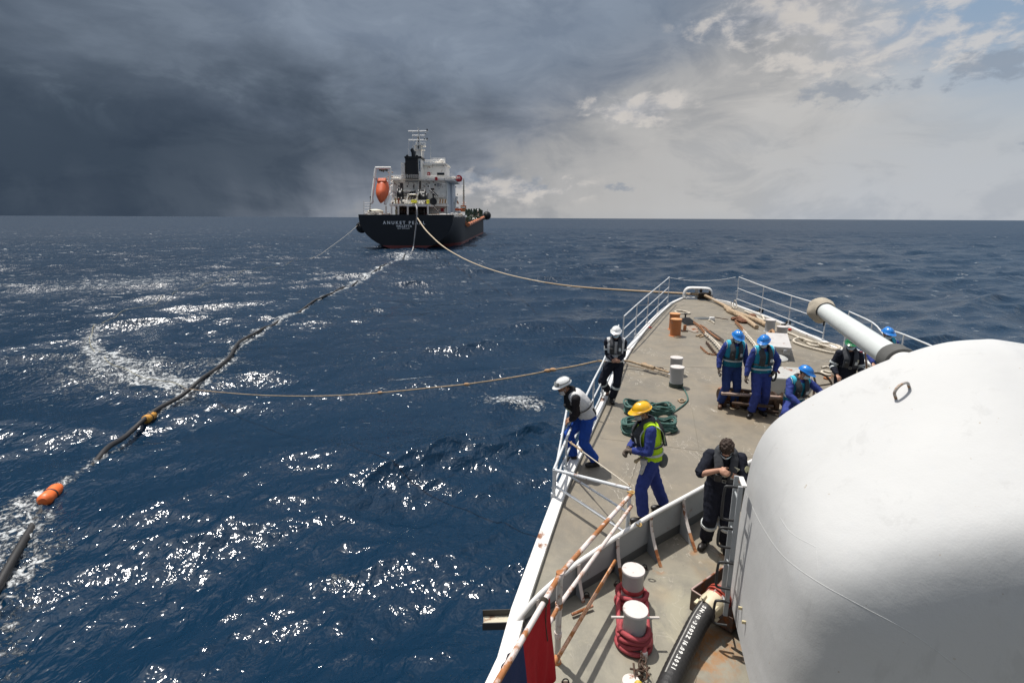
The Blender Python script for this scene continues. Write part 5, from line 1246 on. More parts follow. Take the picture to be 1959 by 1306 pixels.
for k in range(10): tbar([(752 + k*7 + rng.uniform(-2, 2), 390, 5), (753 + k*7 + rng.uniform(-3, 3), 390 - rng.uniform(3, 8), 5)], .22, 'winch_lever', M_tw if k % 3 else M_mac)
# big hose reels
def reel(px, py, d, r, wd_, nm='hose_reel'):
    c = tp_(px, py, d); g = MB().lathe(c - Vector((wd_/2, 0, 0)), [(.001, 0), (r, 0), (r, .2), (r*.72, .25), (r*.72, wd_ - .25), (r, wd_ - .2), (r, wd_), (.001, wd_)], 22, axis=(1, .05, 0)).build(nm, M_tb, tk)
reel(808, 376, 8, 2.1, 2.0); reel(766, 375, 9, 2.2, 1.3); reel(790, 372, 12, 1.2, 1.4); reel(812, 380, 7, 1.6, 1.6)
MB().lathe(tp_(829, 385.5, 5), [(.001, 0), (1.0, 0), (1.0, 1.4), (.001, 1.4)], 20, axis=(-.1, 1, 0)).build('rope_drum', M_tb, tk)
for (x0_, y0_, x1_, y1_) in ((776, 388, 782, 370), (794, 388, 801, 368), (782, 372, 797, 372), (768, 384, 774, 384)): tbar([(x0_, y0_, 6), (x1_, y1_, 6)], .2, 'winch_frame')
for x_ in (780, 785, 790, 795): tbox(x_, 374, x_ + 2.5, 381, 8, .6, 'winch_motor', M_mac)
tbox(786, 382.5, 797, 388, 4.2, 1.2, 'yellow_case', M_ye, .2); tbox(815.5, 382, 821, 390, 4.2, 1.0, 'yellow_case', M_ye, .2)
tbox(770, 363, 786, 366, 10, 3, 'duct'); tbox(800, 366, 820, 370, 11, 2, 'duct'); tbar([(768, 350, 11), (769, 368, 11)], .5, 'pipe_stack', M_mac); tbar([(804, 346, 11), (803.5, 362, 11)], .3, 'pipe_stack', M_mac)
for k in range(46):
    x_ = rng.uniform(750, 850); y_ = rng.choice([348, 352, 360, 368, 378, 384]) + rng.uniform(-1, 1); hh_ = rng.uniform(1.2, 5); q_ = k % 4
    if q_ == 0: tbar([(x_, y_, 14.2), (x_, y_ + hh_*2.2, 14.2)], .13, 'wall_pipe', M_tw if k % 8 else M_mac)
    elif q_ == 1: tbox(x_, y_, x_ + rng.uniform(1.5, 4), y_ + hh_*.6, 13.4, 1.0, 'wall_box', M_tw if k % 3 else M_mac, .08)
    elif q_ == 2: tbar([(x_, y_, 13.2), (x_ + rng.uniform(3, 9), y_ + rng.uniform(-.6, .6), 13.2)], .11, 'wall_pipe', M_tw)
    else: tbox(x_, y_, x_ + 1.2, y_ + 1.2, 13.7, .4, 'wall_lamp', M_mac if k % 2 else M_trd, .05)
trail(752, 377, 853, 377, 13, 16, .9); tbox(752, 376.4, 853, 378, 12.8, 1.6, 'walkway'); trail(856, 345.5, 868, 345.5, 22, 4, .9)
tbox(806, 318, 850, 318.7, 16.7, .3, 'gutter'); tbox(775, 346, 800, 349, 14.6, .3, 'painted_shade_strip', M_grey)  # grey strip paints the shade below the bridge deck edge
for k in range(9): tbar([(828 + k*3, 322, 18.2), (828 + k*3, 318.5 - (k % 3)*1.6, 18.2)], .1, 'roof_aerial', M_tw)
# stairways
def stair(x0, y0, x1, y1, d, nm='stair'):
    tbar([(x0, y0, d), (x1, y1, d)], .14, nm, M_mac); tbar([(x0 + 4, y0, d), (x1 + 4, y1, d)], .14, nm, M_mac)
    for k in range(6): f = (k + .5)/6; tbar([(x0 + (x1 - x0)*f, y0 + (y1 - y0)*f, d), (x0 + 4 + (x1 - x0)*f, y0 + (y1 - y0)*f, d)], .12, 'tread', M_tw)
stair(822, 364, 834, 375, 11); stair(826, 393, 837, 405, 9); tbox(834, 365, 840, 375, 13.6, .8, 'locker_box'); tbar([(822, 364, 11), (822, 352, 11)], .1, 'pipe'); tbox(824, 360, 830, 363.5, 12, 1, 'floodlight', M_mac)
for k in range(7): tbar([(839 + k*2.5, 389, 12), (840 + k*2.5, 381, 12)], .22, 'hose_station', M_br if k % 2 else M_tw)
# lifeboat davit: a white A frame leaning over the stern
dv = 1.5
for pts in (((718.5, 322, 4), (716, 345, 3), (713, 368, 1.5), (711, 389, .5)), ((747.5, 322, 4), (744.5, 350, 3), (740, 375, 1.5), (736.5, 391, .5))): tbar(pts, .36, 'davit_leg', n=8)
tbar([(718, 321.5, 4), (748, 321.5, 4)], .36, 'davit_beam', n=8); tbar([(751, 354, 5), (744, 375, 3), (738, 391, 1)], .26, 'davit_ramp'); tbar([(711, 378, 2), (714, 386, 2), (710, 390, 2)], .2, 'davit_foot'); tbar([(734, 345, 8), (752, 350, 8), (750, 392, 8)], .15, 'davit_stay')
for k in range(5): tbox(725 + k*3.4, 323.5, 727.5 + k*3.4, 327 + (k % 3), 4, .5, 'davit_block', mat('block_olive', (.10, .09, .05), .7))
for y_ in (350, 358, 366, 374): tbar([(746, y_, 4), (751.5, y_ - 4, 5)], .12, 'davit_brace')
for y_ in (330, 338, 346, 354, 362): tbar([(742, y_, 9), (752, y_, 9)], .13, 'ramp_rung', M_br)
# lifeboat, nose down in its slide
lb0, lb1 = tp_(733.5, 350, 3.2), tp_(728.5, 389, -1.0); ld = (lb1 - lb0).normalized(); LL = (lb1 - lb0).length
lbt = thing('lifeboat', lb0, 'bright orange enclosed free fall lifeboat hanging nose down on the tanker stern', 'lifeboat')
up_ = Vector((0, -1, .4)); up_ = (up_ - ld*up_.dot(ld)).normalized(); sd_ = ld.cross(up_)
P = []
for j in range(15):
    v = j/14; w_ = 1.75*(min(1, v*5 + .5))*(1 - max(0, (v - .55)/.45)**1.7)**.8 if v < 1 else .02; w_ = max(w_, .03)
    P.append([lb0 + ld*LL*v + sd_*math.cos(a)*w_*(.9 + .12*math.sin(v*5)) + up_*math.sin(a)*w_*(.92 if math.sin(a) > 0 else .8) for a in np.linspace(0, 2*PI, 21)])
MB().grid(P).build('boat_hull', M_or, lbt)
MB().tube([lb0 + ld*.2 - up_*.0, lb0 - ld*.25], 1.2, 12).build('stern_plate', M_or, lbt)
MB().box(lb0 + ld*.35 + up_*1.0, (2.3, 1.3, 1.5), (sd_, ld, up_)).build('cockpit', M_or, lbt, bevel=.25)
for k in range(4): MB().box(lb0 + ld*1.02 + up_*1.15 + sd_*(k - 1.5)*.5, (.36, .06, .5), (sd_, ld, up_)).build('window', M_tgl, lbt)
tag(MB().tube([tp_(720, 341, 3), tp_(723, 350, 3)], .15, 6).build('boat_hook', M_tcr), 'short orange strut beside the top of the lifeboat', 'strut')
tbox(707, 375, 711, 380, 3, .8, 'searchlight', M_tb, .2); tbar([(709, 380, 3), (707, 412, 3)], .09, 'lamp_post', M_mac); tbox(706, 402, 709.5, 407, 3, .8, 'lamp_box', M_tb)
for y_ in (388, 393, 398, 404): tbar([(696, y_, 6), (710, y_, 6)], .05, 'stern_rail')
tbar([(696, 385, 6), (696, 413, 6)], .07, 'stern_post')
# midships: crane, rescue boat, foremast, manifolds
tbar([(868, 401, 30), (874, 376, 30)], .42, 'crane_jib', n=8); tbox(866, 398, 870, 410, 30, 1, 'crane_post')
rb = thing('rescue_boat', tp_(875, 401, 32), 'small orange rescue boat on the tanker starboard side', 'boat')
c = tp_(875, 401, 32); P = []
for j in range(9):
    v = j/8; w_ = .75*math.sin(PI*min(.97, max(.06, v*.9 + .08)))**.5; P.append([c + Vector((-1.7 + 3.4*v, math.cos(a)*w_, math.sin(a)*w_*.6)) for a in np.linspace(0, 2*PI, 13)])
MB().grid(P).build('hull', M_or, rb); MB().box(c + Vector((0, 0, .6)), (.9, .7, .5)).build('console', M_tw, rb)
tbar([(877, 390, 32), (874, 384, 32)], .25, 'small_crane', M_tcr); tbox(870, 404, 880, 413, 30, 3, 'boat_cradle')
tbar([(886, 402, 60), (887, 342, 60)], .22, 'foremast', mat('mast_cream', (.6, .52, .44), .5)); tbar([(888.5, 402, 60), (887.5, 345, 60)], .14, 'foremast', MATS['mast_cream'])
for y_, a_, b_ in ((356, 884, 891), (364, 884, 890.5), (376, 885, 890), (388, 884, 892)): tbar([(a_, y_, 60), (b_, y_, 60)], .14, 'foremast_arm'); 
tbox(881, 393, 891, 405, 58, 3, 'foremast_house', M_tcr); tbox(882, 395.5, 890, 398, 57.8, .3, 'house_stripe', M_tw)
def edge_d(px): return 16.6*980/(980 - px)/1.03 - 146
for k in range(34):
    x_ = 889 + rng.uniform(0, 32); y1_ = 428 - (x_ - 889)*.18 + rng.uniform(-3, 0); dd = edge_d(x_) + 14
    if k % 3 == 0: tbox(x_, y1_ - rng.uniform(5, 13), x_ + rng.uniform(3, 7), y1_, dd, 3, 'manifold_block', M_tg, .2)
    elif k % 3 == 1: tbar([(x_, y1_, dd), (x_ + rng.uniform(-1, 1), y1_ - rng.uniform(6, 15), dd)], .26, 'vent_pipe', M_tg if k % 2 else MATS['mast_cream'])
    else: tbar([(x_, y1_ - 4, dd), (x_ + rng.uniform(4, 9), y1_ - 5, dd)], .4, 'cargo_pipe', M_tg if k % 2 else M_tw)
for k in range(6): q_ = edge_d(893 + k*5) + 16; tbar([(891 + k*5, 412 - k*.4, q_), (892 + k*5, 400 - k*.3, q_)], .35, 'vent_post', M_tg)
for k in range(5): tbox(893 + k*6, 402, 899 + k*6, 420 - k, edge_d(899 + k*6) + 20, 4, 'manifold_frame', mat('tanker_green_dark', (.022, .045, .03), .7, var=.4, vs=.8))
for k in range(7): tbox(895 + k*4, 403 + (k % 2)*2, 897 + k*4, 418, edge_d(897 + k*4) + 17, 1, 'frame_post', M_tg)
for k in range(5): MB().ell(tp_(897 + k*5.5, 402 + (k % 2), edge_d(899 + k*5.5) + 15), .6, nu=8, nv=6).build('vent_head', M_tw if k % 2 else M_tg, tk)
for k in range(4): tbox(892 + k*6, 418 - k, 898 + k*6, 424 - k, edge_d(898 + k*6) + 12, 6, 'fore_deck_gear', M_tg)
# orange boom along the starboard side
bo = thing('fender_boom', (XC + 13.6, Y0 + 42, 6.9), 'long orange boom lying along the starboard side of the tanker', 'boom')
b0, b1__ = Vector((XC + 14.0, Y0 + 38.5, 6.2)), Vector((XC + 14.0, Y0 + 140, 8.9))
MB().tube([b0, b1__], .72, 12).build('boom', M_tcr, bo); 
for k in range(9): q = b0.lerp(b1__, (k + .5)/9); MB().lathe(q, [(.70, 0), (.78, 0), (.78, .8), (.70, .8)], 12, axis=(0, 1, .02)).build('strap', MATS['foremast_strap'] if 'foremast_strap' in MATS else mat('boom_strap', (.20, .08, .05), .6), bo)
tag(MB().tube([Vector((XC + 13.2, Y0 + 38.0, 6.0)), Vector((XC + 13.2, Y0 + 38.0, 7.5))], .12, 6).build('boom_stay', M_tcr), 'short orange stay at the aft end of the fender boom', 'stay')
def yok(px, py, d, r, l, label):
    c = tp_(px, py, d); g = thing('rubber_fender', c, label, 'fender', 'black rubber fenders on the tanker'); 
    MB().ell(c, (r*.95, l/2, r), nu=18, nv=12).build('fender_body', M_rub, g)
    for k in range(7):
        y_ = c.y - l*.36 + l*.72*k/6; rr_q = r*math.sqrt(max(.05, 1 - ((y_ - c.y)/(l/2))**2)) + .05
        for q in range(12):
            a = 2*PI*(q + (k % 2)*.5)/12; MB_ = None
        mbx = MB()
        for q in range(12):
            a = 2*PI*(q + (k % 2)*.5)/12; mbx.ell((c.x + math.cos(a)*rr_q, y_, c.z + math.sin(a)*rr_q), (.24, .24, .24), nu=6, nv=4)
        tag(mbx.build('tyre_row', M_tb, g), kind='stuff')
    MB().tube([c + Vector((0, 0, r)), c + Vector((.6, 0, r + 1.5))], .07, 5).build('chain', M_tb, g)
yok(692, 435, 3, 1.35, 3.2, 'black tyre covered fender hanging at the port quarter of the tanker'); yok(931.5, 412.5, 145, 2.1, 5.0, 'black round fender at the far starboard bow of the tanker')
MB().ell(tp_(691.5, 423, 6), (.7, .7, .7), nu=10, nv=7).build('port_bollard', M_tb, tk)
# crewmen, tiny at this distance
for k, (x_, y_, c_) in enumerate(((757, 389, (.45, .36, .2)), (763, 389.5, (.3, .1, .05)), (768.5, 389.5, (.35, .33, .3)), (829, 380, (.03, .03, .03)), (758, 410, (.5, .45, .3)))):
    f = tp_(x_, y_ + 1, 4.5 if y_ < 400 else 4); pe = thing('person', f, ['crewman in tan overall at the left end of the tanker winch deck rail', 'crewman in dark red overall second from left on the winch deck', 'crewman in pale overall third from left on the tanker winch deck', 'dark clothed crewman by the drum on the tanker winch deck', 'crewman in tan standing under the tanker winch deck'][k], 'person', 'crew on the tanker')
    mbp = MB().tube([f + Vector((-.1, 0, 0)), f + Vector((-.1, 0, .85))], .11, 8).tube([f + Vector((.1, 0, 0)), f + Vector((.1, 0, .85))], .11, 8).tube([f + Vector((0, 0, .8)), f + Vector((0, 0, 1.15)), f + Vector((0, 0, 1.5))], [.17, .2, .17], 10).tube([f + Vector((-.2, 0, 1.42)), f + Vector((-.28, -.05, 1.1)), f + Vector((-.2, -.2, .95))], .06, 6).tube([f + Vector((.2, 0, 1.42)), f + Vector((.28, -.05, 1.1)), f + Vector((.2, -.2, .95))], .06, 6).ell(f + Vector((0, 0, 1.66)), (.1, .1, .13))
    link_mesh('body', remesh(mbp, .05, 1), mat('crew_%s' % ['tan', 'red', 'pale', 'dark', 'sand'][k], c_, .8), pe); MB().ell(f + Vector((0, 0, 1.74)), (.14, .16, .1), nu=10, nv=6).build('helmet', M_tw, pe)
# hose from the tanker reel down to the water
hq = [tp_(795, 391, 2.5), tp_(797.5, 399, -.5), tp_(797.5, 412, -.9), tp_(796, 430, -1.1), tp_(793, 455, -1.6), tp_(790.5, 474, -3.0), sea_at(787, 485, .0)]
tag(MB().tube(spline(hq, 6), .17, 8).build('hanging_hose', mat('hose_grey', (.34, .33, .33), .6)), 'pale grey hose hanging from the tanker winch deck down the transom to the sea', 'hose')

# ================================================================== PEOPLE
M_skin = mat('skin', (.46, .25, .17), .55, var=.08, vs=25, spec=.35); M_skin2 = mat('skin_tan', (.30, .155, .095), .55, var=.08, vs=25, spec=.35)
M_skin3 = mat('skin_dark', (.13, .07, .05), .5, var=.1, vs=25)
C_blue = cloth('overall_blue', (.036, .056, .235), .14); C_navy = cloth('trousers_deep_blue', (.022, .045, .16), .14); C_royal = cloth('trousers_royal', (.016, .070, .36), .12)
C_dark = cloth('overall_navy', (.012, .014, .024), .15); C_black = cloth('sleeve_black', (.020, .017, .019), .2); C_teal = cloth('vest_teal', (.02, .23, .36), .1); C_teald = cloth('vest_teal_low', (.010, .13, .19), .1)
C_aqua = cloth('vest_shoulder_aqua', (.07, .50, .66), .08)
C_yel = cloth('vest_yellow', (.52, .80, .025), .06); C_wht = cloth('vest_white', (.62, .61, .60), .05); C_life = cloth('lifejacket_grey', (.055, .058, .065), .12); C_lifeb = cloth('lifejacket_black', (.018, .018, .02), .12)
M_refl = mat('reflective_tape', (.55, .58, .57), .35, var=.05); M_boot = mat('boot_black', (.018, .015, .014), .45, var=.2); M_bootb = mat('boot_brown', (.12, .065, .04), .6, var=.2)
M_hair = mat('hair_brown', (.035, .018, .010), .7, var=.4, vs=40, bump=1., bs=70); M_mask = mat('face_mask', (.52, .66, .72), .8, var=.03, bump=.3); M_lens = mat('goggle_lens', (.02, .02, .022), .08, coat=.5)
M_glove = cloth('glove_brown', (.14, .11, .09), .2); M_glovew = cloth('glove_white', (.52, .50, .46), .08); M_eye = mat('eye', (.03, .02, .015), .2); M_buckle = mat('buckle', (.5, .52, .5), .3, metal=.6)
def helm_mat(n, c): return mat(n, c, .22, var=.02, spec=.5, coat=.6, dirt=.1)
H_w, H_b, H_g, H_y = helm_mat('helmet_white', (.80, .80, .78)), helm_mat('helmet_blue', (.014, .20, .62)), helm_mat('helmet_green', (.012, .16, .055)), helm_mat('helmet_yellow', (.85, .46, .008))
def ik(a, b, l1, l2, pole):
    d = b - a; L = d.length
    if L > (l1 + l2)*.999: b = a + d*((l1 + l2)*.999/L); d = b - a; L = d.length
    x_ = (l1*l1 - l2*l2 + L*L)/(2*L); h = math.sqrt(max(0, l1*l1 - x_*x_)); dn = d.normalized(); p = Vector(pole); p = (p - dn*p.dot(dn)); p = p.normalized() if p.length > 1e-4 else dn.orthogonal()
    return a + dn*x_ + p*h, b
def hand_solid(mb, wr_, d, n, fat=0., curl=.9, side=1, spread=.5):
    """palm, four unequal bent fingers and a thumb; d along the hand, n out of the palm"""
    d = d.normalized(); n = (n - d*n.dot(d)).normalized(); s = d.cross(n)*side
    mb.tube([wr_ - d*.02, wr_ + d*.03, wr_ + d*.08], [.026 + fat, .036 + fat, .038 + fat], 10, ref=n, sx=.55, sy=1.)
    for k, (o_, L_) in enumerate(((-.027, .070), (-.009, .080), (.009, .076), (.027, .060))):
        p = wr_ + d*.082 + s*o_; a1, a2 = curl*.55, curl*1.35; dd = d + s*o_*spread*3
        q1 = p + (dd.normalized()*math.cos(a1) + n*math.sin(a1))*L_*.5; q2 = q1 + (dd.normalized()*math.cos(a2) + n*math.sin(a2))*L_*.34; q3 = q2 + (dd.normalized()*math.cos(a2 + curl*.5) + n*math.sin(a2 + curl*.5))*L_*.2
        mb.tube([p - d*.02, p, q1, q2, q3], [.0105 + fat, .0105 + fat, .0095 + fat, .009 + fat, .007 + fat], 7)
    p = wr_ + d*.02 - s*.028; td = (d*.75 - s*.75 + n*.35).normalized()
    mb.tube([p, p + td*.04, p + td*.04 + (td + n*.5 + d*.3).normalized()*.035], [.014 + fat, .012 + fat, .009 + fat], 7)
def patch(c, fr, r, a0, a1, e0, e1, th, nu=14, nv=7):
    """piece of an ellipsoid shell; fr = (right, forward, up); azimuth from forward"""
    P = []; N = []
    for j in range(nv):
        e = e0 + (e1 - e0)*j/(nv-1); row = []; nn = []
        for i in range(nu):
            a = a0 + (a1 - a0)*i/(nu-1); v = fr[0]*(math.sin(a)*math.cos(e)*r[0]) + fr[1]*(math.cos(a)*math.cos(e)*r[1]) + fr[2]*(math.sin(e)*r[2]); row.append(c + v); nn.append(v.normalized())
        P.append(row); N.append(nn)
    return MB().shell(P, N, th)
TORSO = [(0, .170, .128), (.10, .182, .138), (.25, .176, .134), (.42, .166, .128), (.60, .180, .134), (.78, .194, .136), (.88, .180, .120), (.95, .115, .085), (1.0, .066, .064)]
def person(label, foot, face, P, outfit, S=1.0):
    """P: pose in the person's own frame (x right, y forward, z up)"""
    g = thing('person', foot, label, 'person', rotz=-R(face))
    V = Vector; pel = V(P.get('pelvis', (0, 0, .95)))*S; nk = V(P.get('neck', (0, .02, 1.50)))*S
    sp = (nk - pel); yaw = R(P.get('twist', 0)); rt_p = V((1, 0, 0)); rt_n = V((math.cos(yaw), -math.sin(yaw), 0))
    bow = V(P.get('bow', (0, -.02, 0)))*S
    def fr(t):
        c = pel - sp.normalized()*.08*S + (sp + sp.normalized()*.08*S)*t + bow*math.sin(PI*t); r = rt_p.lerp(rt_n, t).normalized(); a = (sp + bow*PI*math.cos(PI*t)).normalized()
        r = (r - a*r.dot(a)).normalized(); f = a.cross(r); return c, r, f, a
    def ab(t):
        for (t0, a0_, b0_), (t1, a1_, b1_) in zip(TORSO[:-1], TORSO[1:]):
            if t0 <= t <= t1: k = (t - t0)/(t1 - t0); return (a0_ + (a1_ - a0_)*k)*S, (b0_ + (b1_ - b0_)*k)*S
        return TORSO[-1][1]*S, TORSO[-1][2]*S
    def ring(t, off, n=22, ka=1., kb=1.):
        c, r, f, a = fr(t); A_, B2 = ab(t); return [c + r*(math.cos(q)*(A_*ka + off)) + f*(math.sin(q)*(B2*kb + off)) for q in np.linspace(0, 2*PI, n + 1)]
    def torso(mb, off, t0=0., t1=1., n=12, ka=1., kb=1.):
        rows_ = [ring(t0 + (t1 - t0)*k/n, off, ka=ka, kb=kb)[:-1] for k in range(n + 1)]; m_ = len(rows_[0]); vs = [p for r_ in rows_ for p in r_]
        fs = [(i*m_ + k, i*m_ + (k+1) % m_, (i+1)*m_ + (k+1) % m_, (i+1)*m_ + k) for i in range(n) for k in range(m_)] + [tuple(range(m_))[::-1], tuple(n*m_ + k for k in range(m_))]
        return mb.add(vs, fs)
    c9, r9, f9, a9 = fr(.87); sh = [c9 - r9*.175*S, c9 + r9*.175*S]      # left, right
    c0_, r0_, f0_, a0_ = fr(.06); hip = [pel - rt_p*.092*S - V((0, 0, .04)), pel + rt_p*.092*S - V((0, 0, .04))]
    ft = [V(P['lf']), V(P['rf'])]; fdir = [R(P.get('lfd', -8)), R(P.get('rfd', 8))]
    fup = [P.get('lfup', 0), P.get('rfup', 0)]
    knees, ank, elb, wr_ = [], [], [], []
    for k in range(2):
        fd_ = V((math.sin(fdir[k]), math.cos(fdir[k]), 0)); an = ft[k] - fd_*.06*S + V((0, 0, .095*S))
        kn, an = ik(hip[k], an, .43*S, .43*S, P.get(('lk', 'rk')[k], (0, 1, 0))); knees.append(kn); ank.append(an)
        hd = V(P[('lh', 'rh')[k]]); el_, w2_ = ik(sh[k], hd, .29*S, .27*S, P.get(('le', 're')[k], ((-.5, -1, -.3), (.5, -1, -.3))[k])); elb.append(el_); wr_.append(w2_)
    # head frame
    hf = V(P.get('look', (0, 1, -.1))).normalized(); hu = V((0, 0, 1)); hu = hu - hf*hu.dot(hf)
    hu = hu.normalized(); hr_ = hf.cross(hu)
    hc = nk + (sp.normalized()*.4 + hu*.6).normalized()*.145*S + hf*.035*S; HF = (hr_, hf, hu)
    skin = outfit.get('skin', M_skin)
    body = MB(); torso(body, -.012)
    body.tube([nk - sp.normalized()*.05, nk + (hc - nk)*.35, hc - hu*.05], [.062*S, .054*S, .055*S], 12)
    body.ell(hc + hu*.025*S - hf*.012*S, (.076*S, .097*S, .100*S), HF, 18, 12); body.ell(hc - hu*.030*S + hf*.022*S, (.060*S, .074*S, .088*S), HF, 16, 10)
    body.ell(hc - hu*.095*S + hf*.065*S, (.026*S, .022*S, .020*S), HF, 10, 7)                       # chin
    body.tube([hc + hf*.088*S + hu*.012*S, hc + hf*.108*S - hu*.018*S, hc + hf*.098*S - hu*.030*S], [.010*S, .014*S, .013*S], 8)   # nose
    body.tube([hc + hf*.086*S + hu*.028*S - hr_*.04*S, hc + hf*.094*S + hu*.03*S, hc + hf*.086*S + hu*.028*S + hr_*.04*S], .011*S, 7)  # brow
    for o_ in (-.058, -.068): body.tube([hc + hf*(.091)*S + hu*o_*S - hr_*.022*S, hc + hf*.098*S + hu*o_*S, hc + hf*.091*S + hu*o_*S + hr_*.022*S], .007*S, 6)   # lips
    for s in (-1, 1): body.ell(hc + hr_*s*.077*S - hu*.008*S - hf*.01*S, (.012*S, .022*S, .032*S), HF, 8, 7)
    for k in range(2):
        body.ell(sh[k], .058*S, nu=12, nv=8); body.tube([sh[k], sh[k].lerp(elb[k], .5), elb[k]], [.052*S, .047*S, .040*S], 10); body.ell(elb[k], .039*S, nu=10, nv=7); body.tube([elb[k], elb[k].lerp(wr_[k], .35), wr_[k]], [.040*S, .040*S, .027*S], 10)
        dirh = P.get(('lhd', 'rhd')[k]); dirh = V(dirh) if dirh else (wr_[k] - elb[k]); nn_ = V(P.get(('lhn', 'rhn')[k], (0, 0, -1)))
        hand_solid(body, wr_[k], dirh, nn_, 0., P.get('curl', .8), (1, -1)[k])
        body.tube([hip[k], hip[k].lerp(knees[k], .5), knees[k]], [.088*S, .075*S, .056*S], 12); body.ell(knees[k], .056*S, nu=10, nv=7); body.tube([knees[k], knees[k].lerp(ank[k], .35), ank[k]], [.055*S, .056*S, .036*S], 12)
        fd_ = V((math.sin(fdir[k]), math.cos(fdir[k]), 0)); body.tube([ank[k] - V((0, 0, .03)), ank[k] + fd_*.12*S - V((0, 0, .05*S))], [.034*S, .028*S], 8)
    link_mesh('body', remesh(body, .0085, 1), skin, g, world=False)
    for s in (-1, 1): MB().ell(hc + hf*.0925*S + hu*.010*S + hr_*s*.031*S, (.013, .006, .008), HF, 8, 6).build('eye', M_eye, g, world=False)
    # trousers
    tr_ = MB(); torso(tr_, .012, 0, .30, 5)
    tr_.ell(pel - V((0, 0, .03)), (.165*S, .125*S, .12*S), nu=16, nv=10)
    for k in range(2):
        h_, k_, a_ = hip[k], knees[k], ank[k]
        tr_.tube([h_ + V((0, 0, .03)), h_.lerp(k_, .4), k_.lerp(h_, .08)], [.120*S, .112*S, .094*S], 14); tr_.ell(k_, .094*S, nu=12, nv=8)
        tr_.tube([k_, k_.lerp(a_, .4), k_.lerp(a_, .93)], [.094*S, .094*S, .090*S], 14)
    link_mesh('trousers', remesh(tr_, .0125, 2, .010, 26), outfit['trousers'], g, world=False)
    # jacket
    jk = MB(); torso(jk, .014, .12, .97, 12); short = outfit.get('short')
    for k in range(2):
        s_, e_, w_ = sh[k], elb[k], wr_[k]; jk.ell(s_, .088*S, nu=12, nv=8); jk.tube([s_, s_.lerp(e_, .5), e_], [.086*S, .080*S, .070*S], 12); 
        if not short: jk.ell(e_, .070*S, nu=12, nv=8); jk.tube([e_, e_.lerp(w_, .5), e_.lerp(w_, .95)], [.070*S, .066*S, .050*S], 12)
        else: jk.ell(e_, .05*S, nu=10, nv=7); jk.tube([e_, e_.lerp(w_, .12)], [.056*S, .054*S], 12)
    cN, rN, fN, aN = fr(.97); jk.tube([cN - aN*.03, cN + aN*.03], [.085*S, .072*S], 14)
    link_mesh('jacket', remesh(jk, .0115, 2, .009, 30), outfit['jacket'], g, world=False)
    # boots
    for k in range(2):
        fd_ = V((math.sin(fdir[k]), math.cos(fdir[k]), 0)); sd = fd_.cross(V((0, 0, 1))); a_ = ank[k]; fz = V((0, 0, 1))
        pitch = R(fup[k]); fd2 = fd_*math.cos(pitch) - fz*math.sin(pitch); fu2 = fz*math.cos(pitch) + fd_*math.sin(pitch); A3 = (sd, fd2, fu2); o_ = a_ - fu2*.05*S
        bt_ = MB(); bt_.tube([a_.lerp(knees[k], .28), a_ + fu2*.02, o_ - fd2*.02], [.052*S, .047*S, .045*S], 12); bt_.ell(o_ + fd2*.12*S + fu2*.002, (.048*S, .085*S, .043*S), A3, 14, 8); bt_.ell(o_ + fd2*.02*S, (.043*S, .09*S, .046*S), A3, 14, 8)
        bt_.box(o_ + fd2*.055*S - fu2*.03*S, (.084*S, .25*S, .024*S), A3)
        link_mesh('boot', remesh(bt_, .009, 2), outfit.get('boots', M_boot), g, world=False)
        if outfit.get('knee_band'):
            c_ = knees[k].lerp(ank[k], .22 if k == 0 else .25); dd = (ank[k] - knees[k]).normalized(); MB().tube([c_ - dd*.022, c_ + dd*.022], .104*S, 20).build('reflective_band', M_refl, g, world=False)
    # gloves
    if outfit.get('gloves'):
        for k in range(2):
            dirh = P.get(('lhd', 'rhd')[k]); dirh = V(dirh) if dirh else (wr_[k] - elb[k]); gm = MB(); hand_solid(gm, wr_[k], dirh, V(P.get(('lhn', 'rhn')[k], (0, 0, -1))), .005, P.get('curl', .8), (1, -1)[k]); gm.tube([wr_[k] - dirh.normalized()*.05, wr_[k] + dirh.normalized()*.01], [.042, .036], 12)
            link_mesh('glove', remesh(gm, .0065, 1), outfit['gloves'], g, world=False)
    # vest
    if outfit.get('vest'):
        ve = MB(); lo = outfit.get('vest_low', .14); torso(ve, .030, lo + .001, .93, 12)
        for k in range(2): ve.tube([sh[k].lerp(c9, .45) + a9*.02, sh[k].lerp(c9, -.10) + a9*.012], [.102*S, .092*S], 14, ref=a9)
        link_mesh('vest', remesh(ve, .0115, 2, .006, 24), outfit['vest'], g, world=False)
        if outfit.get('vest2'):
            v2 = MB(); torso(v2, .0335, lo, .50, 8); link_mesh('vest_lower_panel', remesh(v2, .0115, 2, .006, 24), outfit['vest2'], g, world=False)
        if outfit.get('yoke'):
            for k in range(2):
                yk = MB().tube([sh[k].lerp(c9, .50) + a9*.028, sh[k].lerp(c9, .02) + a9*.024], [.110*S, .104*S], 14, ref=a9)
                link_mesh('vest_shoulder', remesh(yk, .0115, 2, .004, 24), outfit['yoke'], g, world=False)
            for k in range(2):
                q = sh[k].lerp(c9, -.08) + a9*.01; ax9 = (sh[k] - c9).normalized(); s2_ = ax9.cross(a9)
                MB().tube([q + a9*math.cos(u_)*.088*S + s2_*math.sin(u_)*.088*S for u_ in np.linspace(0, 2*PI, 21)[:-1]], .006, 6, closed=True).build('armhole_piping', M_refl, g, world=False)
        for (tb, hgt) in outfit.get('stripes', ((.42, .055),)):
            rws = [[p for p in ring(tb + hgt*q/3, .0425)] for q in range(4)]; cc_ = fr(tb)[0]; nrm_ = [[(p - cc_).normalized() for p in r_] for r_ in rws]
            MB().shell(rws, nrm_, .004).build('reflective_stripe', M_refl, g, world=False)
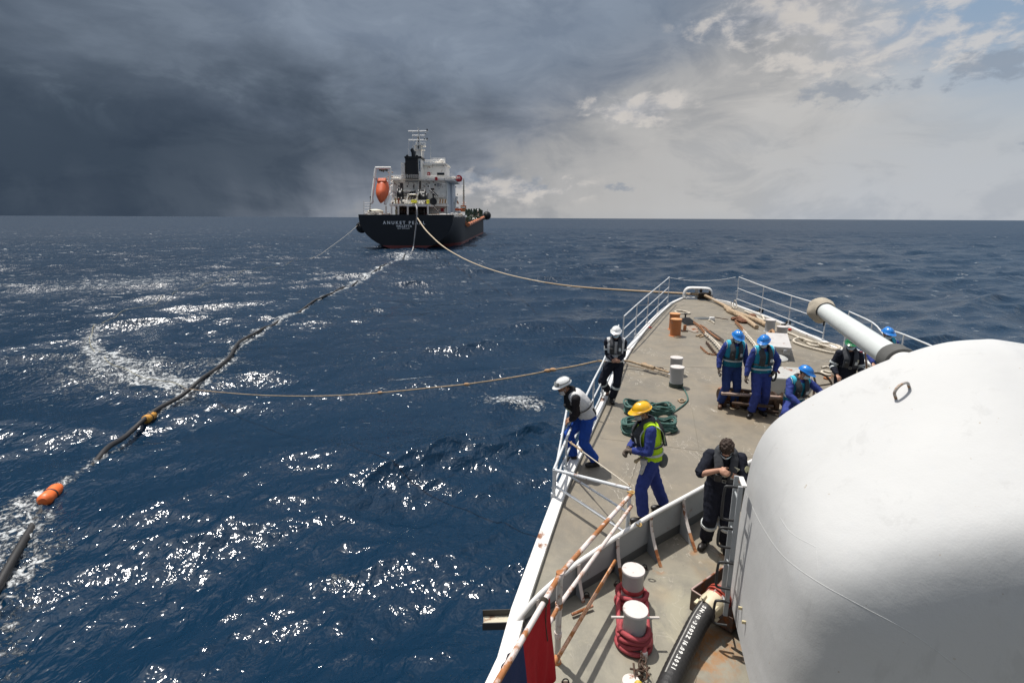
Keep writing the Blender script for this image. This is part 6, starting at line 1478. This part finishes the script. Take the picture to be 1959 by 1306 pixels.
        if outfit.get('vstripe'):
            for s in (-1, 1):
                rws = []; nn2 = []
                for q in range(26):
                    # over the shoulder, front to back
                    u_ = q/25; tt_ = .48 + .42*math.sin(PI*u_)**.55; c_, r_, f_, a_ = fr(min(.9, tt_)); A_, B2 = ab(min(.9, tt_)); fb = math.cos(PI*u_); p = c_ + r_*s*.148*S + f_*(B2*fb*1.0 + .040*fb) + a_*.045*math.sin(PI*u_)
                    rws.append([p - r_*.024, p + r_*.024]); nrm2 = (f_*fb + a_*math.sin(PI*u_)).normalized(); nn2.append([nrm2, nrm2])
                MB().shell(rws, nn2, .004).build('reflective_stripe', M_refl, g, world=False)
    # reflective arm and chest bands on plain overalls
    for (seg, fb_) in outfit.get('armbands', ()):
        for k in range(2):
            a_, b_ = (sh[k], elb[k]) if seg == 'u' else (elb[k], wr_[k]); c_ = a_.lerp(b_, fb_); dd = (b_ - a_).normalized(); MB().tube([c_ - dd*.018, c_ + dd*.018], .089*S if seg == 'u' else .072, 18).build('reflective_band', M_refl, g, world=False)
    # life jacket: collar horseshoe and waist strap
    if outfit.get('life'):
        lm_ = outfit['life']; ctr = []
        for t_, s in ((.44, -1), (.56, -1), (.70, -1), (.83, -1)):
            c_, r_, f_, a_ = fr(t_); A_, B2 = ab(t_); ctr.append(c_ - r_*.082*S + f_*(B2 + .052))
        c_, r_, f_, a_ = fr(.93); ctr.append(c_ - r_*.098*S + f_*.07*S + a_*.035); ctr.append(c_ - r_*.10*S - f_*.015*S + a_*.065); ctr.append(c_ - r_*.055*S - f_*.085*S + a_*.055)
        ctr.append(c_ - f_*.105*S + a_*.045)
        left = list(ctr); right = []
        def mirror(p, t_): c_, r_, f_, a_ = fr(t_); dd = p - c_; return p - r_*2*dd.dot(r_)
        tl_ = [.44, .56, .70, .83, .93, .93, .93]
        for p, t_ in zip(left[:-1][::-1], tl_[::-1]): right.append(mirror(p, t_))
        full = spline(left + right, 5); nF = len(full); lj = MB(); vs = []; m_ = 12
        for i, p in enumerate(full):
            tn = (full[min(i+1, nF-1)] - full[max(i-1, 0)]).normalized(); u_ = i/(nF - 1); c_ = fr(.7)[0] if (u_ < .3 or u_ > .7) else fr(.93)[0] + fr(.93)[3]*.0
            out = (p - c_); out = (out - tn*out.dot(tn)).normalized(); wv = tn.cross(out); wdt = (.062 if (u_ < .36 or u_ > .64) else .05)*S; tht = .030*S
            for q in range(m_): a = 2*PI*q/m_; vs.append(p + wv*math.cos(a)*wdt + out*math.sin(a)*tht)
        fs = [(i*m_ + k, i*m_ + (k+1) % m_, (i+1)*m_ + (k+1) % m_, (i+1)*m_ + k) for i in range(nF-1) for k in range(m_)] + [tuple(range(m_))[::-1], tuple((nF-1)*m_ + k for k in range(m_))]
        lj.add(vs, fs); link_mesh('life_jacket', remesh(lj, .011, 2, .005, 22), lm_, g, world=False)
        rws = [[p for p in ring(.44 + .035*q/2, .052)] for q in range(3)]; cc_ = fr(.44)[0]; MB().shell(rws, [[(p - cc_).normalized() for p in r_] for r_ in rws], .005).build('waist_strap', M_black, g, world=False)
        c_, r_, f_, a_ = fr(.46); A_, B2 = ab(.46); bc_ = c_ + f_*(B2 + .064); MB().tube([bc_ + r_*u_ + a_*v_ for u_, v_ in ((-.022, -.018), (.022, -.018), (.022, .018), (-.022, .018))], .0045, 5, closed=True).build('buckle', M_buckle, g, world=False)
        c_, r_, f_, a_ = fr(.66); A_, B2 = ab(.66); MB().box(c_ - r_*.085*S + f_*(B2 + .083), (.05, .012, .07), (r_, f_, a_)).build('light_pocket', M_refl, g, world=False, bevel=.004)
        MB().box(c_ + r_*.085*S + f_*(B2 + .090) - a_*.03, (.07, .035, .11), (r_, f_, a_)).build('radio_pouch', M_black, g, world=False, bevel=.01)
    # head gear
    if outfit.get('helmet'):
        hm = outfit['helmet']; tilt = R(outfit.get('tilt', 4)); fu = (hu*math.cos(tilt) - hf*math.sin(tilt)).normalized(); ff = hr_.cross(fu)*-1; ff = fu.cross(hr_); hcn = hc + hu*.042*S - hf*.006
        P2 = []; N2 = []
        for j in range(13):
            e = R(90)*j/12; row = []; nn = []
            for i in range(33):
                a = 2*PI*i/32; ca, sa2 = math.cos(a), math.sin(a); rr3 = 1 + (.10 if j == 0 else .035 if j == 1 else 0) + (.36*max(0, ca)**1.6 if j == 0 else .20*max(0, ca)**1.6 if j == 1 else 0)*1.0
                v = (hr_*sa2*.112 + ff*ca*.136)*math.cos(e)*rr3 + fu*(.118*math.sin(e) - (.012*max(0, ca)*(1 if j < 2 else 0)))
                if abs(sa2) < .25 and j > 2: v += v.normalized()*.006
                row.append(hcn + v*S); nn.append(v.normalized())
            P2.append(row); N2.append(nn)
        hg = MB().shell(P2, N2, .004).build('helmet', hm, g, world=False)
        MB().tube([hcn + ff*(.137*math.cos(a))*S + fu*(.119*math.sin(a))*S for a in np.linspace(R(22), R(168), 18)], .011, 8, sx=.5).build('ridge', hm, hg, world=False)
        MB().tube([hcn + fu*.010 + (hr_*math.sin(a)*.1165 + ff*math.cos(a)*.141)*S*1.045 + fu*.004 for a in np.linspace(0, 2*PI, 33)[:-1]], .005, 5, closed=True).build('rim', hm, hg, world=False)
        hr2 = patch(hc + hu*.02 - hf*.008, HF, (.083, .104, .09), R(75), R(285), R(-40), R(10), .01); hr2.build('hair', M_hair, g, world=False)
        if outfit.get('cup_goggles'):
            patch(hcn + fu*.0, (hr_, ff, fu), (.124, .150, .13), R(-42), R(42), R(12), R(34), .014).build('goggles', M_black, g, world=False); patch(hcn, (hr_, ff, fu), (.128, .155, .134), R(-34), R(34), R(15), R(30), .006).build('goggle_lens', mat('clear_lens', (.45, .47, .45), .12), g, world=False)
            MB().tube([hcn + fu*.045 + (hr_*math.sin(a)*.112 + ff*math.cos(a)*.137)*1.0 for a in np.linspace(0, 2*PI, 29)[:-1]], .008, 6, closed=True).build('goggle_strap', M_black, g, world=False)
    else:
        hb_ = MB(); hb_.ell(hc + hu*.038*S - hf*.016*S, (.084*S, .104*S, .098*S), HF, 18, 12)
        for k in range(70):
            th_ = rng.uniform(0, 2*PI); e = rng.uniform(-.1, 1.5); v = hr_*math.sin(th_)*math.cos(e)*.082 + hf*math.cos(th_)*math.cos(e)*.102 + hu*math.sin(e)*.098
            if hf.dot(v) > .06 and e < .7: continue
            hb_.ell(hc + hu*.038 - hf*.016 + v, rng.uniform(.012, .02), nu=7, nv=5)
        link_mesh('hair', remesh(hb_, .007, 0, .004, 90), M_hair, g, world=False)
    if outfit.get('mask', True):
        mo = -.02 if not outfit.get('chin_mask') else -.06
        patch(hc + hu*(-.048 + (mo + .02))*S + hf*.012*S, HF, (.070, .106, .060), R(-72), R(72), R(-55), R(52), .004, 18, 9).build('face_mask', outfit.get('mask_m', M_mask), g, world=False)
        for s in (-1, 1): MB().tube([hc + hr_*s*.066 + hf*.03 - hu*.045, hc + hr_*s*.082 - hf*.012 + hu*.012, hc + hr_*s*.070 + hf*.02 - hu*.075], .0022, 5).build('mask_loop', M_mask, g, world=False)
    if outfit.get('glasses', True):
        patch(hc + hu*.010*S + hf*.004, HF, (.082, .106, .10), R(-62), R(62), R(-12), R(15), .006, 20, 5).build('dark_goggles', M_lens, g, world=False)
        MB().tube([hc + hu*.016 + hr_*math.sin(a)*.083 + hf*math.cos(a)*.102 for a in np.linspace(R(62), R(298), 22)], .006, 5).build('goggle_strap', M_black, g, world=False)
    if outfit.get('moustache'): MB().tube([hc + hf*.100 - hu*.045 - hr_*.028, hc + hf*.107 - hu*.042, hc + hf*.100 - hu*.045 + hr_*.028], .007, 6).build('moustache', M_hair, g, world=False)
    for fn_ in outfit.get('extra', ()): fn_(g, dict(fr=fr, ab=ab, hip=hip, kn=knees, an=ank, sh=sh, el=elb, wr=wr_, hc=hc, HF=HF, pel=pel))
    return g
def loc(foot, face, w_):
    """world point into a person's own frame"""
    d = Vector(w_) - Vector(foot); a = R(face); return Vector((d.x*math.cos(a) - d.y*math.sin(a), d.x*math.sin(a) + d.y*math.cos(a), d.z))
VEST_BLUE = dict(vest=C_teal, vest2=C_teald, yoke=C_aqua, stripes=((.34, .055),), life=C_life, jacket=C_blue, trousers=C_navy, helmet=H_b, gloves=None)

# 1  white helmet by the rail, hands clasped
f1 = at(1172, 768)
def flap1(g, q):
    c, r, f, a = q['fr'](.62); MB().box(c + r*.1 + f*.19, (.06, .05, .12), (r, f, a)).build('radio', M_black, g, world=False, bevel=.01); MB().tube([c + r*.1 + f*.2 + a*.05, c + r*.02 + f*.22 + a*.19], .006, 6).build('radio_aerial', M_black, g, world=False)
    e = q['sh'][0].lerp(q['el'][0], .35); MB().lathe(q['sh'][1].lerp(q['el'][1], .35) + Vector((.07, .02, 0)), [(.001, 0), (.03, 0), (.03, .006), (.001, .008)], 14, axis=(1, .3, .1)).build('arm_badge', M_bt, g, world=False)
person('man in white helmet and silver vest, hands clasped, leaning back on the port rail', f1, 188,
       dict(pelvis=(0, .0, .93), neck=(0, -.06, 1.46), lf=(.02, .10, .0), rf=(.12, -.16, .10), rfup=50, lk=(-.2, 1, 0), rk=(.8, .8, 0), lh=(-.06, .21, 1.03), rh=(.04, .21, 1.03), lhd=(1, .15, -.15), rhd=(-1, .2, -.1), lhn=(0, -1, 0), rhn=(0, -1, 0), look=(.10, 1, -.20), curl=.6),
       dict(jacket=C_dark, trousers=C_dark, vest=C_wht, stripes=(), life=C_life, helmet=H_w, knee_band=True, armbands=(('u', .55),), extra=(flap1,)))
# 2  white helmet bent over the rail
f2 = at(1112, 890)
hL = at(1093, 803, 0); d = ray(1092, 804); rp2 = at(1090, 885); hw_ = CAM + d*((rp2.y - .05)/d.y)
lf2 = loc(f2, 262, at(1133, 892)); rf2 = loc(f2, 262, at(1091, 884))
hl2 = loc(f2, 262, hw_)
print('hand2', hl2, lf2, rf2)
def x2(g, q):
    c, r, f, a = q['fr'](.72); MB().box(c + r*.02 + f*.20, (.12, .08, .16), (r, f, a)).build('radio', M_black, g, world=False, bevel=.015); MB().box(c - r*.05 + f*.235, (.05, .02, .08), (r, f, a)).build('light_pocket', mat('pale_green', (.45, .55, .40), .5), g, world=False)
    c, r, f, a = q['fr'](.25); MB().box(c - r*.12 - f*.10, (.06, .07, .14), (r, f, a)).build('belt_pouch', M_black, g, world=False, bevel=.012)
person('man in white helmet, grey vest and royal blue trousers bending over the port rail', f2, 262,
       dict(pelvis=(0, -.05, .92), neck=(.0, .26, 1.35), bow=(0, -.05, .02), lf=tuple(lf2), rf=tuple(rf2 + Vector((0, 0, .02))), lk=(0, 1, 0), rk=(.1, 1, 0), lh=tuple(hl2), rh=tuple(hl2 + Vector((.10, -.02, .01))), lhd=(.1, .8, -.5), rhd=(.0, .8, -.5), le=(-.6, -.4, -.6), look=(-.15, 1, -.42), curl=1.1),
       dict(jacket=C_black, trousers=C_royal, vest=C_wht, stripes=(), life=C_lifeb, helmet=H_w, cup_goggles=True, glasses=False, moustache=True, chin_mask=True, mask=True, skin=M_skin2, mask_m=M_bt, extra=(x2,)))
# 3  yellow helmet
f3 = at(1236, 984)
lf3 = loc(f3, 268, at(1222, 1000)); rf3 = loc(f3, 268, at(1262, 976))
def x3(g, q):
    c, r, f, a = q['fr'](.10); m_ = MB().ell(c - r*.10 - f*.14 - a*.02, (.06, .08, .12), (r, f, a)); link_mesh('belt_bag', remesh(m_, .012, 2, .006, 20), mat('bag_grey', (.10, .11, .11), .8), g, world=False)
    gm = MB(); w_ = c - r*.15 + f*.15 - a*.02; hand_solid(gm, w_, Vector((0, .15, -1)), Vector((0, 1, 0)), .012, .25, 1, 1.2); gm.tube([w_ + Vector((0, 0, .07)), w_ + Vector((0, 0, -.02))], [.055, .045], 12)
    link_mesh('hanging_glove', remesh(gm, .008, 1), M_glovew, g, world=False); MB().tube([w_ + Vector((0, 0, .05)), c - r*.12 + f*.14 + a*.1], .008, 6).build('glove_clip', M_buckle, g, world=False)
    c, r, f, a = q['fr'](.22); MB().tube([c - r*.12 + f*.13, c - r*.12 + f*.24 - a*.05], .022, 10).build('tool_handle', mat('tool_tan', (.42, .32, .18), .6), g, world=False); MB().ell(c - r*.12 + f*.25 - a*.06, .03, nu=10, nv=7).build('tool_knob', mat('tool_tan', (.42, .32, .18), .6), g, world=False)
    # strap across the back
    P = []
    for u_ in np.linspace(0, 1, 12):
        c, r, f, a = q['fr'](.42 + .48*u_); A_, B2 = q['ab'](.42 + .48*u_); P.append(c - f*(B2 + .05) - r*(.13 - .20*u_))
    MB().tube(P, .03, 8, sx=.35).build('back_strap', M_black, g, world=False)
    m_ = MB(); c, r, f, a = q['fr'](.66); m_.ell(c - f*.17 + r*.02, (.12, .055, .13), (r, f, a)); link_mesh('jacket_back_pad', remesh(m_, .011, 2, .005, 20), C_lifeb, g, world=False)
person('man in yellow helmet, face mask and bright yellow vest over blue overalls, walking left', f3, 268,
       dict(pelvis=(0, .0, .95), neck=(0, .10, 1.48), lf=tuple(lf3), rf=tuple(rf3), lfd=0, rfd=0, lh=(-.07, .30, 1.06), rh=(.08, .30, 1.02), lhd=(.9, .4, -.3), rhd=(-.6, .6, -.3), le=(-.8, -.5, -.6), re=(.8, -.4, -.6), look=(-.12, 1, -.32), curl=1.0),
       dict(jacket=C_blue, trousers=C_blue, vest=C_yel, vest_low=.10, stripes=((.24, .055), (.43, .055)), vstripe=True, life=C_life, helmet=H_y, gloves=M_glove, mask_m=mat('mask_grey', (.42, .44, .45), .8), skin=M_skin2, extra=(x3,)))
# 4  bare headed man in black by the turret
f4 = at(1366, 1048)
def x4(g, q):
    c, r, f, a = q['fr'](.80); MB().box(c - r*.10 + f*.175, (.075, .012, .10), ((r + a*.5).normalized(), f, (a - r*.5).normalized())).build('cream_patch', mat('patch_cream', (.55, .53, .40), .7), g, world=False, bevel=.003)
    c, r, f, a = q['fr'](.62); MB().box(c + r*.0 + f*.165, (.16, .012, .05), ((r*.9 - a*.35).normalized(), f, (a*.9 + r*.35).normalized())).build('chest_tape', M_refl, g, world=False); MB().box(c - r*.015 + f*.178, (.06, .012, .045), ((r*.9 - a*.35).normalized(), f, (a*.9 + r*.35).normalized())).build('name_patch', MATS['patch_cream'], g, world=False)
    p = q['sh'][0].lerp(q['el'][0], .42); MB().lathe(p + Vector((-.05, .055, .02)), [(.001, 0), (.042, 0), (.042, .006), (.001, .008)], 20, axis=(-.55, .75, .3)).build('round_badge', mat('badge_cream', (.50, .48, .30), .6), g, world=False)
    p = q['wr'][0]; dd = (q['el'][0] - p).normalized(); MB().tube([p + dd*.02, p + dd*.05], .034, 16).build('wrist_watch', M_black, g, world=False)
person('bare headed dark haired man in black overalls standing beside the gun turret', f4, 196,
       dict(pelvis=(0, .0, .95), neck=(0, .12, 1.45), lf=(-.13, .02, 0), rf=(.14, .02, 0), rfd=25, lfd=-6, lh=(-.015, .31, 1.27), rh=(.075, .33, 1.30), lhd=(.35, .75, .35), rhd=(-.5, .75, .1), lhn=(.6, -.1, -.3), rhn=(-.6, -.2, -.4), le=(-.9, -.3, -.6), re=(.9, -.3, -.5), look=(.10, .62, -.80), curl=1.25),
       dict(jacket=C_dark, trousers=C_dark, short=True, life=C_life, knee_band=True, glasses=True, extra=(x4,)))
# 5, 6  two standing men in blue vests
f5 = at(1392, 778)
def torch(g, q):
    MB().tube([q['wr'][1] + Vector((.0, .05, -.10)), q['wr'][1] + Vector((.0, .12, -.13))], .022, 10).build('torch', M_black, g, world=False)
person('brown booted man in blue helmet and teal vest, left of the standing pair', f5, 184,
       dict(pelvis=(0, .0, .95), neck=(0, .05, 1.49), lf=(-.15, .02, 0), rf=(.19, .06, 0), rfd=20, lfd=-16, lh=(-.30, .03, .93), rh=(.30, .08, .90), lhn=(1, 0, 0), rhn=(-1, 0, 0), look=(-.05, 1, -.42), curl=.9),
       dict(VEST_BLUE, gloves=M_glove, boots=M_bootb, skin=M_skin3, extra=(torch,)))
f6 = at(1446, 794)
def hook6(g, q):
    c = q['hip'][0] + Vector((-.16, .04, -.02)); MB().tube([c + Vector((math.cos(a)*.05, 0, math.sin(a)*.11)) for a in np.linspace(0, 2*PI, 18)[:-1]], .022, 8, closed=True).build('belt_gloves', M_black, g, world=False); MB().tube([c + Vector((-.05, 0, .12)), c + Vector((-.10, .03, .06))], .02, 8).build('red_strap', M_red, g, world=False)
person('man in blue helmet and teal vest with one hand on his hip, looking left', f6, 180,
       dict(pelvis=(0, .0, .96), neck=(.02, .03, 1.50), lf=(-.16, -.03, 0), rf=(.18, .10, 0), rfd=38, lfd=-4, lh=(-.23, .08, .98), rh=(.33, .06, .88), lhd=(.5, .4, -.5), lhn=(1, 0, 0), rhn=(-1, 0, 0), le=(-1, -.5, 0), look=(.62, .8, -.35), curl=.9),
       dict(VEST_BLUE, jacket=C_blue, trousers=C_blue, stripes=((.26, .055), (.43, .05)), gloves=M_glove, skin=M_skin2, extra=(hook6,)))
# 7  crouching man
f7 = at(1515, 812)
person('crouching man in blue helmet and teal vest, partly hidden by the turret roof', f7, 176,
       dict(pelvis=(.0, -.05, .48), neck=(.02, .08, 1.03), lf=(-.16, .22, 0), rf=(.22, .05, 0), lk=(-.3, 1, .6), rk=(.6, 1, .4), lh=(-.33, .42, .62), rh=(.16, .40, .58), lhd=(-.4, .8, -.4), rhd=(-.6, .6, -.3), le=(-1, 0, -.2), re=(1, -.2, -.3), look=(-.55, .75, -.45), curl=.9),
       dict(VEST_BLUE, trousers=C_blue, skin=M_skin, tilt=8))
# 8  green helmet
d = ray(1628, 655); k8 = (CAMZ - (deckz(9.6) + 1.66))/-d.z; p8 = CAM + d*k8; f8 = Vector((p8.x, p8.y, deckz(p8.y)))
def x8(g, q):
    c, r, f, a = q['fr'](.74); MB().box(c - r*.085 + f*.20, (.085, .015, .07), (r, f, a)).build('cream_pocket', mat('patch_cream', (.55, .53, .40), .7), g, world=False); MB().box(q['sh'][0] + Vector((-.02, .03, .07)), (.05, .04, .02)).build('red_tab', M_red, g, world=False)
    e = q['el'][0]; 
person('man in green helmet, blue face mask and black overalls standing just beyond the turret', f8, 196,
       dict(pelvis=(0, .0, .95), neck=(0, .02, 1.47), lf=(-.13, .02, 0), rf=(.14, .02, 0), lh=(-.16, .32, 1.05), rh=(.22, .22, .98), look=(.25, 1, -.22), curl=.9),
       dict(jacket=C_dark, trousers=C_dark, life=C_life, helmet=H_g, armbands=(('u', .75), ('l', .2)), skin=M_skin, extra=(x8,)))
# 9  blue helmet beyond the barrel
d = ray(1703, 630); k9 = (CAMZ - (deckz(10.6) + 1.72))/-d.z; p9 = CAM + d*k9; f9_ = Vector((p9.x, p9.y, deckz(p9.y)))
person('man in blue helmet and teal vest standing behind the gun barrel at the starboard side', f9_, 205,
       dict(pelvis=(0, .0, .95), neck=(.06, .02, 1.47), lf=(-.13, .02, 0), rf=(.14, .02, 0), lh=(-.16, .32, 1.0), rh=(.25, .26, .95), look=(-.45, 1, -.25), curl=.9),
       dict(VEST_BLUE, glasses=True))
# boat hook pole held upright by the green helmet
tag(MB().tube([P3(1662, 745, .4), P3(1655, 672, 1.72)], .016, 8).build('wooden_pole', mat('pole_brown', (.18, .10, .07), .6)), 'thin brown pole upright between the green helmet and the gun barrel', 'pole')
